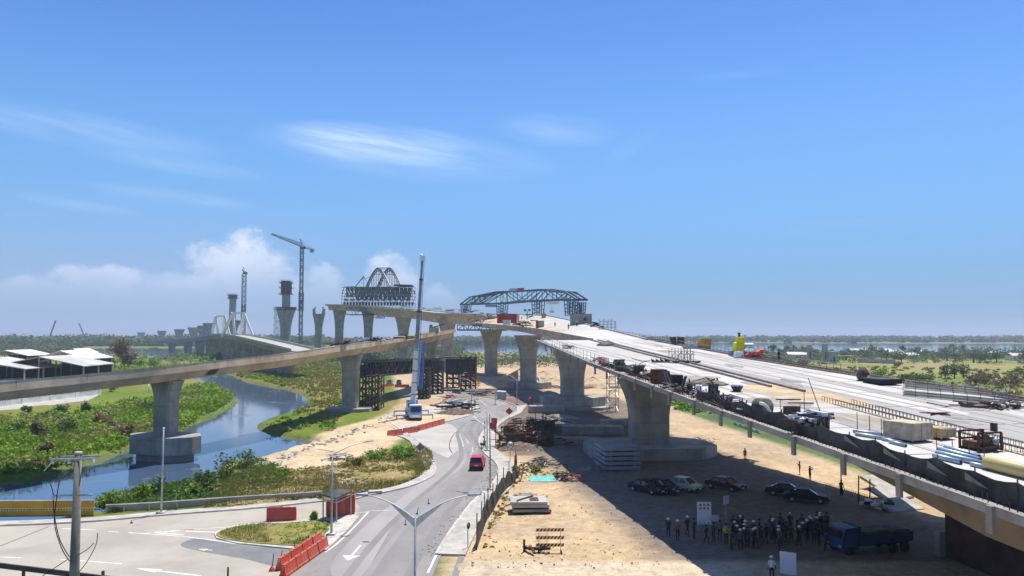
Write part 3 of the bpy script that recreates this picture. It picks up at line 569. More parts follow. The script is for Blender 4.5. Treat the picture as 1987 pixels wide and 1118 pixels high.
MB().add([q0+r*3.45+Vector((0, 0, -.1)), q0+d*2.2+r*3.45+Vector((0, 0, -.1)), q0+d*1.7+r*2.75+Vector((0, 0, -1.0)), q0-d*.5+r*2.75+Vector((0, 0, -1.0))], [(0, 1, 2, 3)]).build('access_panel', steel_d, rt, True)
def rampc(px, D): # point of ramp centre nearest pixel column
    best = min(off, key=lambda p: abs((993.5+1500*p.x/p.y)-px)); return best
def rpier(px, label, foot, w0=3.1, w1=4.7, dz=-3.15, **k):
    c = rampc(px, 0); i = off.index(c); a = off[max(0, i-1)]; b = off[min(len(off)-1, i+1)]; rz = math.atan2((b-a).y, (b-a).x)-math.pi/2
    fz = foot[0] if foot else -1
    return pier('ramp_pier', label, c.x, c.y, fz, c.z+dz, w0, w1, 2.6, rz, .34, foot[1] if foot else None, conc_p, group='piers carrying the approach ramp', **k)
r1 = rpier(333, 'ramp pier on an angular pile cap standing in the water', (2.4, [('pile_cap', 12.0, 7.0, .35, 2.9, 2.6), ('cap_base', 9.8, 5.4, -2.5, .35, 2.0)]), dz=-2.15)
r2 = rpier(676, 'tall ramp pier beside the dark scaffold towers left of the crane', (-.5, [('pile_cap', 10, 7, -1.0, .9, 1.5)]), w0=3.6, w1=5.4, dz=-2.5)
r3 = rpier(833, 'ramp pier rising out of the dark falsework behind the crane', (-1, [('pile_cap', 9, 7, -1.0, .8, 1.5)]), w0=3.2, w1=5.4, dz=-3.1)
# --- near deck: wide slab sloping down towards the camera's right
nd = thing('bridge_deck', 'wide pale sloping bridge deck under construction filling the right side', 'bridge', DK(40, 40))
def leftp(s): return float(np.interp(s, [-60, 60, 100, 150], [27.2, 27.5, 28.2, 30.8]))
def rightp(s): return float(np.interp(s, [-60, 40, 60, 80, 110, 205], [60.5, 60.5, 59.5, 57.3, 54.6, 54.0]))
SL = [x for x in range(-60, 151, 6)]+[151]
rings = []
for s in SL:
    l, r = leftp(s), rightp(s); c = (l+r)/2
    sec = [(l, 0), (r, 0), (r, -.45), (r-4, -.7), (r-5.5, -2.4), (l+6.8, -2.4), (l+5.4, -.75), (l, -.3)]
    rings.append([DK(s, u, wv) for u, wv in sec])
MB().loft(rings).build('deck_slab', [conc_deck], nd, True)
nb = MB(); rr = []
for s in SL:
    l = leftp(s); rr.append([DK(s, u, wv) for u, wv in [(l-.14, .09), (l+.35, .09), (l+.35, .004), (l-.02, .004), (l-.02, -.36), (l-.14, -.36)]][::-1])
nb.loft(rr).build('edge_beam', mat('edge_concrete', (.33, .31, .27), .85, .2, .5, .2, fine=.3, stain=(.7, .4, (.2, .18, .15))), nd, True)
w5 = lambda s: float(np.interp(s, [36, 56], [0, 3.1]))
wb = MB(); rr = []
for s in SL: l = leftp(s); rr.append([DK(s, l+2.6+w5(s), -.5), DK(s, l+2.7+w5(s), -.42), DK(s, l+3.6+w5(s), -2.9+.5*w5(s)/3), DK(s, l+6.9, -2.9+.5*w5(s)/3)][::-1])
wb.loft(rr).build('web_face', mat('darkened_girder', (.20, .15, .10), .9, .3, .3, .2, stain=(.5, .5, (.10, .07, .05))), nd, True)  # girder colour darkened here against light bounced off the ground, stains on top
for k in range(22):
    s = 20+k*5.6+(.6 if k % 3 == 0 else 0); l = leftp(s)
    MB().prism([(-.08, -.2), (.08, -.2), (.08, .2), (-.08, .2)], -1.15, .08).build('hanging_bracket', conc, nd)
    o = nd.children[-1] if False else bpy.data.objects[-1] if False else None
for o, k in zip([c for c in nd.children if c.name.startswith('hanging_bracket')], range(22)):
    s = 20+k*5.6+(.6 if k % 3 == 0 else 0); o.location = DK(s, leftp(s)-.24)-nd.location; o.rotation_euler = (0, 0, DA)
# starter bars in the edge beam: one part
sb = MB()
for k in range(340):
    s = 12+k*.41; p = leftp(s)+.15+random.uniform(-.06, .06); a = DK(s, p, .1); sb.bar(a, a+Vector((random.uniform(-.05, .05), random.uniform(-.05, .05), random.uniform(.18, .42))), .035)
tag(sb.build('starter_bars', rust, nd, True), kind='stuff')
# the rougher strip, sand patch and damp stains on the slab
def dsheet(name, pts, dz, m, par=nd, k=3, th=None):
    c = crom([Vector(KS(*q)+(0,)) for q in pts], k, True); t = tessellate_polygon([c]); vs = [DK(q.x, q.y, dz) for q in c]
    o = MB(); fs = []
    for a, b, e in t:
        n = (vs[b]-vs[a]).cross(vs[e]-vs[a]).z; fs.append((a, b, e) if n > 0 else (a, e, b))
    o.add(vs, fs); return o.build(name, m, par, True)
dsheet('sand_patch', [(1438, 752), (1470, 742), (1520, 748), (1580, 757), (1660, 775), (1700, 787), (1640, 786), (1560, 777), (1480, 765), (1440, 760)], .012, sand_m)
dsheet('screed_surface', [(1180, 652), (1260, 665), (1440, 705), (1700, 757), (2050, 822), (2050, 872), (1800, 815), (1600, 768), (1430, 725), (1260, 690), (1150, 655)], .008, mat('screed', (.335, .33, .31), .9, .1, .15, .1, stretch=(1, .35, 1), stain=(.2, .3, (.32, .30, .27))))
for pts in ([(1240, 716), (1320, 728), (1400, 732), (1330, 742), (1250, 728)], [(1560, 800), (1680, 806), (1760, 830), (1640, 822)], [(1440, 775), (1500, 772), (1580, 785), (1500, 790)]):
    dsheet('dust_stain', pts, .016, mat('dusty_stain', (.33, .28, .22), .95, .15, .5, .1))
jn = MB()
for s in range(24, 150, 9): l, r = leftp(s)+1, rightp(s)-1.6; jn.add([DK(s, l, .02), DK(s, r, .02), DK(s+.09, r, .02), DK(s+.09, l, .02)], [(0, 1, 2, 3)])
tag(jn.build('pour_joints', mat('dark_joint', (.17, .155, .13), .9, .2, 1), nd, True), kind='stuff')  # thin dark joint lines between pours
tk = [(44.0, .22), (45.8, .22), (48.6, .3), (50.3, .3), (34.2, .25), (36.0, .25), (52.0, .2)]
for k, (pp_, w_) in enumerate(tk):
    rr = [[DK(s, pp_+.7*math.sin(s*.045+k//2*1.7)-w_, .021+.0007*k), DK(s, pp_+.7*math.sin(s*.045+k//2*1.7)+w_, .021+.0007*k)] for s in range(14, 149, 3)]
    m = MB(); m.loft(rr, closed=False); m.f = [tuple(reversed(f)) for f in m.f]; m.build('tyre_track', mat('tyre_dust', (.33, .305, .265), .9, .2, .4, .1, stretch=(1, .3, 1), col2=(.41, .385, .345)), nd, True)
for k in range(16):
    rk = random.Random(k); s0, p0 = rk.uniform(24, 140), rk.uniform(33, 51); m = MB(); a_ = [DK(s0+math.cos(t_*.52)*rk.uniform(1, 3.5), p0+math.sin(t_*.52)*rk.uniform(.5, 1.6), .027+.0007*k) for t_ in range(12)]; c_ = DK(s0, p0, .027+.0007*k)
    m.add([c_]+a_, [(0, 1+(i+1) % 12, 1+i) for i in range(12)]); m.build('damp_stain', mat('damp_concrete', (.29, .275, .25), .85, .2, .6, .1), nd, True)
# median upstands: two raw kerb lines with stirrup bars
def upst(p0, s0, s1, h, wd, nm, m, bars=0):
    rr = []; s = s0; PP = np.interp
    while s <= s1: p = p0(s); rr.append([DK(s, p-wd, .005), DK(s, p-wd, h), DK(s, p+wd, h), DK(s, p+wd, .005)]); s += 4
    MB().loft(rr).build(nm, m, nd, True)
    if bars:
        b = MB(); s = s0
        while s < s1:
            for e in (-.12, .12): a = DK(s, p0(s)+e, .0); b.bar(a, a+Vector((0, 0, .42)), .03)
            a = DK(s, p0(s)-.12, .42); b.bar(a, DK(s, p0(s)+.12, .42), .03); s += bars
        for e in (-.12, .12): b.path([DK(q, p0(q)+e, .40) for q in range(int(s0), int(s1), 4)], .02, 4)
        tag(b.build('stirrups', rust2, nd, True), kind='stuff')
pm = lambda s: float(np.interp(s, [20, 40, 70, 110, 150], [38.5, 38.8, 40.1, 41.3, 42.3]))
upst(lambda s: pm(s)-.6, 74, 150, .22, .14, 'median_upstand', rubble_m); upst(lambda s: pm(s)+.9, 70, 150, .22, .14, 'median_upstand', rubble_m)
upst(lambda s: pm(s)-.6, 14, 64, .07, .2, 'median_upstand', wood_l, .45); upst(lambda s: pm(s)+.9, 14, 62, .07, .2, 'median_upstand', wood_l, .45)
upst(lambda s: rightp(s)-.25, 55, 150, .25, .2, 'right_kerb', rubble_m, .6); upst(lambda s: rightp(s)-1.6, 55, 112, .18, .12, 'right_kerb', rubble_m, .7)
# --- main girder beyond the ramp slab, to the gantry and further
mg = thing('main_girder', 'brown concrete main bridge girder running from the wide deck up under the blue grey gantry', 'bridge', DK(150, 48))
BK = lambda s, f: f*float(np.interp(s, [151, 170, 200, 262, 345], [0, .5, 1.5, 3.6, 4.2]))
def far_rings(S0):
    out = []
    for s, l, r in S0: out.append([DK(s, u, wv+BK(s, max(0, (u-l)/(r-l)))) for u, wv in [(l, .03), (r, .03), (r, -.5), (r-3.2, -1.0), (r-4.5, -3.0), (l+4.0, -3.0), (l+2.6, -1.3), (l, -1.1)]])
    return out
FS = [(151, 42.3, 53.9), (160, 42.0, 54), (180, 42, 54.3), (205, 43, 55), (235, 44, 57), (262, 44.5, 57.5), (300, 43.5, 57), (345, 41, 55)]
MB().loft(far_rings(FS)).build('girder', girder_m, mg, True)
mt = MB(); mt.loft([[DK(s, l+.3, .05), DK(s, r-.2, .045+BK(s, 1))] for s, l, r in FS], closed=False).build('deck_surface', conc_deck, mg, True)
e = MB(); e.loft([[DK(s, l-.12, -1.15), DK(s, l-.12, .35), DK(s, l+.22, .35), DK(s, l+.22, .045)] for s, l, r in FS if s > 150], closed=False).build('edge_kerb', girder_m, mg, True)
e = MB(); e.loft([[DK(s, r-.22, .045+BK(s, 1)), DK(s, r-.22, .35+BK(s, 1)), DK(s, r+.12, .35+BK(s, 1)), DK(s, r+.12, -.5+BK(s, 1))] for s, l, r in FS if s > 150], closed=False).build('edge_kerb', conc_l, mg, True)
# pieces further up, with their own ends
def girder(name, label, pts, wd, depth, m=girder_m, hau=0.0):
    c = crom(pts, 5); t = thing(name, label, 'bridge', c[0])
    MB().sweep(c, None, wf=lambda f: deck_sec(-wd/2, wd/2, depth+hau*abs(math.cos(f*math.pi*2)), -wd*.26, wd*.26, .45)).build('box_girder', m, t, True)
    MB().sweep([q+Vector((0, 0, .01)) for q in c], [(wd/2-.5, 0), (wd/2-.4, .5), (wd/2+.1, .5), (wd/2+.1, -.3), (wd/2, -.3)][::-1]).build('edge_kerb', m, t, True)
    MB().sweep([q+Vector((0, 0, .01)) for q in c], [(-wd/2+.5, 0), (-wd/2+.4, .5), (-wd/2-.1, .5), (-wd/2-.1, -.3), (-wd/2, -.3)]).build('edge_kerb', m, t, True)
    MB().sweep([q+Vector((0, 0, .02)) for q in c], [(-wd/2+.6, 0), (wd/2-.6, 0)], closed=False).build('deck_surface', conc_l, t, True); return t
girder('upper_girder', 'long raised girder behind the crane boom leading down to the gantry', [P(742, 599, 505), P(800, 602, 460), P(868, 609, 415), P(930, 611.5, 372), P(990, 616, 335)], 13, 4.6, hau=.5)
girder('girder_segment', 'separate girder end cantilevering at the left of the scaffolded bridge section', [P(646, 592, 612), P(690, 593, 580), P(746, 598, 530)], 13, 4.2)
for px_, D, zt, zb, w0, w1, lab, d in [
    (1258, 118, 740, None, 5.6, 9.2, 'largest flared pier under the left edge of the wide deck', 3.4),
    (1110, 193, 684, None, 5.6, 9.4, 'second flared pier from the front under the brown girder end', 3.4),
    (1025, 262, 653, None, 5.3, 9.6, 'third flared pier from the front beneath the red container', 3.4),
    (953, 342, 644, None, 5.6, 9.8, 'flared pier beneath the dark travelling formwork', 3.4),
    (868, 408, 620, None, 6.2, 10.5, 'pale pier just above the end of the approach ramp', 3.6),
    (783, 478, 612, None, 6.0, 11.5, 'flared pier just left of the crane boom', 3.6),
    (715, 552, 606, None, 5.8, 9.0, 'middle pier under the scaffolded bridge section', 3.6),
    (659, 602, 600, None, 6.2, 10.5, 'pier under the separate girder end', 3.6)]:
    q = P(px_, zt, D)
    ft = {118: [('pile_cap', 19, 13, -1, 1.7, 3.5)], 193: [('pile_cap', 15.5, 14, -1, 2.9, 4), ('cap_base', 18.5, 18, -1, .7, 4)], 262: [('pile_cap', 15, 12, -1, 2.2, 3.5)]}.get(D, [('pile_cap', 13, 10, -2, 1.0, 2)])
    pier('bridge_pier', lab, q.x, q.y, -1.5, q.z+.4, w0, w1, d, DA*.6, .5, ft, group='piers of the main bridge', ex=2.2)
q = P(619, 600, 640); t = pier('bridge_pier', 'lone pier with two prongs on top and no deck', q.x, q.y, -2, P(619, 609, 640).z, 5.6, 10.2, 3.4, .1, .38, [('pile_cap', 12, 9, -2, 1, 2)], group='piers of the main bridge')
for sx in (-1, 1):
    MB().loft([ring(sx*3.6, 0, P(619, 611, 640).z, 2.8, 2.6, .2, 0), ring(sx*4.1, 0, q.z+.3, 1.8, 2.2, .2, 0)]).build('prong', conc_p, t); MB().box((sx*3.2, 0, q.z+1.0), (1.0, 1, 1.6)).build('bearing_block', conc_p, t)
# far row of hammerhead piers
for i, (px_, yt, D, lab) in enumerate([(274, 645, 1700, 'leftmost and farthest of the hammerhead piers beyond the treeline'), (314, 642, 1500, 'second from left of the far hammerhead piers'), (348, 639, 1330, 'third from left of the far hammerhead piers'), (376, 635.5, 1180, 'fourth from left of the far hammerhead piers'), (394, 632, 1080, 'far hammerhead pier partly hidden by the next one'), (406, 627, 1000, 'rightmost of the far hammerhead piers close to the white trestles')]):
    q = P(px_, yt, D); pier('hammerhead_pier', lab, q.x, q.y, -2, q.z, 7, 17 if i < 4 else 15, 5, .1, .75, None, group='row of far hammerhead piers', ex=1.6)
# --- pylons under construction
def pylon(label, px_, D, ytop, ycap, capw, w0, w1, sh, form_y, plat, scaf=True):
    f = D/1500; q = P(px_, ycap, D); t = thing('bridge_pylon', label, 'pylon', (q.x, q.y, 0), .1)
    n = 10; r = []
    for i in range(n+1): k = max(0, (i/n-.55)/.45)**1.7; r.append(ring(0, 0, -2+(q.z+2)*i/n, w0+(w1-w0)*k, 8+3*k, 1.0, 0))
    MB().loft(r).build('base', conc_p, t)
    b = MB()
    for a in (0, 1.8): b.box((0, 0, q.z+.5+a), (capw*(1-.05*a), 12, .5))
    for i in range(14): b.bar((-capw/2+i*capw/13, -6, q.z+.5), (-capw/2+i*capw/13, -6, q.z+3.3), .25)
    b.box((0, 0, q.z+1.4), (w1*.96, 11.4, 2.6)); b.build('collar_platform', rust2, t)
    zt = P(px_, ytop, D).z; zf = P(px_, form_y, D).z
    MB().loft([ring(0, 0, q.z, sh, 6.5, .8, 0), ring(0, 0, zt, sh*.97, 6.3, .8, 0)]).build('shaft', conc_p, t)
    b = MB(); b.box((0, 0, (zf+zt)/2), (sh+1.4, 8, zt-zf)); 
    for i in range(7): x = -sh/2-.6+i*(sh+1.2)/6; b.bar((x, -4.2, zf), (x, -4.2, zt+1.2), .3)
    b.build('climbing_formwork', rust, t)
    for pz in plat:
        z = P(px_, pz, D).z; b = MB(); b.box((0, 0, z), (sh+5, 11, .35))
        for i in range(9): x = -(sh+5)/2+i*(sh+5)/8; b.bar((x, -5.4, z), (x, -5.4, z+1.5), .16); b.bar((x*.6, -5.2, z-1.6), (x, -5.4, z), .2)
        b.bar((-(sh+5)/2, -5.4, z+1.4), ((sh+5)/2, -5.4, z+1.4), .18); b.build('work_platform', steel_d, t)
    return t
pylon('larger pylon with rusty formwork head beside the tower crane', 555, 700, 546, 602, 19.5, 8, 15.5, 6.6, 571, [549, 559, 571])
pylon('smaller and farther pylon with dark formwork head behind the white trestles', 451, 1010, 572, 626, 20, 9, 19, 8, 580, [573, 579])
def lattice(m, p, q, w, n, r=.12, up=Vector((0, 1, 0))):
    p = Vector(p); q = Vector(q); a, b = frame(q-p, up); cs = [(a*x+b*y)*w/2 for x, y in ((-1, -1), (1, -1), (1, 1), (-1, 1))]
    for c in cs: m.bar(p+c, q+c, r*1.6)
    for i in range(n):
        A = p.lerp(q, i/n); B = p.lerp(q, (i+1)/n)
        for k in range(4):
            c, d = cs[k], cs[(k+1) % 4]; m.bar(A+c, A+d, r); m.bar(A+(c if i % 2 else d), B+(d if i % 2 else c), r)
def tower_crane(label, px_, D, ytop, jib, cj, mw=2.6):
    q = P(px_, ytop, D); t = thing('tower_crane', label, 'tower crane', (q.x, q.y, 0), 0)
    m = MB(); lattice(m, (0, 0, -1), (0, 0, q.z), mw, int(q.z/3.2), .34); m.build('mast', steel_b, t)
    b = MB(); b.loft([ring(0, 0, q.z, 3.2, 3.2, .4, 0), ring(0, 0, q.z+1.8, 3.8, 3.8, .4, 0)]); b.box((2.6, -1, q.z+1.4), (1.8, 2, 2.4)); b.build('slewing_unit', steel_d, t)
    jp = Vector((0, 0, q.z+2.2)); je = jip = Vector(jib)
    m = MB(); d = je-jp; up = Vector((0, 0, 1)); a, u = frame(d); L = d.length; n = 16
    def tri(k): return 1.0 if k < .6 else 1.0-(k-.6)*1.3
    for k in (-1, 1): m.bar(jp+a*k*.9, je+a*k*.5, .45)
    m.bar(jp+u*3.4, je+u*1.0, .5)
    for i in range(n):
        A = jp.lerp(je, i/n); B = jp.lerp(je, (i+1)/n); h0 = 3.4+(1.0-3.4)*i/n; h1 = 3.4+(1.0-3.4)*(i+.5)/n; M = A.lerp(B, .5)+u*h1
        for k in (-1, 1): m.bar(A+a*k*.8, M, .25); m.bar(M, B+a*k*.8, .25)
        m.bar(A-a*.8, A+a*.8, .2)
    m.build('jib', steel_g, t)
    m = MB(); ce = Vector(cj)
    for k in (-1, 1): m.bar(jp+a*k*.9, ce+a*k*.9, .5); m.bar(jp+u*1.2+a*k*.9, ce+u*1.2+a*k*.9, .2)
    for i in range(7): A = jp.lerp(ce, i/6); m.bar(A-a*.9, A+a*.9, .25); m.bar(A+a*.9, A+a*.9+u*1.2, .2)
    m.build('counter_jib', steel_g, t)
    m = MB(); m.box(jp.lerp(ce, .86)-u*.9, (3.4, 2.4, 3.0)); m.build('counterweight', steel_g, t)
    m = MB(); A = jp+u*1; ap = jp+Vector((-2, 0, 7.5)); m.bar(jp, ap, .4); m.bar(jp+(ce-jp)*.3, ap, .3); m.bar(ap, jp.lerp(je, .45)+u*2.4, .16); m.bar(ap, ce, .16); m.build('tie_bars', steel_d, t)
    m = MB(); zt = q.z*.47; m.box((0, 0, zt), (4.4, 4.4, 5)) if False else lattice(m, (0, 0, zt-6), (0, 0, zt+12), 3.3, 6, .4); m.build('climbing_cage', steel_b, t)
    return t
q = P(586, 484, 720); je = P(527, 455, 690)-Vector((q.x, q.y, 0)); ce = P(609, 484, 745)-Vector((q.x, q.y, 0))
tower_crane('tall blue grey tower crane with its jib raised to the left', 586, 720, 484, je, ce+Vector((0, 0, -1)))
q = P(474, 532, 1000); je = P(471, 524, 940)-Vector((q.x, q.y, 0)); ce = P(478, 529, 1030)-Vector((q.x, q.y, 0))
tower_crane('distant tower crane mast seen end on above the white trestles', 474, 1000, 532, je, ce, 4.4)
def lean_crane(label, a, b, D):
    p = P(a[0], a[1], D); q = P(b[0], b[1], D); t = thing('crawler_crane', label, 'crane', (p.x, p.y, 0), 0); o = Vector((p.x, p.y, 0))
    m = MB(); lattice(m, p-o-Vector((0, 0, 3)), q-o, 1.5, 16, .22); m.build('boom', steel_d, t); m = MB(); m.box((0, 0, 2), (7, 8, 3.5)); m.box((0, 0, .4), (9, 7, 1.4)); m.build('carrier', steel_d, t)
lean_crane('thin crane boom leaning right above the far left treeline', (97, 650), (108, 622), 1400); lean_crane('thin crane boom leaning left above the far treeline', (164, 650), (153, 627), 1700)
# scaffold beside the pylon
def scaffold(label, c, size, nx, ny, nz, r=.06, m=galv, rz=0.0, name='scaffold_tower', group=None, plank=wood_l, cat='scaffold', brace=True):
    t = thing(name, label, cat, c, rz, group); W, Dp, H = size; b = MB(); l = MB(); d = MB()
    X = [-W/2+W*i/max(1, nx) for i in range(nx+1)]; Y = [-Dp/2+Dp*i/max(1, ny) for i in range(ny+1)]; Z = [H*i/nz for i in range(nz+1)]
    for x in X:
        for y in Y: b.bar((x, y, 0), (x, y, H+.5*(abs(hash((round(x, 1), round(y, 1)))) % 3 > 0)), r*2)
    for z in Z[1:]:
        for y in Y: l.bar((X[0], y, z), (X[-1], y, z), r*1.7)
        for x in X: l.bar((x, Y[0], z), (x, Y[-1], z), r*1.7)
    if brace:
        for k in range(nz):
            for i in range(nx):
                a, e = (X[i], X[i+1]) if (i+k) % 2 else (X[i+1], X[i]); d.bar((a, Y[0], Z[k]), (e, Y[0], Z[k+1]), r*1.4); d.bar((e, Y[-1], Z[k]), (a, Y[-1], Z[k+1]), r*1.4)
            a, e = (Y[0], Y[-1]) if k % 2 else (Y[-1], Y[0]); d.bar((X[0], a, Z[k]), (X[0], e, Z[k+1]), r*1.4); d.bar((X[-1], e, Z[k]), (X[-1], a, Z[k+1]), r*1.4)
    b.build('upright', m, t); l.build('ledger', m, t)
    if brace: d.build('brace', m, t)
    if plank:
        pk = MB(); pk.box((0, 0, H+.06), (W*1.05, Dp*1.05, .08)); pk.build('platform', plank, t)
    return t
q = P(541, 655, 690); scaffold('tall pale scaffold tower left of the larger pylon', (q.x, q.y, 0), (7, 7, 42), 2, 2, 14, .11)
# --- old bridge at left: deck on wall piers and white trestle frames above it
ob = thing('old_bridge', 'old low bridge with dark piers running behind the ramp under white trestles', 'bridge', P(430, 656, 560))
OB = crom([P(300, 662, 1100), P(365, 659, 820), P(420, 651.5, 600), (P(452, 650.5, 520)), P(480, 655, 450), P(530, 666, 380), P(592, 681, 325)], 5)
MB().sweep(OB, deck_sec(-6, 6, 2.6, -4.5, 4.5, .4)).build('deck', conc_p, ob, True)
MB().sweep(OB, [(5.7, 0.01), (6.05, 0.01), (6.05, 1.0), (5.7, 1.0)][::-1]).build('parapet', conc_l, ob, True); MB().sweep(OB, [(-6.05, .01), (-5.7, .01), (-5.7, 1.0), (-6.05, 1.0)]).build('parapet', conc_l, ob, True)
MB().sweep([p+Vector((0, 0, .012)) for p in OB], [(-5.6, 0), (5.6, 0)], closed=False).build('road_surface', conc_l, ob, True)
for k in range(3, len(OB)-2, 2 if True else 1):
    p = OB[k]; m = MB(); m.loft([ring(0, 0, -3, 6.5, 2.2, .4, 0), ring(0, 0, p.z-2.4, 9.5, 2.4, .4, 0)]); a = OB[k+1]-OB[k-1]
    o = m.build('wall_pier', conc_p, ob); o.location = Vector((p.x, p.y, 0))-ob.location; o.rotation_euler = (0, 0, math.atan2(a.y, a.x)-math.pi/2)
def trestle(label, l1, l2, r1, r2, topy, D, dw):
    # two inclined A legs in each of two planes joined by a beam
    o = P((l1[0]+r1[0])/2, 650, D); t = thing('white_trestle', label, 'trestle', (o.x, o.y, 0), 0, 'white trestle frames on the old bridge')
    for k, (bx, by, tx) in enumerate(((l1[0], l1[1], l2), (r1[0], r1[1], r2))):
        for d_ in (0, 1):
            m = MB(); m.bar(P(bx+d_*dw, by-d_*3, D+d_*14), P(tx-d_*.5, topy, D+d_*3), 1.3, 1.3); m.build('leg', white_m, t, True)
    for d_ in (0, 1): MB().bar(P(l2-.6, topy+d_*.3, D+d_*3), P(r2+.6, topy+d_*.3, D+d_*3), 1.2, .9).build('top_beam', white_m, t, True)
    return t
trestle('nearer white trestle frame with splayed legs on the old bridge', (456, 656.5), 452, (491, 652), 473, 607.5, 470, -25)
trestle('farther white trestle frame half hidden behind the nearer one', (424, 652.5), 419, (446, 651), 436, 613.5, 560, -14)
# ------------------------------------------------------------------ gantry, scaffolded section, crane, falsework
def cubepath(m, nodes, pairs, r):
    for a, b in pairs: m.bar(nodes[a], nodes[b], r)
# launching gantry: two trusses side by side over the girder, seen lengthwise from near right to far left
gt = thing('launching_gantry', 'blue grey steel launching gantry standing over the bridge deck', 'gantry', P(1040, 612, 290))
XS = [893, 912, 922, 963, 976, 1004, 1032, 1052, 1080, 1098, 1119]
def GD(px): return float(np.interp(px, [893, 1130], [385, 262]))
top = {893: 591, 912: 576.5, 922: 575, 963: 566.5, 976: 566, 1004: 565, 1032: 563.2, 1052: 562, 1080: 566.3, 1098: 567.5, 1119: 581.5}
bot = {893: 591, 912: 590.5, 922: 590, 963: 589, 976: 588, 1004: 585.5, 1032: 584, 1052: 583, 1080: 582, 1098: 582, 1119: 582}
def T(px, k, dx): return P(px+dx, top[px] if k else bot[px], GD(px))
for side, (dx, dp) in enumerate(((0, 0), (9, 0), (20, 0))):
    ch = MB(); wbm = MB()
    for a, b in zip(XS[:-1], XS[1:]): ch.bar(T(a, 1, dx), T(b, 1, dx), .55); ch.bar(T(a, 0, dx), T(b, 0, dx), .65)
    ch.build('chord', steel_b, gt, True)
    for a in XS[1:-1]: wbm.bar(T(a, 0, dx), T(a, 1, dx), .28)
    for a, b in ((912, 893), (922, 912), (963, 922), (976, 1004), (1032, 1004), (1052, 1080), (1098, 1080), (1098, 1119), (1052, 1032), (963, 976)): wbm.bar(T(a, 1, dx), T(b, 0, dx), .28)
    for a, b in ((963, 922), (963, 912)): wbm.bar(T(a, 1, dx), T(b, 0, dx), .25)
    wbm.build('web', steel_b, gt, True)
cr = MB()
for a in XS:
    for k in (0, 1): cr.bar(T(a, k, 0), T(a, k, 20), .3)
cr.build('cross_beams', steel_b, gt, True)
def leg(px, D, y0, y1, wpx, lab):
    y1 += 3
    m = MB(); 
    for dx in (-wpx, -wpx*.3, wpx*.3, wpx): m.bar(P(px+dx, y0, D), P(px+dx*.75, y1, D), .35); m.bar(P(px+dx+9, y0, D+6), P(px+dx*.75+8, y1, D+6), .35)
    for i in range(5):
        y = y0+(y1-y0)*i/4; m.bar(P(px-wpx, y, D), P(px+wpx, y, D), .2)
        if i < 4: m.bar(P(px-wpx, y, D), P(px+wpx, y+(y1-y0)/4, D), .18); m.bar(P(px+wpx+9, y, D+6), P(px-wpx+9, y+(y1-y0)/4, D+6), .18)
    m.bar(P(px, y0, D), P(px+9, y0, D+6), .2); m.bar(P(px, y1, D), P(px+9, y1, D+6), .2); m.build('leg', steel_b, gt, True)
leg(1040, 292, 583, 612, 8, ''); leg(970, 335, 589, 607, 7, ''); leg(1104, 270, 583, 609, 9, ''); leg(900, 380, 591, 604, 6, ''); leg(1122, 264, 587, 608, 6, '')
m = MB(); m.box(P(1072, 588, 278), (4.4, 3, 1.0)); m.box(P(1072, 586.3, 278), (5.4, 3.4, .3)); m.tube(P(1071, 588, 278), P(1071, 604, 278), .12); m.box(P(1071, 605, 278), (1.6, 1, .8)); m.build('winch_trolley', white_m, gt, True)
m = MB(); m.box(P(953, 594, 345), (5, 3, .9)); m.box(P(953, 592.5, 345), (5.5, 3, .3)); m.build('winch_trolley', galv, gt, True)
bo = MB(); a = P(988, 565.5, 322); b = P(1003, 564.8, 314); bo.add([a, b, b+Vector((0, 0, 1.15)), a+Vector((0, 0, 1.15)), a+Vector((0, .3, 0)), b+Vector((0, .3, 0)), b+Vector((0, .3, 1.15)), a+Vector((0, .3, 1.15))], [(0, 1, 2, 3), (7, 6, 5, 4), (3, 2, 6, 7), (4, 5, 1, 0), (5, 6, 2, 1), (0, 3, 7, 4)]); bo.build('banner', galv, gt, True)
bo = MB(); a = P(1003.4, 564.8, 313.8); b = P(1017, 564.2, 306); bo.add([a, b, b+Vector((0, 0, 1.15)), a+Vector((0, 0, 1.15)), a+Vector((0, .3, 0)), b+Vector((0, .3, 0)), b+Vector((0, .3, 1.15)), a+Vector((0, .3, 1.15))], [(0, 1, 2, 3), (7, 6, 5, 4), (3, 2, 6, 7), (4, 5, 1, 0), (5, 6, 2, 1), (0, 3, 7, 4)]); bo.build('banner', red_c, gt, True)
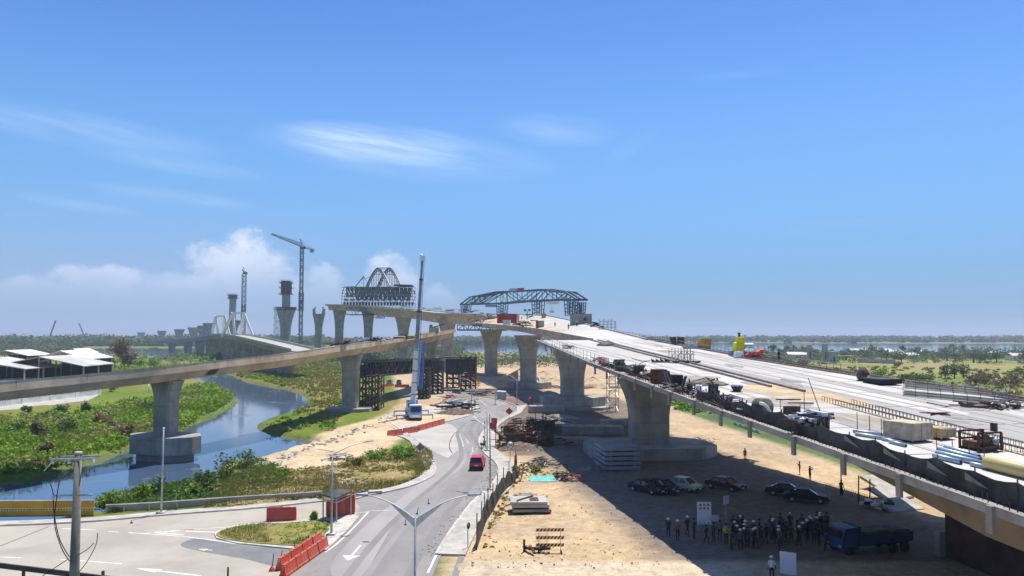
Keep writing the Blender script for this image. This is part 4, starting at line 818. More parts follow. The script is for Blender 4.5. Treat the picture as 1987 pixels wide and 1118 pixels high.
# traveller: lattice platforms hung beneath the deck near the pier
def traveller(name, label, x0, x1, yt, yb, D, dep, m_=steel_d, n=9):
    t = thing(name, label, 'formwork', P((x0+x1)/2, yb, D)); fr = MB(); pl = MB(); rl = MB()
    for d_ in (0, dep):
        for i in range(n+1):
            x = x0+(x1-x0)*i/n; fr.bar(P(x, yt, D+d_), P(x+(2 if i % 2 else -1), yb, D+d_), .3)
            if i < n: x2 = x0+(x1-x0)*(i+1)/n; fr.bar(P(x, yt if i % 2 else yb, D+d_), P(x2, yb if i % 2 else yt, D+d_), .25)
        fr.bar(P(x0, yt, D+d_), P(x1, yt, D+d_), .35); fr.bar(P(x0+2, yb, D+d_), P(x1-2, yb, D+d_), .4)
    fr.build('frame', m_, t, True)
    a, b, c, e = P(x0, yb, D), P(x1, yb, D), P(x1, yb, D)+Vector((0, dep, 0)), P(x0, yb, D)+Vector((0, dep, 0)); u = Vector((0, 0, .4))
    pl.add([a, b, c, e, a+u, b+u, c+u, e+u], [(3, 2, 1, 0), (4, 5, 6, 7), (0, 1, 5, 4), (1, 2, 6, 5), (2, 3, 7, 6), (3, 0, 4, 7)]); pl.build('platform', rust2, t, True)
    for i in range(n*2+1): x = x0+(x1-x0)*i/(n*2); rl.bar(P(x, yt, D-.5), P(x, yt, D-.5)+Vector((0, 0, 1.6)), .12)
    rl.bar(P(x0, yt, D-.5)+Vector((0, 0, 1.5)), P(x1, yt, D-.5)+Vector((0, 0, 1.5)), .12); rl.build('railing', galv, t, True); return t
traveller('form_traveller', 'dark lattice formwork traveller hung under the deck between ramp end and gantry', 888, 985, 631, 641, 322, 14)
traveller('form_traveller', 'dark formwork traveller hanging below the scaffolded bridge section', 672, 760, 597, 611, 545, 14)
traveller('form_platform', 'small dark platform below the girder right of the middle scaffold pier', 728, 745, 614, 617.5, 525, 5, n=3)
# scaffolded section with canopy and lattice arch
sc = thing('bridge_scaffold', 'dense grey scaffold shed with a lattice arch on top over the bridge', 'scaffold', P(735, 598, 545))
def SD(px): return float(np.interp(px, [660, 808], [590, 470]))
def W(px, y, o=0): return P(px, y, SD(px)+o)
b = MB(); l = MB(); d = MB()
cols = [663+i*(806-663)/26 for i in range(27)]
for o_ in (0, 7, 14, 20, 26):
    for i, x in enumerate(cols):
        xb = x; yt = 561.5+(3 if (i < 2 or i > 24) else 0); b.bar(W(xb, 594+ (x-663)*.03, o_), W(x+(1.2 if i < 13 else -.6), yt, o_), .22)
    for y in (557, 563, 568, 575, 581, 588): l.bar(W(663, y+1, o_), W(735, y, o_), .28); l.bar(W(735, y, o_), W(806, y+(2 if y < 570 else 1), o_), .28)
    for i in range(26):
        x, x2 = cols[i], cols[i+1]
        for (ya, yb_) in ((563, 575), (575, 588)):
            d.bar(W(x, ya, o_), W(x2, yb_, o_), .2)
            if i % 2: d.bar(W(x2, ya, o_), W(x, yb_, o_), .2)
for x in cols:
    for y in (563, 575, 588): l.bar(W(x, y, 0), W(x, y, 26), .2)
b.build('uprights', mat('arch_steel', (.12, .13, .14), .5, .3, .5), sc, True); l.build('ledgers', steel_d, sc, True); d.build('braces', steel_g, sc, True)
def qpanel(name, pts, th, m, par):
    n = Vector((0, th, 0)); o = MB(); k = len(pts); o.add(list(pts)+[p+n for p in pts], [tuple(range(k)), tuple(reversed(range(k, 2*k)))]+[(i, k+i, k+(i+1) % k, (i+1) % k) for i in range(k)]); return o.build(name, m, par, True)
deckm = mat('green_grey_mesh', (.10, .14, .13), .8, .4, .4)
for xa in range(688, 768, 10): qpanel('screen', [W(xa, 568.5), W(xa+9.4, 568.5), W(xa+9.4, 557.5), W(xa, 557)], .4, deckm, sc)
for xa in range(672, 800, 8): qpanel('screen', [W(xa, 576.5), W(xa+7, 577), W(xa+5.5, 571), W(xa-1.5, 570.5)], .4, deckm, sc)
for xa in range(668, 800, 12): qpanel('screen', [W(xa, 583.5), W(xa+8, 584), W(xa+7, 580.5), W(xa-1, 580)], .4, deckm, sc)
qpanel('canopy', [W(762, 553.5), W(798, 555), W(799, 552.8), W(768, 551.5)], 12, steel_d, sc)
dk_ = mat('dark_green_mesh', (.045, .075, .07), .8, .4, .6)
for xa in range(666, 802, 6): qpanel('screen', [W(xa, 593, 2), W(xa+4.2, 593.2, 2), W(xa+4.6, 586, 2), W(xa+.4, 585.8, 2)], .3, dk_, sc)
for xa in range(672, 800, 8): qpanel('screen', [W(xa, 571.5, 5), W(xa+7.4, 572, 5), W(xa+6.5, 558.5, 5), W(xa-.8, 558, 5)], .3, dk_, sc)
for xa in range(690, 790, 9): qpanel('screen', [W(xa, 581, 20), W(xa+7, 581.4, 20), W(xa+7, 573, 20), W(xa, 573, 20)], .3, dk_, sc)
fr = MB()
for o_ in (0, 13, 26):
    fr.bar(W(668, 557, o_), W(663, 575, o_), .35); fr.bar(W(688, 556, o_), W(668, 557, o_), .35); fr.bar(W(798, 557, o_), W(806, 571, o_), .35); fr.bar(W(672, 557, o_), W(798, 557, o_), .4)
    fr.bar(W(690, 556, o_), W(706, 536, o_), .5); fr.bar(W(706, 536, o_), W(706, 556, o_), .3); fr.bar(W(706, 536, o_), W(716, 556, o_), .3); fr.bar(W(700, 543, o_), W(718, 538, o_), .25)
fr.bar(W(668, 557, 0), W(668, 557, 26), .3); fr.build('frame', steel_d, sc, True)
ar = MB()
def arc(xc, rx, yb, h, n=12): return [(xc+rx*(2*i/n-1), yb-h*(1-abs(2*i/n-1)**1.55)) for i in range(n+1)]
for o_, xs in ((0, 0), (4, 0), (16, 22), (21, 22)):
    A = arc(734+xs, 23, 556, 36); B = arc(734+xs, 19, 556, 31)
    for i in range(12):
        ar.bar(W(*A[i], o_), W(*A[i+1], o_), .85); ar.bar(W(*B[i], o_), W(*B[i+1], o_), .5); ar.bar(W(*A[i], o_), W(*B[i], o_), .3); ar.bar(W(*A[i], o_), W(*B[i+1], o_), .3)
    for i in range(2, 11): ar.bar(W(*B[i], o_), W(B[i][0], 556, o_), .34)
A = arc(734, 23, 556, 36); B = arc(756, 23, 556, 36)
for i in range(3, 10): ar.bar(W(*A[i], 0), W(*B[i], 21), .4)
ar.build('lattice_arch', mat('arch_steel', (.12, .13, .14), .5, .3, .5), sc, True)
# --- truck mounted telescopic crane
tc = thing('mobile_crane', 'white and blue mobile crane with its telescopic boom raised beside the falsework', 'crane', G(800, 815), 0)
R0 = G(800, 816); cz = math.radians(-168)
def LC(x, y, z): c, s_ = math.cos(cz), math.sin(cz); return Vector((R0.x+x*c-y*s_, R0.y+x*s_+y*c+3, z))
Mz = Matrix.Rotation(cz, 3, 'Z')
def cbox(m, x, y, z, dx, dy, dz): m.box(LC(x, y, z), (dx, dy, dz), M=Mz)
m = MB(); cbox(m, 0, -3, 1.15, 2.5, 11.5, .7); cbox(m, 0, -3.5, 1.7, 2.7, 9.0, .3); cbox(m, 0, 3.4, 1.3, 2.7, 1.6, .5); m.build('chassis', blue_l, tc, True)
m = MB(); ys = [(2.2, .9), (4.35, .9), (4.55, 1.6), (4.3, 2.0), (3.95, 3.0), (2.4, 3.1), (2.2, 2.8)]
m.loft([[LC(sx*1.32, y, z) for y, z in ys] for sx in (-1, 1)]); cabo = m.build('cab', blue_l, tc, True)
m = MB(); m.loft([[LC(-1.1, 4.50, 1.95), LC(1.1, 4.50, 1.95), LC(1.0, 4.06, 2.88), LC(-1.0, 4.06, 2.88)], [LC(-1.1, 4.40, 1.95), LC(1.1, 4.40, 1.95), LC(1.0, 3.98, 2.88), LC(-1.0, 3.98, 2.88)]]); m.build('windscreen', glass_m, cabo)
cabo.children[0].location = -tc.location
m = MB(); cbox(m, 0, 3.2, 3.2, 2.5, 1.6, .2); m.build('cab_roof', white_m, tc, True)
m = MB(); cbox(m, 0, 4.66, 1.05, 2.6, .25, .55); m.build('bumper', white_m, tc, True)
for sx in (-1, 1):
    m = MB(); cbox(m, sx*1.0, 4.82, 1.1, .4, .08, .22); m.build('headlight', galv, tc, True)
    for y in (3.2, 1.2, -3.6, -5.2, -6.8):
        w_o = MB(); w_o.lathe((0, 0, 0), [(0, -.2), (.54, -.2), (.58, -.1), (.58, .1), (.54, .2), (0, .2)], 16, 'X'); o = w_o.build('wheel', black_m, tc); o.location = LC(sx*1.15, y, .6)-tc.location; o.rotation_euler = (0, 0, cz)
        w_o = MB(); w_o.lathe((0, 0, 0), [(0, -.22), (.28, -.22), (.28, .22), (0, .22)], 10, 'X'); w_o.build('rim', galv, o)
m = MB(); cbox(m, 0, -3.4, 2.3, 2.5, 4.6, 1.0); cbox(m, 0, -5.6, 2.9, 2.4, 1.8, 1.6); m.build('turntable', blue_l, tc, True)
m = MB(); cbox(m, 1.0, -1.0, 2.7, .9, 1.9, 1.5); m.build('operator_cab', white_m, tc, True); m = MB(); cbox(m, 1.0, -.02, 2.9, .75, .06, .9); m.build('operator_window', glass_m, tc, True)
for sx in (-1, 1):
    for y in (1.8, -7.6):
        m = MB(); m.bar(LC(sx*1.2, y, 1.0), LC(sx*3.9, y, 1.0), .35, .3); m.bar(LC(sx*3.8, y, 1.1), LC(sx*3.8, y, .15), .2); cbox(m, sx*3.8, y, .1, .8, .8, .14); m.build('outrigger', galv, tc, True)
bp = LC(0, -3.2, 3.0); bt = P(820, 497, bp.y-1.0); BD = bt-bp
def seg(a, b, w_, m_, nm, par=tc): x = MB(); x.bar(bp+BD*a, bp+BD*b, w_, w_*1.2, up=Vector((0, 1, 0))); return x.build(nm, m_, par, True)
seg(0, .37, 1.05, white_m, 'boom_base'); seg(.37, .62, .78, steel_g, 'boom_section'); seg(.62, .84, .62, steel_g, 'boom_section'); seg(.84, .98, .5, steel_g, 'boom_section')
for a in (.06, .14, .22, .30, .36): seg(a, a+.004, 1.16, steel_d, 'boom_collar')
seg(.616, .628, .95, steel_d, 'boom_collar'); seg(.835, .845, .8, steel_d, 'boom_collar')
x = MB(); q = bp+BD*.985; x.box(q, (1.1, .9, 1.1)); x.lathe(q+Vector((-.2, -.3, .5)), [(0, -.2), (.45, -.2), (.45, .2), (0, .2)], 12, 'X'); x.bar(q, q+Vector((.9, -.2, .3)), .3); x.build('boom_head', white_m, tc, True)
x = MB(); lattice(x, bp+BD*.10+Vector((1.3, -.3, 0)), bp+BD*.42+Vector((1.25, -.3, 0)), .95, 12, .13); x.build('folded_jib', blue_m, tc, True)
x = MB(); x.bar(bp+BD*.12+Vector((.95, -.8, 0)), bp+BD*.42+Vector((.95, -.8, 0)), .35, .2); x.build('jib_rail', blue_l, tc, True)
x = MB(); x.tube(bp+Vector((-.3, 2.0, -.2)), bp+BD*.14+Vector((0, .4, 0)), .28); x.build('luffing_cylinder', galv, tc, True)
x = MB(); x.path([bp+BD*.98+Vector((.5, -.6, 0)), bp+BD*.25+Vector((.9, -.9, 0))], .05, 4); x.build('hoist_rope', steel_d, tc, True)
# --- falsework below the ramp behind the crane
def fbase(px, D): return P(px, 650+1500*18/D*1.0, D)
fw = thing('falsework_platform', 'black lattice falsework deck under the approach ramp behind the crane', 'formwork', P(780, 700, 215))
L0, L1 = P(700, 703, 190), P(853, 697, 250); L2, L3 = P(742, 733, 190), P(853, 716, 250)
m = MB(); n = 22
for dp in (0, 5, 10):
    o_ = Vector((0, dp, 0))
    for i in range(n):
        a0, a1 = L0.lerp(L1, i/n)+o_, L0.lerp(L1, (i+1)/n)+o_; zb0 = a0-Vector((0, 0, 3.6)); zb1 = a1-Vector((0, 0, 3.6))
        m.bar(a0, a1, .5); m.bar(zb0, zb1, .5); m.bar(a0, zb0, .35); m.bar(a0 if i % 2 else zb0, zb1 if i % 2 else a1, .35)
m.build('girders', steel_d, fw, True)
m = MB(); 
for dz_ in (-.2, -3.7):
    a, b, c, e = L0+Vector((0, -1, dz_)), L1+Vector((0, -1, dz_)), L1+Vector((0, 11, dz_)), L0+Vector((0, 11, dz_)); u = Vector((0, 0, .25)); m.add([a, b, c, e, a+u, b+u, c+u, e+u], [(3, 2, 1, 0), (4, 5, 6, 7), (0, 1, 5, 4), (1, 2, 6, 5), (2, 3, 7, 6), (3, 0, 4, 7)])
m.build('boards', steel_d, fw, True)
m = MB(); a, b = L0+Vector((0, 1, -.6)), L1+Vector((0, 1, -.6)); u = Vector((0, 0, -2.6)); v_ = Vector((0, .2, 0)); m.add([a, b, b+u, a+u, a+v_, b+v_, b+u+v_, a+u+v_], [(3, 2, 1, 0), (4, 5, 6, 7), (0, 1, 5, 4), (1, 2, 6, 5), (2, 3, 7, 6), (3, 0, 4, 7)]); m.build('side_sheeting', steel_d, fw, True)
rl = MB()
for i in range(24): a = L0.lerp(L1, i/23)+Vector((0, -.8, 0)); rl.bar(a, a+Vector((0, 0, 1.2)), .1)
rl.bar(L0+Vector((0, -.8, 1.15)), L1+Vector((0, -.8, 1.15)), .08); rl.build('railing', steel_g, fw, True)
def ftower(label, px0, px1, D, ytop, nx, nz, m_=rust2, dep=4.5, ny=1):
    a = P(px0, 700, D); b = P(px1, 700, D); z = P(px0, ytop, D).z; c = (a+b)/2
    return scaffold(label, (c.x, c.y+dep/2, 0), (b.x-a.x, dep, z), nx, ny, nz, .13, m_, 0, 'falsework_tower', None, None, 'scaffold')
ftower('brown falsework tower left of the crane next to the tall ramp pier', 699, 736, 186, 730, 3, 5, rust2, 7, 2)
ftower('dark falsework tower just right of the crane boom', 812, 832, 218, 716, 3, 8, steel_d, 5, 2)
ftower('dark falsework tower at the right end of the black falsework deck', 838, 858, 236, 702, 2, 9, steel_d, 5, 2)
ftower('brown falsework tower with white bags inside next to the road bend', 866, 890, 262, 700, 2, 6, rust2, 6, 2)
ftower('brown falsework tower beside the orange boards', 893, 922, 250, 694, 3, 7, rust2, 6, 2)
q = P(900, 694, 252); t = thing('falsework_deck', 'brown timber deck topping the falsework towers right of the dark one', 'formwork', (q.x, q.y, 0)); m = MB(); m.box((-1, 4, q.z), (11, 8, .35)); m.build('boards', rust2, t); m = MB(); m.box((-1, 4.0, q.z-3), (10, 6, 4.8)); m.build('screen', steel_d, t)
o = MB(); q = G(905, 752)
for i in range(6): o.box((q.x+1, q.y, .8+i*.55), (7.5, .15, .34), rz=.05)
for x in (-2.4, 1, 4): o.box((q.x+x, q.y+.2, 1.9), (.2, .2, 3.8), rz=.05)
tag(o.build('hoarding', yell_o), 'orange board hoarding behind the rubble pile under the bridge', 'hoarding')
# ------------------------------------------------------------------ people, vehicles
def person_mesh(pose='stand', helmet=True):
    # joints: name: (x, y, z, radius); facing -y
    st = {'stand': (.0, .0), 'walk': (.28, -.28)}.get(pose, (0, 0))
    J = {'hip': (0, 0, .95, .15), 'belly': (0, .01, 1.1, .14), 'chest': (0, .0, 1.32, .165), 'neck0': (0, 0, 1.47, .075), 'neck': (0, -.01, 1.53, .06), 'head': (0, -.02, 1.64, .10), 'top': (0, -.02, 1.72, .085)}
    E = [('hip', 'belly'), ('belly', 'chest'), ('chest', 'neck0'), ('neck0', 'neck'), ('neck', 'head'), ('head', 'top')]
    for sd, sg, ph in (('l', -1, st[0]), ('r', 1, st[1])):
        J['th'+sd] = (sg*.10, -.0, .88, .10); J['kn'+sd] = (sg*.11, -ph*.6-.02, .49, .062); J['an'+sd] = (sg*.11, -ph*.9+.03, .09, .042); J['to'+sd] = (sg*.12, -ph*.9-.16, .04, .04)
        E += [('hip', 'th'+sd), ('th'+sd, 'kn'+sd), ('kn'+sd, 'an'+sd), ('an'+sd, 'to'+sd)]
        J['sh'+sd] = (sg*.19, 0, 1.42, .062)
        if pose == 'camera': el, wr = (sg*.27, -.16, 1.24), (sg*.10, -.30, 1.50)
        elif pose == 'fold': el, wr = (sg*.27, -.05, 1.15), (-sg*.02, -.22, 1.17)
        elif pose == 'walk': el, wr = (sg*.26, -ph*.3*-1, 1.16), (sg*.27, ph*.6-.08, .93)
        else: el, wr = (sg*.25, .02, 1.14), (sg*.26, -.06, .90)
        J['el'+sd] = el+(.045,); J['wr'+sd] = wr+(.03,)
        d = (Vector(wr)-Vector(el)).normalized(); w_ = Vector(wr); pa = w_+d*.07; J['pa'+sd] = tuple(pa)+(.032,)
        E += [('chest', 'sh'+sd), ('sh'+sd, 'el'+sd), ('el'+sd, 'wr'+sd), ('wr'+sd, 'pa'+sd)]
        up = Vector((0, 0, 1)) if abs(d.z) < .7 else Vector((0, -1, 0)); side = d.cross(up).normalized()
        for f in range(4): q = pa+side*((f-1.5)*.018)+d*.035; q2 = q+d*(.04-.006*abs(f-1.3)); J['f%d%s' % (f, sd)] = tuple(q)+(.009,); J['g%d%s' % (f, sd)] = tuple(q2-up*.01)+(.008,); E += [('pa'+sd, 'f%d%s' % (f, sd)), ('f%d%s' % (f, sd), 'g%d%s' % (f, sd))]
        q = w_+d*.03+side*.045; J['t'+sd] = tuple(q)+(.011,); q = q+d*.035+side*.01; J['u'+sd] = tuple(q)+(.009,); E += [('wr'+sd, 't'+sd), ('t'+sd, 'u'+sd)]
    J['nose'] = (0, -.125, 1.625, .018); E.append(('head', 'nose'))
    k = list(J); me = bpy.data.meshes.new('body'); me.from_pydata([J[a][:3] for a in k], [(k.index(a), k.index(b)) for a, b in E], [])
    o = bpy.data.objects.new('body', me); C.objects.link(o); o.modifiers.new('s', 'SKIN')
    for i, a in enumerate(k): me.skin_vertices[0].data[i].radius = (J[a][3], J[a][3]*(.8 if a in ('chest', 'belly', 'hip') else 1)); me.skin_vertices[0].data[i].use_root = (a == 'hip')
    o.modifiers.new('u', 'SUBSURF').levels = 1
    dg = bpy.context.evaluated_depsgraph_get(); m2 = bpy.data.meshes.new_from_object(o.evaluated_get(dg)); bpy.data.objects.remove(o)
    m2.materials.clear()
    for m_ in (skin_m, skin_m, skin_m, black_m): m2.materials.append(m_)
    for p in m2.polygons:
        c = p.center; p.use_smooth = True
        arm = abs(c.x) > .215 or (c.y < -.17 and c.z > .8)
        if c.z < .11: i = 3
        elif c.z < .97 and not (abs(c.x) > .19): i = 2
        elif c.z < 1.50 and not (arm and (c.z < 1.13 or c.y < -.14)): i = 1
        else: i = 0
        p.material_index = i
    return m2
PM = {k: person_mesh(k) for k in ('stand', 'walk', 'camera', 'fold')}
cl = {k: mat('cloth_'+k, v, .9, .2, 6) for k, v in {'dark': (.03, .032, .04), 'navy': (.03, .05, .12), 'orange': (.30, .10, .04), 'white': (.72, .72, .70), 'blue': (.05, .12, .28), 'red': (.16, .02, .02), 'khaki': (.22, .18, .10), 'green': (.04, .22, .12), 'grey': (.12, .12, .12), 'bright': (.5, .03, .03), 'yellow': (.6, .5, .05)}.items()}
hm = MB(); hm.lathe((0, -.02, 1.69), [(.155, 0), (.15, .015), (.125, .02), (.122, .06), (.10, .10), (.05, .13), (0, .135)], 12); hm.box((0, -.16, 1.70), (.16, .08, .012))
hair = MB(); hair.lathe((0, 0, 1.66), [(.108, -.06), (.115, 0), (.105, .06), (.06, .10), (0, .115)], 10)
helmet0 = hm.build('helmet', white_m); hair0 = hair.build('hair', black_m); HM, HR = helmet0.data, hair0.data; bpy.data.objects.remove(helmet0); bpy.data.objects.remove(hair0)
def person(loc, rz, label, pose='stand', shirt='dark', trousers='dark', hat='white', group=None, sc=1.0):
    o = bpy.data.objects.new('person', PM[pose]); C.objects.link(o); o.location = loc; o.rotation_euler = (0, 0, rz); o.scale = (sc, sc, sc); tag(o, label, 'person', group)
    o.material_slots[1].link = 'OBJECT'; o.material_slots[1].material = cl[shirt]; o.material_slots[2].link = 'OBJECT'; o.material_slots[2].material = cl[trousers]
    h = bpy.data.objects.new('helmet' if hat else 'hair', HM if hat else HR); C.objects.link(h); h.parent = o
    if hat and hat != 'white': h.material_slots[0].link = 'OBJECT'; h.material_slots[0].material = yellow_m
    return o
def car(name, label, loc, rz, paint, kind='suv', group=None):
    t = thing(name, label, 'car', loc, rz, group)   # front along -y
    Lh, W, H, belt = {'suv': (2.3, .93, 1.72, .98), 'hatch': (1.95, .84, 1.48, .88), 'sedan': (2.25, .88, 1.42, .86)}[kind]
    if kind == 'suv': pr = [(-Lh, .45), (-Lh, .85), (-Lh+.1, .98), (-Lh+1.0, 1.06), (Lh-.05, 1.08), (Lh, .9), (Lh, .45)]; cab = [(-1.15, 1.04), (-.45, H-.06), (-.2, H), (Lh-.55, H), (Lh-.25, H-.08), (Lh-.02, 1.06)]
    elif kind == 'hatch': pr = [(-Lh, .4), (-Lh, .7), (-Lh+.1, .82), (-Lh+.85, .95), (Lh-.05, .98), (Lh, .8), (Lh, .4)]; cab = [(-1.05, .94), (-.3, H-.05), (0, H), (Lh-.75, H-.02), (Lh-.4, H-.12), (Lh-.06, .97)]
    else: pr = [(-Lh, .38), (-Lh, .66), (-Lh+.1, .78), (-Lh+1.0, .9), (Lh-.5, .96), (Lh-.05, .92), (Lh, .8), (Lh, .38)]; cab = [(-1.15, .9), (-.35, H-.05), (0, H), (.75, H-.02), (1.05, H-.1), (1.75, .95)]
    def hull(pts, w0, w1, zt):
        rr = []
        for f in (-1, -.9, 0, .9, 1):
            rr.append([Vector((f*(w0+(w1-w0)*max(0, (z-pts[0][1])/(zt-pts[0][1]+1e-6))), y*(1 if abs(f) < 1 else .985), z-(0.04 if abs(f) == 1 and z > .5 else 0))) for y, z in pts])
        return rr
    m = MB(); m.loft(hull(pr, W-.02, W-.04, 1.1)); 
    for sx in (-1, 1):
        for y in (-Lh+.85, Lh-.8): m.box((sx*(W-.04), y, .62), (.16, .95, .2))
    b = m.build('body', paint, t); m = MB(); m.loft(hull(cab, W-.08, W-.24, H)); g = m.build('windows', glass_m, t)
    m = MB(); yr = [c for c in cab if c[1] > H-.11]; y0, y1 = yr[0][0], yr[-1][0]
    m.box((0, (y0+y1)/2, H+.012), ((W-.22)*2, y1-y0+.05, .05)); m.build('roof', paint, t)
    m = MB()
    for sx in (-1, 1):
        for (a, c) in ((cab[0], yr[0]), (yr[-1], cab[-1])): m.bar((sx*(W-.10), a[0], a[1]) if a in (cab[0], cab[-1]) else (sx*(W-.245), a[0], a[1]), (sx*(W-.10), c[0], c[1]) if c in (cab[0], cab[-1]) else (sx*(W-.245), c[0], c[1]), .09)
        m.bar((sx*(W-.09), .35, cab[0][1]), (sx*(W-.22), .3, H), .08)
    m.build('pillars', paint, t)
    for sx in (-1, 1):
        for y in (-Lh+.85, Lh-.8):
            w_o = MB(); w_o.lathe((0, 0, 0), [(0, -.11), (.31, -.11), (.34, -.07), (.34, .07), (.31, .11), (0, .11)], 16, 'X'); o = w_o.build('wheel', black_m, t); o.location = (sx*(W-.12), y, .34)
            r = MB(); r.lathe((0, 0, 0), [(0, -.13), (.2, -.13), (.2, .13), (0, .13)], 8, 'X'); r.build('rim', galv, o)
        MB().box((sx*(W+.08), -.75, belt+.14), (.2, .12, .14)).build('mirror', paint, t)
        MB().box((sx*(W-.25), -Lh-.005, .74), (.34, .06, .14)).build('headlight', galv, t); MB().box((sx*(W-.17), Lh+.005, .82), (.2, .06, .26)).build('tail_light', red_p, t)
    MB().box((0, Lh+.03, .5), (W*1.9, .12, .2)).build('bumper', black_m, t); MB().box((0, -Lh-.03, .46), (W*1.9, .12, .2)).build('bumper', black_m, t)
    MB().box((0, Lh+.02, .72), (.5, .05, .14)).build('number_plate', white_m, t); MB().box((0, -Lh-.1, .5), (.5, .04, .13)).build('number_plate', white_m, t)
    return t
car('car', 'dark red car driving away on the curved road', G(925, 914, .01)+Vector((0, 2.2, 0)), math.pi-.03, red_p, 'suv')
dcar = mat('dark_car_paint', (.012, .014, .02), .5, .1, 1, spec=.4); wcar = mat('pale_car_paint', (.60, .56, .34), .35, .1, 1, spec=.6); gcar = mat('grey_car_paint', (.08, .08, .085), .3, .1, 1, spec=.6)
car('car', 'leftmost dark car parked in the deck shade next to another dark car', G(1256, 956), math.radians(38), dcar, 'sedan')
car('car', 'dark car parked between the leftmost dark car and the pale yellow hatchback', G(1288, 956), math.radians(38), dcar, 'hatch')
car('car', 'pale yellow hatchback parked in the shade under the deck', G(1330, 952), math.radians(42), wcar, 'hatch')
car('car', 'dark car with a red front parked to the right of the pale yellow hatchback', G(1408, 950), math.radians(40), mat('maroon_paint', (.09, .015, .02), .4, .1, 1), 'sedan')
car('car', 'farther of the two dark cars parked together under the deck', G(1528, 962), math.radians(66), dcar, 'sedan')
car('car', 'nearer of the two dark cars parked together under the deck', G(1565, 974), math.radians(68), dcar, 'sedan')
car('car', 'small dark car behind the red barriers left of the crane boom', G(756, 747), math.radians(4), gcar, 'suv')
car('car', 'small dark car right of the other one behind the red barriers at the crane boom', G(774, 747), math.radians(8), dcar, 'suv')
# blue truck in the shade
q = G(1688, 1070); t = thing('truck', 'dark blue lorry parked in the shade under the deck beside the crowd', 'truck', q, math.radians(-74))
m = MB(); m.loft([[Vector((sx*1.2, y, z)) for y, z in [(-4.2, .7), (-4.25, 1.7), (-3.8, 2.7), (-2.4, 2.75), (-2.4, .7)]] for sx in (-1, 1)]); m.build('cab', mat('deep_blue_paint', (.015, .06, .17), .45, .15, 1, spec=.5), t); t.scale = (.85, .82, .85)
MB().box((0, -4.22, 2.1), (2.0, .3, .8), M=Matrix.Rotation(.3, 3, 'X')).build('windscreen', glass_m, t); MB().box((0, .9, .85), (1.0, 7, .3)).build('chassis', black_m, t)
m = MB(); m.box((0, 1.0, 1.15), (2.5, 6.4, .2)); m.box((-1.2, 1, 1.6), (.08, 6.4, .8)); m.box((1.2, 1, 1.6), (.08, 6.4, .8)); m.box((0, 4.2, 1.6), (2.5, .08, .8)); m.box((0, -2.1, 2.0), (2.5, .08, 1.6)); m.build('cargo_bed', mat('dark_blue_paint', (.02, .05, .12), .5, .2, 1), t)
MB().box((0, 1.0, 1.75), (2.0, 5.0, .9)).build('load', tarp_m, t)
for sx in (-1, 1):
    MB().box((sx*.85, -4.3, 1.0), (.35, .1, .2)).build('headlight', galv, t)
    for y in (-3.3, 1.9, 3.3):
        w_o = MB(); w_o.lathe((0, 0, 0), [(0, -.18), (.46, -.18), (.5, -.1), (.5, .1), (.46, .18), (0, .18)], 16, 'X'); o = w_o.build('wheel', black_m, t); o.location = (sx*1.05, y, .5)
# people on the ground
pr = person
pr(G(1446, 894), 2.9, 'person in dark clothes standing alone at the edge of the deck shade', 'stand', 'dark', 'dark', None)
pr(G(1552, 922), -1.9, 'left one of two dark clad surveyors at the shade edge, arms raised', 'camera', 'dark', 'dark', None)
pr(G(1572, 932), 1.9, 'right one of two dark clad surveyors at the shade edge, arms raised', 'camera', 'dark', 'dark', None)
pr(G(1633, 962), 2.2, 'person in dark clothes beside the coiled wire and posts', 'stand', 'dark', 'dark', None)
pr(G(1297, 1045), -.3, 'white helmeted man in dark clothes at the left end of the crowd', 'stand', 'dark', 'dark')
pr(G(1315, 1049), .2, 'white helmeted worker in an orange shirt second from the left of the crowd', 'fold', 'orange', 'dark')
pr(G(1498, 1127), 3.0, 'white shirted person with pale cap in front of the crowd', 'stand', 'white', 'dark')
pr(G(940, 873), 2.6, 'pedestrian in green on the pavement beside the road bend', 'walk', 'green', 'dark', None)
pr(G(921.5, 790), .4, 'pedestrian in dark clothes at the tip of the rubble island', 'walk', 'dark', 'navy', None)
pr(G(858, 800), 0, 'worker in red at the left end of the scrap pile', 'stand', 'bright', 'khaki')
crowd = [(1334, 1040, 'dark', 'white'), (1347, 1046, 'navy', None), (1385, 1052, 'navy', None), (1397, 1047, 'khaki', None), (1409, 1056, 'yellow', None), (1426, 1052, 'dark', 'white'), (1431, 1060, 'dark', 'white'), (1446, 1050, 'grey', 'white'), (1452, 1062, 'dark', None), (1463, 1052, 'red', 'white'), (1474, 1046, 'dark', None), (1462, 1066, 'dark', 'white'), (1478, 1060, 'red', None), (1492, 1050, 'grey', None), (1499, 1047, 'dark', 'white'), (1510, 1056, 'navy', None), (1521, 1048, 'dark', None), (1535, 1056, 'dark', None), (1548, 1050, 'navy', None), (1551, 1062, 'dark', 'white'), (1566, 1048, 'dark', 'white'), (1572, 1040, 'dark', 'white'), (1586, 1043, 'blue', 'white'), (1580, 1056, 'dark', None), (1600, 1052, 'dark', None), (1371, 1056, 'dark', None)]
rc = random.Random(9)
for k in range(34):
    x = rc.uniform(1410, 1612); y = rc.uniform(1030, 1072); crowd.append((x, y, rc.choice(['dark', 'dark', 'dark', 'navy', 'grey', 'red']), rc.choice(['white', None, None, None])))
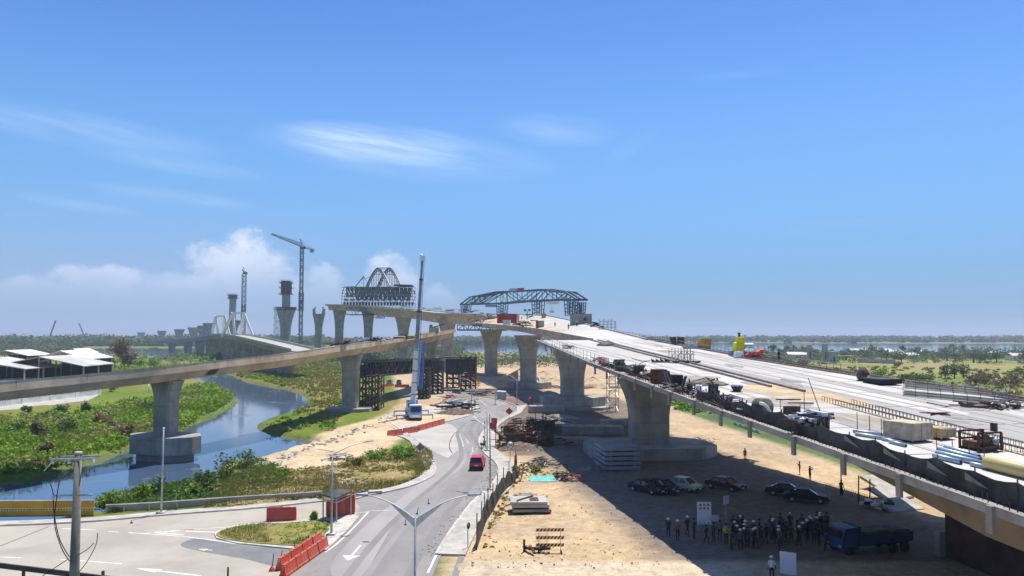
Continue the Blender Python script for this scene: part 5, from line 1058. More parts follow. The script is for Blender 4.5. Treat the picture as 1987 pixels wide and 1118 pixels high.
for i, (x, y, c_, h) in enumerate(crowd):
    cn = {'dark': 'dark', 'navy': 'navy', 'khaki': 'khaki', 'yellow': 'yellow', 'grey': 'grey', 'red': 'red', 'blue': 'blue'}[c_]; single = c_ in ('khaki', 'yellow', 'blue')
    lab = 'person in %s shirt %s in the shaded crowd left of the lorry' % (cn, 'and white helmet' if h else 'and no helmet')
    pr(G(x, y), random.uniform(-3, 3), lab, random.choice(['stand', 'fold', 'stand', 'walk']), c_, 'dark', h, None if single else 'crowd in %s shirts %s under the deck' % (cn, 'and helmets' if h else 'bareheaded'), random.uniform(.95, 1.04))
# people on the deck
def sdk(px, py, D): return P(px, py, D)
pr(DK(*KS(1077, 637)) if False else P(1077, 637, 215), 1.0, 'leftmost of three people on the deck near the grey site office, walking', 'walk', 'dark', 'dark', None)
pr(P(1103, 641.5, 196), 2.0, 'middle one of three dark clad people on the deck near the grey site office', 'stand', 'dark', 'dark', None)
pr(P(1119.5, 637.5, 205), 0, 'person with a white helmet right beside the grey site office wall', 'stand', 'dark', 'grey')
pr(K(1512, 703), .5, 'person in black standing on the far edge of the wide deck beyond the red machine', 'stand', 'dark', 'dark', None)
# ------------------------------------------------------------------ road furniture
def oz(v, z): return Vector((v.x, v.y, z))
# street lamps: tapered pole on a concrete footing with an arm and a head
def lamp(label, base, h, arms, al=2.4, rise=1.0, r=.09, foot=True, gusset=False):
    t = thing('street_lamp', label, 'street lamp', base, 0, None)
    if foot: m = MB(); m.loft([ring(0, 0, 0, .9, .9, .08, 0), ring(0, 0, .28, .8, .8, .08, 0)]); m.build('footing', kerb_m, t)
    m = MB(); m.tube((0, 0, 0), (0, 0, h), r*1.25, r*.75, 10); m.build('pole', galv, t)
    for az in arms:
        d = Vector((math.cos(az), math.sin(az), 0)); pts = [Vector((0, 0, h-.15))+d*al*f+Vector((0, 0, rise*(1-(1-f)**1.8))) for f in (0, .15, .3, .5, .7, .85, 1)]
        m = MB(); m.path(pts, .035 if gusset else .045, 6)
        if gusset: 
            n_ = Vector((-d.y, d.x, 0))*.04; A = [Vector((0, 0, h-.55)), pts[3]-Vector((0, 0, .04)), pts[2], pts[1], Vector((0, 0, h-.1))]
            m.add([a+n_ for a in A]+[a-n_ for a in A], [(0, 1, 2, 3, 4), (9, 8, 7, 6, 5)]+[(i, 5+i, 5+(i+1) % 5, (i+1) % 5) for i in range(5)])
        m.build('arm', mat('pale_galvanised', (.62, .62, .60), .45, .15, 2) if gusset else galv, t)
        m = MB(); e = pts[-1]; m.loft([[e+d*a+Vector((-d.y, d.x, 0))*w_*k+Vector((0, 0, z)) for k, z in ((-1, -.03), (1, -.03), (.7, .07), (-.7, .07))] for a, w_ in ((-.05, .06), (.1, .14), (.55, .13), (.7, .05))]); m.build('lamp_head', galv, t)
    return t
def hgt(px, yb, yt): D = G(px, yb).y; return P(px, yt, D).z
lamp('street lamp behind the guard rail at left beside the channel', G(313, 998), hgt(313, 998, 829), [math.radians(-65)], .8, .1)
lamp('street lamp on the footing at the nose of the traffic island', G(643, 1040), hgt(643, 1040, 880), [math.radians(38)], 3.4, .9)
lamp('street lamp on the pavement beside the dark mesh fence', G(951, 952), hgt(951, 952, 835), [math.radians(140)], 2.4, 1.1)
lamp('street lamp behind the pedestrian on the pavement at the bend', G(945, 876), hgt(945, 876, 800) if False else 6.0, [math.radians(150)], 1.6, .6)
lamp('street lamp on the tip of the rubble island', G(915, 800), hgt(915, 800, 740), [math.radians(160)], 2.6, .8)
lamp('street lamp on the pavement left of the portable toilets', G(961, 786), hgt(961, 786, 752), [math.radians(150)], 4.2, 1.3)
lamp('street lamp on the pavement right of the portable toilets', G(1003, 785), hgt(1003, 785, 736), [math.radians(150)], 5.5, 1.8)
lamp('street lamp in the middle distance right of the dark falsework tower', G(893, 763), hgt(893, 763, 728), [math.radians(30)], 2.0, .9)
q = P(806, 1006, 38.6); lamp('foreground double armed street lamp with perforated brackets', (q.x, q.y, 0), q.z+.1, [math.radians(158), math.radians(22)], 2.75, .95, .072, True, True)
for px, py, yt, lab in ((1045, 1000, 0, ''),): pass
# utility pole with cross arms, insulators and wires
q = P(152, 881, 40); t = thing('utility_pole', 'grey concrete utility pole with crossarms in the left foreground', 'utility pole', (q.x, q.y, 0))
ph = q.z; m = MB(); m.tube((0, 0, -.3), (0, 0, ph), .30, .17, 14); m.build('pole', mat('weathered_pole', (.19, .18, .155), .9, .25, 1.2, .2, fine=.2, stain=(1.5, .5, (.10, .09, .08))), t); m = MB(); m.tube((0, 0, ph-.01), (0, 0, ph+.12), .2, .17, 12); m.build('pole_cap', conc_l, t)
for dy, sx in ((-.28, -1.2), (.28, -1.05)):
    m = MB(); m.bar((sx, dy, ph-.22+dy*.1), (sx+2.15, dy, ph-.17+dy*.1), .1, .09); m.build('crossarm', galv, t)
m = MB(); m.bar((-1.1, -.26, ph-2.05), (.95, -.26, ph-2.02), .08, .08); m.build('crossarm', galv, t)
for x, z in ((-1.15, ph-.3), (.9, ph-.28), (-1.05, ph-2.1), (-.75, ph-2.1), (-.3, ph-.3)):
    m = MB(); m.lathe((x, -.28, z), [(0, -.16), (.06, -.15), (.09, -.08), (.05, -.06), (.09, 0), (.05, .02), (.07, .07), (0, .1)], 10); m.build('insulator', white_m, t)
def wire(pts, r=.018, m_=black_m): m = MB(); m.path(crom(pts, 6), r, 5); return m.build('cable', m_, t)
wire([(-1.25, -.3, ph-1.35), (-1.05, -.3, ph-1.9), (-.95, -.32, ph-2.9), (-.6, -.35, ph-4.2), (-.1, -.3, ph-5.1)], .024); wire([(-.75, -.3, ph-1.3), (-.85, -.32, ph-2.2), (-.9, -.34, ph-3.4), (-.5, -.36, ph-4.6), (-.1, -.3, ph-5.3)], .024)
wire([(.35, -.3, ph-5.9), (.8, -.3, ph-5.3), (1.2, -.3, ph-4.5), (1.28, -.3, ph-3.9)], .02); wire([(.3, -.3, ph-5.0), (.8, -.3, ph-4.7), (1.1, -.3, ph-4.4)], .02)
wire([(-.2, -.2, ph-5.2), (-4, -6, ph-8.1), (-9, -13, ph-10.6)], .02); wire([(-.2, -.2, ph-6.3), (-4, -6, ph-9), (-8, -12, ph-11.3)], .02); wire([(-.15, -.2, ph-6.0), (-4, -6.6, ph-8.9), (-8.4, -13, ph-11.2)], .012)
wire([(-1.15, -.3, ph-.35), (-1.9, .3, ph-.9)], .03, galv)
# guard rail, yellow truss barrier, near dark rail
t = thing('guard_rail', 'long steel guard rail along the kerb beside the channel at left', 'guard rail', G(420, 985)); l = crom([G(205, 994), G(314, 988), G(460, 977), G(560, 971), G(624, 966)], 5)
m = MB(); m.sweep([oz(p, .62) for p in l], [(.02, -.16), (.09, -.08), (.02, 0), (.09, .08), (.02, .16), (-.02, .16), (-.02, -.16)][::-1]); m.build('rail', conc_l, t, True)
for i in range(0, len(l), 2): MB().box((l[i].x, l[i].y+.12, .38), (.12, .12, .78)).build('post', galv, t, True)
m = MB(); m.sweep([oz(p, .22)+Vector((0, .4, 0)) for p in l], [(-.1, -.3), (.1, -.3), (.1, .2), (-.1, .2)]); m.build('low_wall', conc_p, t, True)
t = thing('truss_barrier', 'yellow steel barrier with a row of holes at the left edge', 'barrier', G(90, 1003)); a, b = G(-60, 1003), G(182, 1001)
m = MB()
for z, h in ((.28, .5), (1.16, .62)): m.bar(oz(a, z), oz(b, z), .16, h)
m.build('panel', yell_o, t, True); m = MB(); m.bar(oz(a, .70), oz(b, .70), .1, .36); m.build('perforated_strip', mat('worn_yellow', (.75, .52, .20), .6, .15, 1), t, True)
m = MB()
for i in range(44): p = oz(a, .66).lerp(oz(b, .66), (i+.5)/44); m.lathe(p+Vector((0, -.06, 0)), [(0, -.005), (.07, -.005), (.07, .005), (0, .005)], 8, 'Y')
tag(m.build('holes', black_m, t, True), kind='stuff'); MB().bar(oz(a, 1.52), oz(b, 1.52), .2, .08).build('top_flange', conc_l, t, True); MB().bar(oz(a, .03), oz(b, .03), .3, .06).build('foot', rust, t, True)
t = thing('steel_rail', 'dark steel rail on short posts at the bottom left corner', 'rail', P(45, 1108, 42)); m = MB(); m.bar(P(-60, 1090, 42), P(250, 1128, 40), .12, .26); m.build('beam', steel_d, t, True)
for x in (46, 200): p = P(x, 1108, 41.8); MB().bar(p, oz(p, 0), .12).build('post', rust, t, True)
for x, y, h, lab in ((442, 1117, .9, 'short dark bollard post in the road at bottom left'),):
    q = G(x, y+8); o = MB(); o.tube((0, 0, 0), (0, 0, h), .07); o.tube((0, 0, 0), (0, 0, .05), .2); o = o.build('bollard', black_m); o.location = q; tag(o, lab, 'bollard')
# red water filled barriers
def barrier(label, loc, rz, L=2.0, group=None, h=1.0):
    t = thing('plastic_barrier', label, 'barrier', loc, rz, group); w0, w1 = .30, .11
    sec = [(-w0, 0), (w0, 0), (w0, .16), (w0*.8, .22), (w1+.03, h*.72), (w1, h), (-w1, h), (-w1-.03, h*.72), (-w0*.8, .22), (-w0, .16)]
    rr = []; N = 9
    for i in range(N): f = i/(N-1); k = 1.0 if i % 2 == 0 else .90; rr.append([Vector((-L/2+L*f, y*k, z-(0.03 if i % 2 and z > .9 else 0))) for y, z in sec])
    MB().loft(rr).build('shell', red_b, t)
    for s_ in (-1, 1): MB().tube((s_*(L/2+.02), 0, .15), (s_*(L/2+.02), 0, h*.9), .06).build('hinge_tube', red_b, t)
    MB().tube((0, 0, h-.02), (0, 0, h+.03), .06).build('filler_cap', black_m, t); return t
def row(p0, p1, n, labs, group, h=1.0, gap=.16):
    a, b = G(*p0), G(*p1); L = (b-a).length/n
    for i in range(n): c = a.lerp(b, (i+.5)/n); barrier(labs % ['nearest', 'second nearest', 'third nearest', 'fourth nearest', 'fifth nearest', 'sixth nearest'][i], (c.x, c.y, .02), math.atan2((b-a).y, (b-a).x)+random.uniform(-.04, .04), L-gap, group, h*.92)
row((548, 1122), (633, 1062), 4, '%s red barrier of the row along the road side of the island', 'red barriers at the traffic island')
row((540, 1108), (622, 1052), 4, '%s red barrier of the row behind the roadside row at the island', 'red barriers at the traffic island')
row((752, 847), (780, 843), 2, '%s of two red barriers at the left end of the crane site line', 'red barriers closing the crane site', 1.1)
row((782, 842), (810, 838), 2, '%s of two middle red barriers of the crane site line', 'red barriers closing the crane site', 1.1)
row((812, 836), (862, 822), 4, '%s of four right red barriers of the crane site line', 'red barriers closing the crane site', 1.1)
row((738, 752), (764, 750), 2, '%s of two left orange barriers behind the crane boom', 'orange barriers behind the crane', 1.1); row((766, 752), (794, 752), 2, '%s of two right orange barriers behind the crane boom', 'orange barriers behind the crane', 1.1)
barrier('single red barrier standing alone on the concrete lane by the island', G(546, 1011), .02, 2.75, None, 1.35)
# shelter with barriers beneath
q = G(652, 1005); t = thing('shelter', 'small open shelter with a black sheet roof over red barriers', 'shelter', q, 0)
c = [G(627, 1009), G(653, 1015), G(681, 1000), G(656, 996)]; tops = [P(627, 961, c[0].y), P(653, 967, c[1].y), P(681, 954, c[2].y), P(658, 950, c[3].y)]
for i, p in enumerate(c): MB().bar(oz(p, 0), tops[i], .11).build('post', galv, t, True)
m = MB(); u = Vector((0, 0, .1)); cc = sum((Vector(p) for p in tops), Vector())/4; tp = [cc+(p-cc)*1.12 for p in tops]; m.add([p for p in tp]+[p+u for p in tp]+[cc+Vector((0, 0, .35))], [(3, 2, 1, 0), (4, 5, 8), (5, 6, 8), (6, 7, 8), (7, 4, 8), (0, 1, 5, 4), (1, 2, 6, 5), (2, 3, 7, 6), (3, 0, 4, 7)]); m.build('roof', net_m, t, True)
m = MB(); m.bar(tops[0]-Vector((0, 0, .4)), tops[1]-Vector((0, 0, .4)), .1); m.bar(tops[1]-Vector((0, 0, .4)), tops[2]-Vector((0, 0, .4)), .1); m.bar(tops[0]-u, tops[1]-u, .08); m.bar(tops[1]-u, tops[2]-u, .08); m.build('frame', galv, t, True)
barrier('red barrier standing on edge under the left of the black sheet shelter', G(651, 1003)+Vector((0, 0, 0)), .3, 1.7, 'red barriers under the shelter', 1.7); barrier('red barrier behind the other one under the black sheet shelter', G(668, 998), .35, 2.0, 'red barriers under the shelter', 1.9)
# delineator posts on cones
for (bx, by), (tx, ty), lab in (((528, 1108), (531, 1074), 'leftmost orange based delineator post by the island barriers'), ((541, 1101), (548, 1068), 'leaning delineator post second from left by the island barriers'), ((570, 1083), (572, 1050), 'delineator post third from left standing above the red barriers'), ((598, 1060), (599, 1040), 'delineator post on the traffic island grass'), ((832, 978), (831, 967), 'right of two thin dark posts standing in the road'), ((787, 1019), (787, 1008), 'left of two thin dark posts standing in the road'), ((809, 998), (812, 984), 'thin dark post in the road behind the double lamp')):
    q = G(bx, by); e = P(tx, ty, q.y)-q; t = thing('delineator_post', lab, 'traffic post', q); big = 'orange' in lab or 'leaning' in lab
    MB().tube((0, 0, .05), e, .035, .03, 8).build('post', black_m, t); m = MB(); m.lathe((0, 0, 0), [(.25 if big else .12, 0), (.25 if big else .12, .06), (.1, .35 if big else .1), (0, .4 if big else .12)], 12); m.build('base', red_b if big else black_m, t)
# signs
def sign(label, base, h, kind, size, m_, rz=0.0, post=galv, back=False, tilt=0):
    t = thing('road_sign', label, 'sign', base, rz); MB().tube((0, 0, 0), (0, .03, h+size*.3), .045, n=8).build('post', post, t); m = MB()
    if kind == 'round': m.lathe((0, -.05, h), [(0, -.015), (size/2, -.015), (size/2, .015), (0, .015)], 28, 'Y')
    else:
        M = Matrix.Rotation(math.pi/4 if kind == 'diamond' else 0, 3, 'Y'); m.box((0, -.05, h), (size if not isinstance(size, tuple) else size[0], .03, size), M=M)
    p = m.build('plate', m_, t); return t, p
t, p = sign('round white speed limit sign reading 30 beside the rubble', G(990, 896), hgt(990, 896, 863), 'round', 1.05, white_m, .1)
def text(body, size, m_, parent, loc, rot=(math.pi/2, 0, 0), name='lettering'):
    cu = bpy.data.curves.new(name, 'FONT'); cu.body = body; cu.size = size; cu.align_x = 'CENTER'; cu.align_y = 'CENTER'; cu.extrude = .004; o = bpy.data.objects.new(name, cu); C.objects.link(o)
    me = bpy.data.meshes.new_from_object(o.evaluated_get(bpy.context.evaluated_depsgraph_get())); bpy.data.objects.remove(o); me.materials.clear(); me.materials.append(m_); o = bpy.data.objects.new(name, me); C.objects.link(o); o.parent = parent; o.location = loc; o.rotation_euler = rot; return o
h_ = hgt(990, 896, 863); text('30', .62, black_m, t, (0, -.085, h_))
m = MB(); n = 28; rr = [[Vector((r*math.cos(2*math.pi*i/n), -.07, h_+r*math.sin(2*math.pi*i/n))) for i in range(n)] for r in (.525, .44)]; m.loft(rr, cap=False); m.build('rim', steel_d, t)
t, p = sign('small round white sign on the rubble bank left of the speed limit sign', G(969, 866), 2.2, 'round', .8, white_m, .1); MB().box((0, -.075, 2.2), (.08, .02, .4)).build('mark', steel_d, t)
sign('grey back of a diamond sign on the left kerb at the road bend', G(815, 880), hgt(815, 880, 867), 'diamond', .95, steel_g, .2)
sign('red diamond sign on the pavement right of the road', G(988, 812), hgt(988, 812, 798), 'diamond', 1.15, red_p)
sign('red octagonal looking board on a post near the rusty formwork', G(1028, 790), hgt(1028, 790, 775), 'round', 1.0, red_p)
t, p = sign('red rectangular sign board on a white stand at the road bend', G(959, 836), hgt(959, 836, 817), 'rect', 1.1, red_p); MB().box((0, .05, .8), (1.0, .05, 1.4)).build('stand', white_m, t)
sign('oval dark back of a sign at the end of the mesh fence', G(908, 1066), hgt(908, 1066, 1020), 'round', .55, steel_d, math.radians(65))
q = G(950, 868); t = thing('gate_frame', 'steel frame with red and white panel beside the pedestrian', 'frame', q, .3)
for x in (-.8, 0, 1.0): MB().bar((x, 0, 0), (x, 0, 5.2 if x == 0 else 4.2), .09).build('post', steel_d, t)
MB().box((.5, 0, 1.2), (1.2, .08, .1)).build('rail', red_b, t); MB().box((.5, 0, 3.4), (1.0, .06, 1.0)).build('panel', red_b, t)
# mesh fence with posts
t = thing('mesh_fence', 'dark mesh fence sagging between posts beside the pavement', 'fence', G(955, 1000)); FP = [(925, 1066), (937, 1030), (944, 1010), (957, 990), (969, 968), (984, 950), (998, 938), (1003, 918), (998, 905)]
FT = [(925, 1000), (936, 976), (944, 968), (957, 953), (969, 948), (985, 945), (1000, 925), (1006, 905), (998, 893)]
bs = crom([G(*p) for p in FP], 4); z = 0; m = MB(); rr = []
for i, p in enumerate(bs):
    k = min(len(FP)-1, i//4); zt = 2.0+.25*math.sin(i*1.9)-.2*(i % 4 in (1, 2, 3)); zt = min(zt, 2.2)*(.8 if i > 22 else 1)
    rr.append([p+Vector((.0, 0, .05)), p+Vector((.08*math.sin(i*2.2), 0, zt*.5)), p+Vector((0, 0, zt)), p+Vector((.03, .02, zt)), p+Vector((.03+.08*math.sin(i*2.2), .02, zt*.5)), p+Vector((.03, .02, .05))])
m.loft(rr); m.build('mesh', net_m, t, True)
for i in range(0, len(bs), 3): MB().tube(bs[i]-Vector((0, 0, .1)), bs[i]+Vector((random.uniform(-.05, .05), 0, 2.9+random.uniform(-.3, .3))), .05, n=6).build('post', steel_d, t, True)
# striped barricade, post, dark scrap
q = G(1067, 1072); t = thing('barricade', 'barricade of three yellow and black striped boards on the sand', 'barricade', q, .02); wd = 54*q.y/1500; f = q.y/1500
for x in (-.78, -.2, .75): MB().bar((x*wd/2, 0, 0), (x*wd/2, 0, 1.95), .05).build('upright', galv, t)
for zz in (.62, 1.22, 1.85):
    MB().box((0, -.05, zz), (wd, .03, .27)).build('board', mat('cream_orange', (.72, .50, .22), .6, .1, 1), t); m = MB(); n = 8
    for i in range(n): x0 = -wd/2+wd*(i+.15)/n; m.add([(x0, -.07, zz-.133), (x0+.12, -.07, zz-.133), (x0+.27, -.07, zz+.133), (x0+.15, -.07, zz+.133)], [(0, 1, 2, 3)])
    m.build('stripes', black_m, t.children[-1])
for x in (-1, 1): MB().box((x*wd*.4, -.1, .05), (.12, .9, .1)).build('foot', black_m, t)
o = MB().tube((0, 0, 0), (0, 0, 1.05), .09).build('bollard', black_m); o.location = G(1017, 1072); tag(o, 'short black post left of the striped barricade', 'bollard')
def scrap(name, label, cat, loc, n, rad, hgt_, mats, ln=(1, 3), seed=1, w=(.06, .2), flat=.5, group=None, rz=0, al=None):
    # a heap of thrown down lengths and offcuts as one thing with one part per material
    r = random.Random(seed); t = thing(name, label, cat, loc, rz, group)
    for k, m_ in enumerate(mats):
        m = MB()
        for i in range(n):
            a = r.uniform(0, math.pi) if al is None else al+r.gauss(0, .25); L = r.uniform(*ln); c = Vector((r.gauss(0, rad*.45), r.gauss(0, rad*.28), r.uniform(.05, hgt_)))
            d = Vector((math.cos(a), math.sin(a), r.uniform(-.2, .2)*flat*2))*L/2; ww = r.uniform(*w); m.bar(c-d, c+d, ww, ww*r.uniform(.3, 1))
        tag(m.build(['rods', 'boards', 'offcuts', 'strips'][k], m_, t), kind='stuff' if n > 4 else None)
    return t
scrap('scrap_heap', 'small black scrap pieces lying left of the striped barricade', 'scrap', G(1042, 1072), 5, 1.0, .5, [black_m, rust], (.5, 1.3), 3, (.08, .3))
# pallet of slabs
q = G(1028, 992); t = thing('slab_stack', 'stack of white topped concrete slabs on the sand by the mesh fence', 'slab stack', q, .04)
for i, (z, dx) in enumerate(((.35, .15), (.8, .0), (1.1, -.15))): MB().box((dx, 0, z), (3.9-.1*i, 3.0, .26)).build('slab', conc_l if i else conc_p, t)
m = MB(); 
for x in (-1.5, 0, 1.5): m.box((x, 0, .1), (.2, 2.8, .2))
m.build('bearers', rust2, t); MB().bar((-1.3, -1.0, 1.3), (.4, 1.2, 1.3), .14).build('beam', steel_d, t); MB().box((.4, -.2, 1.27), (.9, 1.6, .06)).build('plate', rust2, t); MB().bar((-2.5, 1.4, .2), (-1.3, -1.4, 1.3), .12).build('beam', conc_l, t)
scrap('scrap_heap', 'round heap of dark twisted scrap on the sand near the shade edge', 'scrap', G(1052, 905), 26, 2.6, 1.1, [black_m, rust2, galv], (.8, 2.0), 5, (.05, .14))
q = G(1052, 935); t = thing('metal_sheet', 'turquoise metal sheet lying on dry weeds in the sand', 'sheet', q, .05); m = MB(); m.box((0, 0, .35), (3.1, 1.8, .08), M=Matrix.Rotation(.25, 3, 'X')); m.build('sheet', teal_m, t); MB().bar((-1.5, -.9, .2), (1.6, -.9, .2), .08).build('edge', white_m, t)
for x, d_ in ((-1.2, .6), (.3, .8)): MB().bar((x, .6, .3), (x-.5, 1.2, 1.7), .07).build('stake', wood_l, t)
scrap('scrap_heap', 'scrap with a white panel between the turquoise sheet and orange rods', 'scrap', G(1090, 932), 9, 1.5, .8, [steel_d, white_m, rust], (.6, 1.6), 8, (.08, .3))
scrap('rod_heap', 'tangle of orange painted rods at the edge of the shade', 'scrap', G(1116, 933), 24, 1.3, .9, [mat('orange_paint', (.55, .18, .08), .6, .2, 2)], (.7, 1.6), 9, (.04, .08))
t = thing('board', 'red and white striped board leaning on the mesh fence', 'board', G(1012, 930), .9); MB().bar((-.1, 0, 0), (.5, 0, 1.9), .22, .05).build('plank', white_m, t)
for i in range(4): MB().bar((.0+i*.14, -.04, .3+i*.45), (.06+i*.14, -.04, .5+i*.45), .225, .055).build('band', red_p, t.children[0])
# brown formwork and rubble between the pavement and the main piers
for i, (x, y, n, lab) in enumerate(((985, 868, 14, 'left rusty formwork stack with upright stakes beside the road bend'), (1010, 852, 14, 'middle rusty formwork stack behind the speed limit sign'), (1038, 866, 12, 'right rusty formwork stack next to the red soil'), (1046, 840, 12, 'rusty formwork stack farthest back near the pier footing'))):
    q = G(x, y); t = scrap('formwork_stack', lab, 'formwork', q, n, 3.4, 2.4, [rust, rust2, mat('rusty_plate', (.24, .13, .08), .9, .4, 1.5)], (1.2, 3), 20+i, (.1, .5)); m = MB(); r = random.Random(i)
    for k in range(9): x0, y0 = r.uniform(-3, 3), r.uniform(-2, 2); m.bar((x0, y0, 0), (x0+r.uniform(-.2, .2), y0, r.uniform(2, 3.8)), .12)
    m.build('stakes', rust2, t)
    for k in range(3): MB().box((r.uniform(-2.5, 2.5), r.uniform(-1.5, 1.5), 1.2), (2.0, .12, 2.2), rz=r.uniform(-.4, .4)).build('panel', rust2, t)
t = scrap('timber_pile', 'pile of pale timbers and planks in front of the pier footing', 'timber', G(1028, 822), 14, 3.6, 1.0, [wood_l, conc_l, rust2], (1.5, 4), 31, (.12, .3))
t = scrap('timber_pile', 'long pale planks lying beside the large pier footing', 'timber', G(1062, 818), 12, 4.6, .9, [conc_l, steel_g], (3, 6), 32, (.15, .4), al=-.1)
# rubble island with crane parts
t = scrap('steel_pile', 'pile of white topped steel sections on the rubble island', 'scrap', G(888, 800), 13, 4.6, 2.6, [steel_g, steel_d, white_m, rust2], (2, 4.5), 41, (.15, .5), al=.45)
t = scrap('steel_pile', 'long pile of pale steel pieces behind the pavement at the far bend', 'scrap', G(925, 768), 12, 6.5, 1.8, [white_m, rust2, steel_d], (2, 5), 42, (.12, .5), al=.2)
t = scrap('scrap_heap', 'red and white scrap on top of the rubble near the bend', 'scrap', G(868, 782), 8, 2.4, 2.8, [red_p, rust2, white_m], (.8, 2), 43, (.2, .5))
for x, y, lab in ((969, 775, 'left pale green portable toilet'), (977, 776, 'right pale green portable toilet')):
    q = G(x, y); t = thing('portable_toilet', lab+' by the pavement at the far bend', 'portable toilet', q, .3); MB().box((0, 0, 1.15), (1.25, 1.25, 2.1)).build('cabin', mat('pale_green_plastic', (.32, .45, .40), .6, .15, 1), t, bevel=.05); m = MB(); m.loft([ring(0, 0, 2.2, 1.35, 1.35, .2, 0), ring(0, 0, 2.45, 1.0, 1.0, .3, 0)]); m.build('roof', white_m, t); MB().box((0, -.64, 1.1), (.8, .04, 1.8)).build('door', galv, t)
for x, y, r_, lab in ((886, 803, 5.0, 'brown rubble mound under the steel pile on the island'), (1008, 872, 4.2, 'brown earth mound under the rusty formwork stacks'), (1042, 858, 4.2, 'brown earth mound right of the formwork stacks'), (900, 775, 5.5, 'dark rubble mound on the island behind the steel pile'), (1140, 912, 2.2, 'low dark soil mound in the shade left of the precast slabs'), (1020, 968, 2.4, 'low mound of sandy rubble behind the slab stack'), (1065, 770, 6, 'grey rubble mound between the two large pier footings')):
    q = G(x, y); r = random.Random(int(x)); t = thing('rubble_mound', lab, 'rubble', q); rr = []
    for k in range(5): f = k/4; rr.append([Vector((math.cos(a*math.pi/9)*r_*(1-f)**.8*(1+r.uniform(-.12, .12)), math.sin(a*math.pi/9)*r_*.7*(1-f)**.8*(1+r.uniform(-.12, .12)), f*r_*.32-.1)) for a in range(18)])
    m = MB(); m.loft(rr); m.build('heap', rubble_m if x not in (886, 1008, 1042) else mat('brown_earth', (.17, .12, .085), .95, .4, 1.5, .5, fine=.4), t); m = MB()
    for k in range(30): a = r.uniform(0, 6.3); d = r.uniform(.2, 1.05)*r_; s_ = r.uniform(.12, .4); m.box((math.cos(a)*d, math.sin(a)*d*.7, max(.1, (1-d/r_)*r_*.3)), (s_, s_*.8, s_*.6), rz=r.uniform(0, 3), M=Matrix.Rotation(r.uniform(0, 3), 3, 'X'))
    tag(m.build('stones', conc_l if x != 1140 else rubble_m, t), kind='stuff')
q = G(640, 838); r = random.Random(4); m = MB()
for k in range(150):
    f = r.random(); p = G(530+f*240+r.gauss(0, 5), 898-f*90+r.gauss(0, 3)); s_ = r.uniform(.15, .55); m.box((p.x, p.y, .1), (s_, s_*.8, s_*.6), M=Matrix.Rotation(r.uniform(0, 3), 3, 'X')@Matrix.Rotation(r.uniform(0, 3), 3, 'Z'))
tag(m.build('bank_stones', conc_l), 'pale stones scattered along the edge of the sand bank', 'stones', kind='stuff')
q = G(1198, 906)
t = thing('precast_stack', 'stack of bluish precast concrete slabs in the shade beside the largest pier', 'slab stack', q, .12)
for k in range(5): MB().box((.15*(k % 2)-.1, 0, .35+k*.62), (4.9, 6.2, .42)).build('slab', mat('bluish_concrete', (.29, .325, .34), .8, .2, .6), t)
for k in range(5): m = MB(); m.box((-1.6, 0, .07+k*.62), (.3, 6, .14)); m.box((1.6, 0, .07+k*.62), (.3, 6, .14)); m.build('spacers', wood, t)
# site notice board and small boards in the shade
q = G(1367, 1030); D = q.y; t = thing('notice_board', 'tall white notice board with six round symbols in front of the crowd', 'notice board', q, 0); f = D/1500
w_, h0, h1 = 27*f, P(1367, 1018, D).z, P(1367, 974, D).z
MB().box((0, 0, (h0+h1)/2), (w_, .06, h1-h0)).build('panel', white_m, t)
for x in (-.45, .45): MB().bar((x*w_, .08, 0), (x*w_, .08, h1), .08).build('post', galv, t)
for i in range(6):
    x = (-.27+.27*(i % 3))*w_; z = h1-(.13+.15*(i//3))*(h1-h0); m = MB(); m.lathe((x, -.04, z), [(0, -.01), (.10, -.01), (.10, .01), (0, .01)], 16, 'Y'); m.build('symbol', mat('sign_navy', (.02, .04, .12), .5, .1, 1), t)
    m = MB(); m.lathe((x+(.02 if i % 2 else -.01), -.055, z-.01), [(0, -.004), (.045, -.004), (.045, .004), (0, .004)], 8 if i % 2 else 3, 'Y'); m.build('pictogram', white_m, t.children[-1])
for x in (-.3, .0, .3): MB().box((x*w_, -.045, h0+.14), (.1, .02, .16)).build('mark', galv, t)
for x, y, dx, dz, z0, rz, lab in ((1387, 1033, .85, .55, 1.0, .1, 'small white board held just right of the notice board'), (1410, 1022, .75, .75, 2.1, .6, 'small white placard raised behind the crowd'), (1530, 1128, 1.15, 1.6, .5, -.5, 'white board standing at the bottom edge right of the white shirted person')):
    q = G(x, y); t = thing('board', lab, 'board', q, rz); MB().box((0, 0, z0+dz/2), (dx, .05, dz)).build('panel', mat('white_board', (.6, .63, .72), .5, .05, 1), t); MB().bar((0, .06, 0), (0, .06, z0+dz*.8), .06).build('post', galv, t)
# concertina wire and stakes near the surveyors
t = thing('razor_wire', 'coil of razor wire between black stakes along the shade edge', 'wire', G(1650, 965)); a, b_ = G(1600, 952), G(1712, 985); m = MB(); pts = []
for i in range(260): f = i/259; c_ = a.lerp(b_, f); an = f*2*math.pi*26; pts.append(c_+Vector((0, math.cos(an)*.35, .5+math.sin(an)*.42)))
m.path(pts, .022, 4); m.build('coil', steel_d, t, True)
for x, y, yt in ((1632, 962, 921), (1666, 978, 923), (1688, 984, 930)): q = G(x, y); MB().tube(q, P(x, yt, q.y), .07).build('stake', black_m, t, True)
scrap('rubble_heap', 'black debris with white bags under the right end of the razor wire', 'rubble', G(1702, 985), 8, 1.6, .8, [black_m, white_m], (.3, 1), 51, (.15, .5))
scrap('debris_heap', 'dark brush and timber debris on the sand behind the largest pier footing', 'debris', G(1350, 862), 30, 3.6, .8, [rust2, steel_d], (.8, 2.4), 52, (.05, .14))
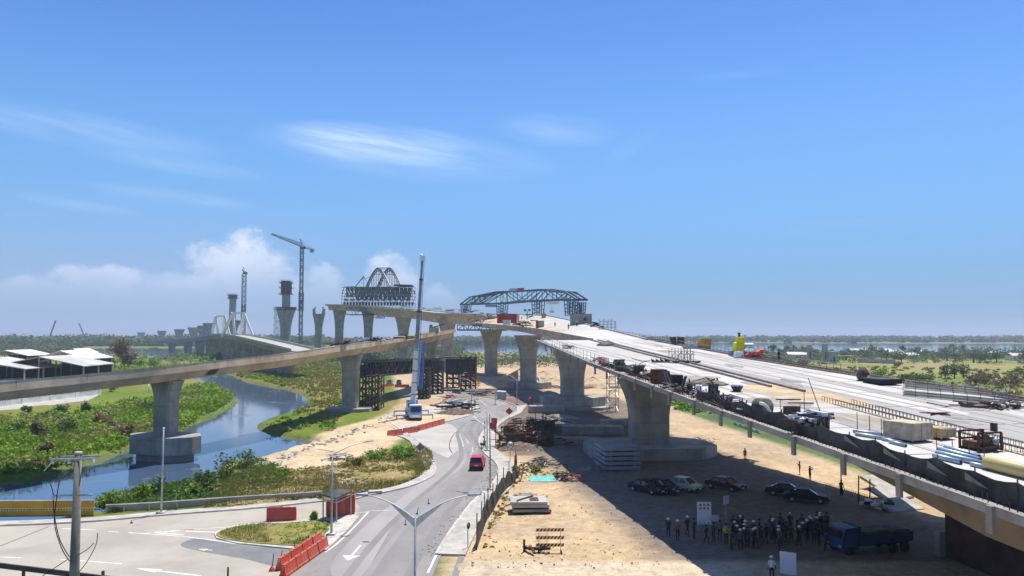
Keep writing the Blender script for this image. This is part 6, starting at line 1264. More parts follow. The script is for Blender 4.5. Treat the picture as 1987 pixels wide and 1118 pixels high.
# retaining wall and abutment below the near end of the deck
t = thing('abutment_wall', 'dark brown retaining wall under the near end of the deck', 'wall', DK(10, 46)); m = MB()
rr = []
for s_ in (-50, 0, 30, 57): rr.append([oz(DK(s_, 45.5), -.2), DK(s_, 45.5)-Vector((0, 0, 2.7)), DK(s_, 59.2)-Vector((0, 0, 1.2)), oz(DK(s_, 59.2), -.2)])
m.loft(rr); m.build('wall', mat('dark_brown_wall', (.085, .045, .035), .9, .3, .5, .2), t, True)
m = MB(); m.box(oz(DK(57.4, 52), 1.0), (14, .7, 2.0), rz=DA); m.build('footing', conc_p, t, True)
t = thing('revetment', 'pale concrete slope slabs beside the dark retaining wall', 'slope slabs', G(1735, 970))
for i, (x, y) in enumerate(((1712, 950), (1728, 968), (1744, 986))):
    q = G(x, y); MB().box((q.x, q.y, 1.0-.35*i), (4.2, 2.6, .3), M=Matrix.Rotation(DA+.2, 3, 'Z')@Matrix.Rotation(.3, 3, 'X')).build('slab', conc_l, t, True)

for x, y, w_, d_, h_, rz, lab in ((1082, 838, 9, 3, 1.3, -.1, 'long grey concrete block left of the row in shadow before the second pier footing'), (1150, 842, 11, 3.4, 1.5, -.05, 'long grey concrete block in shadow straight before the second pier footing'), (1205, 826, 8, 3, 1.2, .1, 'grey concrete block at the right end of the row before the second pier footing'), (1118, 862, 8, 2.6, 1.0, -.15, 'low grey concrete block nearest the precast slab stack at its back left'), (1060, 800, 8, 3, 1.6, .2, 'grey concrete block left of the second pier footing')):
    q = G(x, y); t = thing('concrete_block', lab, 'concrete block', q, rz); MB().box((0, 0, h_/2), (w_, d_, h_)).build('block', conc_p, t, bevel=.06); m = MB(); m.bar((-w_*.3, -d_*.2, h_+.1), (w_*.25, d_*.2, h_+.1), .2); m.build('timber', wood_l, t)
# ------------------------------------------------------------------ things standing on the decks
def kk(px, py, dz=0): return K(px, py, dz)
def dthing(name, label, cat, q, rz=0, group=None): return thing(name, label, cat, q, DA+rz, group)
def slope(t): t.rotation_euler = (math.atan(.056), 0, t.rotation_euler.z); return t
# yellow hopper plant
q = kk(1434, 690); f = q.y/1500; t = dthing('hopper', 'bright yellow hopper machine with a black motor on top at the deck edge', 'machine', q)
m = MB(); m.prof([(-9.5*f, 9*f), (-9.5*f, 11*f), (-9*f, 24*f), (-5*f, 26*f), (-4*f, 31*f), (-3*f, 36*f), (8*f, 36*f), (9.5*f, 34*f), (9.5*f, 20*f), (8.5*f, 9*f)], -6*f, 6*f); m.build('body', mat('vivid_yellow', (.78, .72, .02), .5, .12, 1, stain=(1, .3, (.5, .42, .05))), t, bevel=.05)
m = MB(); m.tube((1*f, 0, 36*f), (1*f, 0, 42*f), 2.4*f, 1.9*f, 12); m.tube((1*f, 0, 42*f), (1*f, 0, 44*f), 3*f, 3*f, 12); m.build('motor', steel_d, t)
m = MB(); 
for x in (-8, 8):
    for y in (-5, 5): m.bar((x*f, y*f, 0), (x*f, y*f, 10*f), 1.2*f)
m.bar((-8*f, -5*f, 1*f), (8*f, -5*f, 8*f), .7*f); m.build('legs_frame', rust2, t)
MB().box((-15*f, 0, 4.5*f), (9*f, 8*f, 9*f)).build('control_box', steel_g, t); MB().box((4*f, -3*f, 3.5*f), (14*f, 6*f, 7*f)).build('drum_casing', rust, t); MB().box((11*f, 0, 17*f), (3*f, 3*f, 8*f)).build('gearbox', steel_d, t)
q = kk(1367, 677); f = q.y/1500; t = dthing('generator', 'orange yellow generator cabin standing on the deck left of the yellow hopper', 'generator', q); MB().box((0, 0, 11*f), (21*f, 16*f, 17*f)).build('housing', mat('generator_orange', (.55, .30, .03), .5, .15, 1), t, bevel=.06); MB().box((0, 0, 20.2*f), (22*f, 17*f, 1.4*f)).build('roof', mat('pale_yellow', (.7, .55, .3), .5, .1, 1), t); MB().box((0, 0, 1.5*f), (18*f, 13*f, 2.6*f)).build('skid', black_m, t)
for x in (-5, 2): MB().box((x*f, -8.1*f, 10*f), (5*f, .1, 9*f)).build('door', mat('generator_orange', (.55, .30, .03), .5, .15, 1), t)
q = kk(1313, 670); f = q.y/1500; t = dthing('steel_form', 'pair of dark brown steel form panels split by a white post on the deck edge', 'formwork', q)
m = MB(); m.prof([(-14*f, 16*f), (-2*f, 16*f), (-2*f, 2*f), (-9*f, 2*f)], -3*f, 3*f); m.build('panel', rust2, t); m = MB(); m.box((8.5*f, 0, 9*f), (12*f, 6*f, 13*f)); m.build('panel', rust2, t); MB().box((0, 0, 7.5*f), (1.8*f, 2*f, 15*f)).build('post', white_m, t)
q = kk(1337, 677); t = dthing('skip', 'long shallow pale trough between the brown form panels and the generator', 'trough', q); m = MB(); m.prof([(-13*f, 5*f), (13*f, 5*f), (11*f, 0), (-10*f, 0)], -3*f, 3*f); m.build('trough', steel_g, t)
q = kk(1322, 704); t = scaffold('low rack of scaffold tubes standing in the middle of the deck', (q.x, q.y, q.z), (3.1, 1.2, 1.55), 7, 1, 2, .03, mat('pink_grey_tube', (.42, .36, .33), .6, .2, 2), DA, 'tube_rack', None, None, 'rack'); MB().box((.6, -.4, .15), (3.8, .8, .2)).build('base_beams', steel_d, t)
q = kk(1281, 704); t = dthing('form_louvres', 'row of four black triangular frames lying on the pale deck', 'formwork', q); f = q.y/1500
for i in range(4): m = MB(); x = (-17+9*i)*f; m.prof([(x, .1), (x+11*f, .1), (x-1*f, 8*f)], -1.5*f, 1.5*f); m.build('frame', black_m, t)
MB().box((2*f, -2.2*f, .05), (40*f, .25, .06)).build('base', steel_g, t)
def heap(name, label, cat, q, rx, ry, h, m_, seed, m2=None):
    r = np.random.default_rng(seed); t = thing(name, label, cat, q, DA); N, K_ = 20, 6; rr = []
    for k in range(K_): f = k/(K_-1); rr.append([Vector((math.cos(2*math.pi*i/N)*rx*(1-f**1.6)*(1+.25*(r.random()-.5)), math.sin(2*math.pi*i/N)*ry*(1-f**1.6)*(1+.25*(r.random()-.5)), h*f*(1+.2*(r.random()-.5)))) for i in range(N)])
    m = MB(); m.loft(rr); m.build('cover', m_, t)
    if m2: m = MB(); [m.bar((r.normal()*rx*.5, r.normal()*ry*.5, .1), (r.normal()*rx*.5, r.normal()*ry*.5, h*.9), .14) for _ in range(5)]; m.build('timber', m2, t)
    return t
heap('tarpaulin_heap', 'small dark tarpaulin heap beside the median rails near the far deck end', 'tarpaulin', kk(1180, 671), 2.2, 1.2, .95, tarp_m, 1)
heap('tarpaulin_heap', 'larger flat brown tarpaulin heap near the middle of the deck', 'tarpaulin', kk(1370, 747), 2.4, 1.2, .75, tarp_m, 2, rust2)
q = kk(1430, 760); t = dthing('bucket', 'dark bucket heaped with white powder standing alone on the deck', 'bucket', q); m = MB(); m.lathe((0, 0, 0), [(.35, 0), (.65, .55), (.6, .55), (0, .5)], 8); m.build('bucket', steel_d, t); m = MB(); m.lathe((0, 0, .5), [(.62, 0), (.45, .25), (.2, .36), (0, .38)], 10); m.build('powder', white_m, t)
# site office, containers, gear on the far crest
def box3(name, label, cat, px0, px1, yb, yt, D, dep, m_, rz=0.0, parts=None):
    a, b_ = P(px0, yb, D), P(px1, yb, D); h = P(px0, yt, D).z-a.z; c_ = (a+b_)/2; t = thing(name, label, cat, (c_.x, c_.y+dep/2, a.z-.3), rz); w = b_.x-a.x
    MB().box((0, 0, (h+.3)/2), (w, dep, h+.3)).build('body', m_, t, bevel=.03); m = MB(); n = max(4, int(w/.45))
    for i in range(n): m.box((-w/2+w*(i+.5)/n, -dep/2-.02, (h+.3)/2), (w/n*.45, .06, (h+.3)*.88))
    tag(m.build('corrugation', m_, t), kind='stuff'); MB().box((0, 0, h+.36), (w+.1, dep+.1, .1)).build('roof', parts or m_, t); return t, w, h
t, w, h = box3('site_office', 'grey container office on the far right deck edge under the gantry legs', 'site office', 1107.5, 1148.5, 629, 610, 210, 2.6, mat('office_grey', (.30, .29, .25), .7, .15, .5), 0, steel_g)
MB().box((w*.18, -1.36, h*.6), (.9, .08, .7)).build('window', glass_m, t)
box3('red_container', 'long red container on the deck below the gantry', 'container', 965, 1003, 625.5, 610.5, 262, 2.6, red_c, -.08)
box3('white_container', 'low white block in front of the long red container', 'container', 976, 991, 628.5, 621.5, 258, 2, white_m, -.08)
box3('white_container', 'narrow pinkish white cabinet at the right end of the long red container', 'container', 1003.5, 1008, 624, 611, 260, 2.4, mat('pinkish_white', (.6, .5, .48), .6, .1, 1), -.08)
box3('tool_cabin', 'small tool cabin with a red side and pale green front on the girder edge', 'cabin', 1045, 1056, 638, 623, 222, 2, mat('pale_green_paint', (.36, .44, .38), .6, .2, 1)); box3('tool_cabin', 'red flank of gear stacked against the small pale green cabin', 'cabin', 1040, 1045, 637, 623, 221, 2, red_c)
box3('pump_box', 'orange pump box on the deck crest under the gantry', 'box', 1051, 1059.5, 616, 609, 262, 1.5, yell_o)
def stuff_row(prefix, rows):
    for i, (nm, lab, x, y, D, n, rad, h, mats) in enumerate(rows): scrap(nm, lab, 'site materials', P(x, y, D)-Vector((0, 0, .2)), n, rad, h, mats, (.8, 3), 60+i, (.1, .45))
stuff_row('', [('material_pile', 'pale gear scattered at the left foot of the gantry', 905, 606, 375, 12, 5, 2, [white_m, rust2, steel_d]), ('material_pile', 'white tanks and timber left of the long red container', 945, 616, 320, 12, 6, 2, [white_m, steel_g, rust2]), ('material_pile', 'brown timber and gear left of the small green cabin', 1020, 632, 236, 12, 3.4, 1.8, [rust2, wood_l, steel_d]), ('material_pile', 'formwork gear on the girder edge under the red container', 930, 626, 335, 12, 5, 2.0, [steel_d, white_m, rust2]),
    ('material_pile', 'dark machine parts at the foot of the gantry between the legs', 1030, 616, 285, 10, 4, 1.4, [steel_d, white_m]), ('material_pile', 'black gear just right of the grey site office', 1157, 636, 200, 10, 1.8, 1.4, [black_m, steel_d]), ('material_pile', 'white and brown gear on the girder left of the crane boom tip line', 780, 598, 475, 10, 7, 1.8, [white_m, rust2, red_c]), ('material_pile', 'mixed gear along the raised girder right of the crane boom', 835, 602, 440, 12, 8, 1.8, [white_m, rust2, steel_d]), ('material_pile', 'pale boxes and timber on the raised girder above its end pier', 875, 606, 400, 12, 6, 1.8, [white_m, wood_l, rust2]),
    ('material_pile', 'red brown timber heap on the left part of the approach ramp', 662, 668, 166, 12, 3.2, 1.0, [rust]), ('material_pile', 'white sacks and boxes strewn on the ramp left of the crane boom', 735, 660, 196, 12, 5.5, .8, [white_m, rust2, steel_d]), ('material_pile', 'dark gear and a white box on the ramp above its tall pier', 712, 662, 186, 7, 1.6, 1.4, [steel_d, white_m]), ('material_pile', 'brown boards on the ramp just left of the crane boom', 786, 656, 222, 10, 3, 1.0, [rust, rust2]), ('material_pile', 'pale sacks on the ramp right of the crane boom', 822, 650, 246, 10, 4, .8, [white_m, wood_l])])
q = P(842, 646.5, 262); t = thing('drill_rig', 'small yellow green machine with a long arm at the upper end of the ramp', 'machine', q); MB().box((0, 0, 1.0), (3.2, 2, 2)).build('body', mat('olive_paint', (.35, .36, .12), .6, .2, 1), t); MB().bar((-1, 0, 1.8), (3.6, 0, 3.0), .3).build('arm', steel_d, t); MB().box((-1, 0, 2.2), (1, 1, 1.2)).build('cab', glass_m, t)
q = P(1023, 620, 250); t = thing('floodlight_mast', 'short mast with paired floodlights on the deck beneath the gantry', 'floodlight', q); MB().tube((0, 0, 0), (0, 0, P(1023, 603, 250).z-q.z), .12).build('mast', steel_d, t)
for x in (-.9, -.45, .45, .9): MB().box((x, 0, P(1023, 602, 250).z-q.z), (.4, .4, .6)).build('lamp', steel_d, t)
q = P(1179, 641, 190); scaffold('scaffold frame on the right deck edge beyond the site office', (q.x, q.y, q.z), (3.8, 2, 2.2), 4, 1, 3, .05, steel_g, 0, 'edge_scaffold', None, None, 'scaffold', False)
# edge railing posts on the right edge far part, one railing thing
t = thing('edge_railing', 'thin steel railing of close rods along the far right deck edge', 'railing', DK(130, 54)); m = MB()
for i in range(70): s_ = 88+i*1.35; a = DK(s_, rightp(s_)-.1); m.bar(a, a+Vector((0, 0, 1.1+random.uniform(-.3, .3))), .06)
m.path([DK(s_, rightp(s_)-.1, .9) for s_ in range(88, 182, 6)], .04, 4); tag(m.build('rods', steel_g, t, True), kind='stuff')
t = thing('edge_railing', 'thin rod railing along the left edge of the slab near the second pier', 'railing', DK(120, 29)); m = MB()
for i in range(24): s_ = 92+i*2.4; a = DK(s_, leftp(s_)+.5); m.bar(a, a+Vector((0, 0, 1.3)), .06)
m.build('posts', galv, t, True); tag(t.children[0], kind='stuff'); m = MB(); m.path([DK(s_, leftp(s_)+.5, 1.25) for s_ in range(92, 150, 6)], .03, 4); m.path([DK(s_, leftp(s_)+.5, .7) for s_ in range(92, 150, 6)], .03, 4); m.build('rails', galv, t, True)
# dark netting along the near left edge
t = thing('edge_netting', 'dark sagging netting along the near left edge of the wide deck', 'netting', DK(48, 28)); r = random.Random(5)
S_ = [66, 62, 59.5, 57, 54, 51, 48.5, 46, 43, 40.5, 38, 35.5, 33, 30.5, 28, 24, 20, 15]; H_ = [.9, 1.15, .75, 1.2, 1.05, 1.25, .8, 1.15, 1.1, 1.25, 1.0, 1.3, 1.2, 1.25, 1.2, 1.3, 1.25, 1.3]
pl = []; 
for i in range(len(S_)-1):
    for k in range(4): f = k/4; pl.append((S_[i]*(1-f)+S_[i+1]*f, H_[i]*(1-f)+H_[i+1]*f-.16*math.sin(math.pi*f)))
rr = []
for s_, h in pl: p0 = leftp(s_)+.55; w_ = r.uniform(-.14, .14); rr.append([DK(s_, p0, .02), DK(s_, p0+w_, h*.5), DK(s_, p0+w_*.4, h), DK(s_, p0+w_*.4+.03, h), DK(s_, p0+w_+.03, h*.5), DK(s_, p0+.03, .02)])
m = MB(); m.loft(rr); m.build('net', net_m, t, True)
for s_, h in zip(S_, H_): MB().tube(DK(s_, leftp(s_)+.6, 0), DK(s_, leftp(s_)+.6, h+.15), .04, n=6).build('post', steel_d, t, True)
m = MB(); 
for s_, a in ((43.2, .4), (39.5, .5), (36, .6), (33.4, .8)):
    m = MB(); p0 = leftp(s_)+.38; m.add([DK(s_, p0, 1.05), DK(s_, p0, .7), DK(s_-1.5, p0, .5+.1*a)], [(0, 1, 2), (2, 1, 0)]); m.build('pale_patch', mat('pale_net_patch', (.34, .32, .29), .8, .2, 1), t, True)

# slim rods standing in the deck
rods = [(1664, 800, 840), (1688, 806, 842), (1711, 812, 850), (1735, 817, 852), (1818, 834, 878), (1848, 855, 868), (1881, 866, 890), (1910, 874, 888), (1515, 776, 800), (1553, 784, 805), (1561, 760, 800)]
nm = ['1st', '2nd', '3rd', '4th', '5th', '6th', '7th', '8th', '9th', '10th', '11th']
kr = None
for i, (x, yt, yb) in enumerate(rods):
    q = kk(x, yb); o = MB(); o.tube((0, 0, 0), (0, 0, P(x, yt, q.y).z-q.z), .028, n=6); o.tube((0, 0, 0), (0, 0, .05), .07, n=6); o = o.build('steel_rod', rust2); o.location = q; tag(o, 'thin steel rod standing in the deck behind the netting', 'rod', 'thin rods standing behind the netting')
q = kk(1594, 806); o = MB(); o.tube((0, 0, 0), (-.9, .2, 2.9), .035, n=6); o.tube((0, 0, 0), (0, 0, .1), .08, n=6); o = o.build('leaning_pole', steel_d); o.location = q; tag(o, 'long dark pole leaning left behind the machine parts at the netting', 'pole')
# wooden boxes
for x0, x1, yb, yt, lab, m_, dep in ((1762, 1817, 859, 823, 'larger plywood crate on the deck behind the netting', wood_l, 2.2), (1820, 1860, 854, 833, 'smaller orange plywood box right of the larger crate', wood, 1.6)):
    q = kk((x0+x1)/2, yb); f = q.y/1500; t = dthing('crate', lab, 'crate', q, .25); w = (x1-x0)*f; h = (yb-yt)*f; MB().box((0, dep/2, h/2+.1), (w, dep, h-.1)).build('box', m_, t); m = MB()
    for x in (-w/2, 0, w/2): m.box((x, -.03, h/2+.08), (.09, .06, h*.94))
    m.box((0, -.03, h-.02), (w, .07, .1)); m.build('battens', wood_l, t); MB().box((-w*.2, dep/2, .03), (w*.55, dep*.9, .1)).build('pallet', rust2, t)
scrap('reinforcement_bundle', 'bundle of rusty bars lying on the smaller plywood box', 'rebar', kk(1836, 848)+Vector((0, 1.2, 1.35)), 10, .5, .2, [rust], (1.2, 2), 71, (.04, .08), al=0)
q = kk(1903, 872); t = dthing('steel_frame_machine', 'rusty brown framed machine standing on the deck at right', 'machine', q, .1); f = q.y/1500; m = MB()
for x in (-27*f, 27*f):
    for y in (-.7, .7): m.bar((x, y, 0), (x, y, 34*f), .12)
for z in (3*f, 20*f, 34*f):
    for y in (-.7, .7): m.bar((-27*f, y, z), (27*f, y, z), .11)
m.bar((-16*f, -.7, 3*f), (-16*f, -.7, 42*f), .1); m.build('frame', rust, t); m = MB(); m.box((0, 0, 10*f), (50*f, 1.2, 13*f)); m.box((8*f, 0, 20*f), (18*f, 1, 9*f)); m.build('casing', rust, t); MB().box((27*f, -.2, 42*f), (5*f, .4, 16*f)).build('mast', rust2, t)
MB().lathe((6*f, -.9, 18*f), [(0, -.1), (.2, -.1), (.2, .1), (0, .1)], 12, 'Y').build('drum', steel_g, t); MB().lathe((-14*f, -.8, 26*f), [(.2, -.05), (.26, -.05), (.26, .05), (.2, .05)], 12, 'Y').build('ring', steel_d, t); MB().bar((-26*f, -.75, 5*f), (26*f, -.75, 8*f), .14, .1).build('brace', rust2, t)
# pipes
def pipe(label, a, b_, r_, m_, group, cat='pipe'):
    p, q = kk(*a, r_*1.0), kk(*b_, r_*1.0); L = q-p; t = thing('steel_pipe', label, cat, p, 0, group); m = MB(); n = 16; A, B = frame(L)
    rr = [[k*L+(A*math.cos(2*math.pi*i/n)+B*math.sin(2*math.pi*i/n))*rad for i in range(n)] for k, rad in ((0, r_), (1, r_), (1, r_*.85), (.97, r_*.82))]
    m.smooth = True; m.loft(rr, cap=False); m.smooth = False; m.build('tube', m_, t); m = MB(); m.tube(L*.96, L*.97, r_*.83, n=n); m.tube(L*.03, L*.02, r_*.83, n=n); m.build('bore', black_m, t); return t
g = 'blue grey pipes stacked at the right of the netting'
pipe('rearmost blue grey pipe of the stack beside the rusty framed machine', (1835, 868), (1900, 887), .16, pipe_m, g); pipe('blue grey pipe second from the back in the stack', (1822, 872), (1903, 893), .17, pipe_m, g); pipe('blue grey pipe third from the back in the stack', (1818, 879), (1908, 900), .17, pipe_m, g); pipe('frontmost long blue grey pipe of the stack at the netting', (1812, 884), (1865, 897), .15, pipe_m, g)
pipe('rust ended thin pipe sticking out right of the blue grey stack', (1880, 888), (1934, 899), .11, rust2, None); pipe('short white pipe piece at the right end of the blue grey stack', (1884, 900), (1918, 908), .13, pipe_m, g)
g = 'grey pipes lying behind the middle of the netting'
pipe('long rear grey pipe left of the plywood crate', (1656, 836), (1722, 845), .12, pipe_m, g); pipe('long front grey pipe left of the plywood crate', (1660, 842), (1730, 853), .12, pipe_m, g); pipe('short grey pipe nearest the netting below the plywood crate', (1726, 857), (1758, 865), .11, pipe_m, g); pipe('short upper grey pipe below the plywood crate', (1712, 852), (1750, 859), .1, pipe_m, g)
pipe('large yellow pipe leaving the picture at the right edge', (1915, 897), (2080, 938), .38, ypipe_m, None)
# round tank and beam on the right edge, precast barriers
q = kk(1675, 739); f = q.y/1500; t = dthing('mixer', 'rusty round mixer with a white label on the far deck edge', 'mixer', q); m = MB(); m.lathe((0, 0, 0), [(8*f, 1*f), (12*f, 6*f), (12*f, 13*f), (9*f, 20*f), (5*f, 26*f), (0, 27*f)], 16); m.build('drum', mat('purple_brown', (.13, .07, .07), .8, .3, 1), t); MB().box((3*f, -12.3*f, 8*f), (6*f, .1, 5*f)).build('label', white_m, t); m = MB(); m.box((0, 0, 1*f), (18*f, 14*f, 2*f)); m.build('base', steel_d, t)
q = kk(1712, 745); t = dthing('dark_beam', 'long black box girder piece lying right of the round mixer', 'beam', q, .05); f = q.y/1500; MB().box((0, 0, 5*f), (48*f, 3, 8*f)).build('box', black_m, t, bevel=.1); MB().box((0, 0, 9.6*f), (49*f, 3.2, .15)).build('lid', steel_d, t)
q = kk(1462, 695); t = scrap('machine_parts', 'bright red machine part pile right of the yellow hopper', 'machine parts', q, 9, 1.8, 1.3, [red_p, mat('red_orange', (.6, .12, .05), .5, .2, 1)], (.8, 2.2), 77, (.3, .7)); MB().box((-2.2, 0, .5), (1.2, 1, .9)).build('motor', white_m, t)
for i, (x0, y0, x1, y1, lab) in enumerate(((1757, 752, 1955, 772, 'rear precast parapet unit lying at the far right deck edge'), (1755, 768, 1960, 787, 'front precast parapet unit lying at the far right deck edge'))):
    a, b_ = kk(x0, y0), kk(x1, y1); t = thing('parapet_unit', lab, 'parapet', a); m = MB(); d = (b_-a); r_ = Vector((d.y, -d.x, 0)).normalized()
    m.loft([[p+r_*u+Vector((0, 0, z)) for u, z in ((-.25, 0), (.3, 0), (.15, .2), (.08, .5), (-.12, .5))] for p in (a, b_)]); m.build('concrete', conc_l, t, True)
    for k in range(9): p = a.lerp(b_, k/8); MB().bar(p+r_*.35, p+r_*.35+Vector((0, 0, .85)), .035).build('post', rust2, t, True)
    m = MB(); m.bar(a+r_*.3+Vector((0, 0, .30)), b_+r_*.3+Vector((0, 0, .30)), .12, .07); m.build('bottom_rail', wood_l, t, True); m = MB(); m.bar(a-r_*.1+Vector((0, 0, .72)), b_-r_*.1+Vector((0, 0, .7)), .08); m.build('top_rail', wood_l, t, True)
scrap('rubble_heap', 'broken concrete and timber at the right end of the parapet units', 'rubble', kk(1945, 792), 12, 2.4, .6, [conc_l, rust2], (.6, 1.6), 79, (.1, .3))
scrap('timber_pile', 'long thin timbers lying in front of the parapet units', 'timber', kk(1905, 789), 9, 2.8, .25, [wood_l, rust2], (2, 4), 80, (.08, .2), al=-.12, rz=DA)
for x, y in ((1530, 777), (1555, 784)):
    o = MB().bar((-1.1, 0, .08), (1.1, .15, .08), .1).build('loose_bar', steel_d); o.location = kk(x, y); o.rotation_euler = (0, 0, -.1); tag(o, '%s loose dark bar lying on the deck behind the netting' % ('left' if x == 1530 else 'right'), 'bar')
q = kk(1212, 700); t = thing('cable', 'thin hose snaking across the pale deck left of the triangular frames', 'hose', q); m = MB(); m.path(crom([kk(1225, 695, .03), kk(1245, 701, .03), kk(1262, 700, .03), kk(1245, 704, .03), kk(1238, 712, .03)], 8), .05, 5); m.build('hose', black_m, t, True)
# clutter along the near left edge, each piece its own thing
def drum(label, q, lie, m_): o = thing('drum', label, 'drum', q, DA); m = MB(); 
R_ = random.Random(11)
def at(s_, off): return DK(s_, leftp(s_)+off)
items = []
def rb(s_, off, lab, L=3.0, n=9, h=.45, m_=rust, seed=0): scrap('rebar_bundle', lab, 'rebar', at(s_, off), n+4, 1.1, h*.8, [m_, rust2], (L*.6, L), seed, (.035, .10), al=math.pi/2+.05, rz=DA)
rb(128, 2.0, 'rusty bar heap near the thin rod railing', 2.4, 12, .7, seed=1); rb(97, 1.8, 'rusty bars left of the red and white drum frame', 3, seed=2); rb(86, 1.6, 'rusty bars on the deck edge above the largest pier', 3.4, 12, .5, seed=3); rb(80, 1.8, 'orange brown bars behind the rusty box on the deck edge', 3, 12, .6, mat('orange_rust', (.38, .13, .04), .9, .3, 2), 4); rb(74.5, 1.4, 'rusty bars right of the rusty box on the deck edge', 3, seed=5); rb(66, 1.4, 'dark bars in front of the first net panel', 3, seed=6); rb(61, 1.2, 'rusty bar heap between the starter posts and the big round form', 3.6, 14, .6, seed=7); rb(57.5, 1.0, 'flat rusty bars beside the white reel', 3.4, 12, .35, seed=8); rb(90, 3.0, 'thin bars lying inside the deck edge left of the triangular frames', 3, seed=9)
def barrels(s_, off, lab, m_, n=2):
    t = thing('drum', lab, 'drum', at(s_, off), DA); m = MB(); m.lathe((0, 0, 0), [(.29, 0), (.3, .02), (.3, .3), (.315, .31), (.3, .33), (.3, .6), (.315, .61), (.3, .63), (.3, .87), (.28, .88), (.27, .85), (0, .85)], 16); m.build('body', m_, t); MB().tube((.1, .1, .85), (.1, .1, .89), .04).build('bung', steel_d, t)
barrels(101, 1.2, 'red drum on the deck edge at the far end of the clutter', red_p); barrels(100, 1.8, 'white drum beside the red drum on the deck edge', white_m); barrels(99, 1.1, 'pink drum right of the red drum on the deck edge', mat('pink_paint', (.6, .25, .22), .5, .2, 1)); barrels(92.5, 1.8, 'dark drum near the wheelbarrow on the deck edge', steel_d); barrels(71, 1.9, 'dark drum right of the pointed form plates', steel_d); barrels(51, 1.6, 'dark drum behind the netting right of the machine parts', steel_d); barrels(69.5, 2.2, 'white drum by the pointed form plates', white_m)
def plate(s_, off, lab, w, h, m_, tilt=.3, rz=0, d=.06):
    t = thing('form_plate', lab, 'form plate', at(s_, off), DA+rz); Mx = Matrix.Rotation(tilt, 3, 'X'); MB().box(Mx@Vector((0, 0, h/2)), (w, d, h), M=Mx).build('plate', m_, t); m = MB()
    for x in (-w*.35, 0, w*.35): m.box(Mx@Vector((x, -.06, h/2)), (.07, .07, h*.95), M=Mx)
    m.build('ribs', steel_d, t)
plate(78.2, 1.3, 'rusty brown box shaped form plate on the deck edge', 1.5, 1.5, rust, .05, .2, .9); plate(75.6, 1.6, 'dark leaning form plate right of the rusty box', 1.3, 1.7, steel_d, -.4, .5); plate(74.0, 1.9, 'dark form plate crossed with the leaning one', 1.2, 1.6, steel_d, .5, -.6); plate(72.5, 1.6, 'grey form plate with raised corner', 1.1, 1.5, steel_g, .3, 1.0); plate(94.5, 1.6, 'green grey form plate near the red drum', 1.6, 1.3, tarp_m, .5, .2); plate(91.0, 1.2, 'dark green form plate lying behind the thin railing end', 1.8, 1.0, tarp_m, .9, -.3); plate(83.5, 2.6, 'pale plate behind the orange brown bars', 1.4, .9, wood_l, .8, .1); plate(59.0, 2.2, 'white sheet plate left of the big round form', 1.2, .9, white_m, .9, .3)
def posts(s0, s1, off, n, lab, h=.9): 
    t = thing('starter_posts', lab, 'posts', at(s0, off), DA)
    for i in range(n): s_ = s0+(s1-s0)*i/(n-1); MB().tube(at(s_, off+R_.uniform(-.15, .15)), at(s_, off+R_.uniform(-.15, .15))+Vector((0, 0, h*R_.uniform(.8, 1.15))), .06, n=6).build('post', black_m, t, True)
    MB().bar(at(s0, off), at(s1, off), .3, .1).build('sole_plate', rust2, t, True)
posts(90, 79, 2.6, 9, 'row of black upright posts on the slab above the largest pier', .9); posts(70, 58, 2.0, 10, 'row of black upright posts behind the first net panels', .9); posts(63, 60.5, 1.2, 6, 'cluster of black posts left of the big round form', 1.1); posts(47.5, 45.8, 1.0, 4, 'two pairs of black posts right of the stacked machine parts', 1.3)
# big round form and curved white duct
t = thing('round_form', 'big dark olive round form standing behind the netting', 'formwork', at(56.3, 1.9), DA+.3); m = MB(); m.lathe((0, 0, .75), [(0, -.5), (.68, -.5), (.68, .5), (0, .5)], 24, 'Y'); m.build('drum', mat('olive_steel', (.12, .12, .09), .7, .4, 1), t)
m = MB(); m.box((0, 0, .2), (2, 1.6, .3)); m.build('cradle', steel_d, t)
t = thing('curved_duct', 'white curved duct leaning against the netting beside the big round form', 'duct', at(54.0, 1.0), DA); m = MB(); m.path([Vector((math.cos(a)*.9-.5, 0, math.sin(a)*1.3+.1)) for a in [i*math.pi/2/10 for i in range(11)]], .12, 8); m.build('duct', white_m, t)
t = thing('cable_reel', 'white cable reel lying flat on the deck edge', 'reel', at(57.3, .9), DA); m = MB(); m.lathe((0, 0, .08), [(0, -.04), (.75, -.04), (.75, .04), (0, .04)], 20); m.lathe((0, 0, .5), [(0, -.03), (.6, -.03), (.6, .03), (0, .03)], 20); m.build('flange', white_m, t); MB().tube((0, 0, .05), (0, 0, .55), .22).build('core', steel_d, t)
scrap('machine_parts', 'stacked dark machine parts with white ducts and raised arms behind the netting', 'machine parts', at(48.7, 1.6), 12, 1.2, 1.5, [steel_d, white_m, rust, galv], (.7, 2.2), 91, (.08, .35)); plate(47.6, 1.7, 'black square plate standing right of the stacked machine parts', .9, 1.4, black_m, .05, .1)
scrap('machine_parts', 'grey tubes bundled behind the netting left of the stacked machine parts', 'pipes', at(51, 2.0), 8, 1.2, .8, [white_m, galv], (1.6, 2.6), 92, (.12, .2), al=math.pi/2, rz=DA)
t = thing('wheelbarrow', 'wheelbarrow parked among the rusty bars on the deck edge', 'wheelbarrow', at(88.5, 2.0), DA+.8); m = MB(); m.loft([[Vector((x*k, y*k2, z)) for x, y in ((-.3, -.45), (.3, -.45), (.3, .45), (-.3, .45))] for k, k2, z in ((.7, .7, .4), (1.1, 1.1, .75))]); m.build('tray', blue_m, t); MB().lathe((0, -.75, .2), [(0, -.05), (.2, -.05), (.2, .05), (0, .05)], 12, 'X').build('wheel', black_m, t)
for x in (-.25, .25): MB().tube((x, -.7, .25), (x, 1.0, .65), .03).build('handle', galv, t)
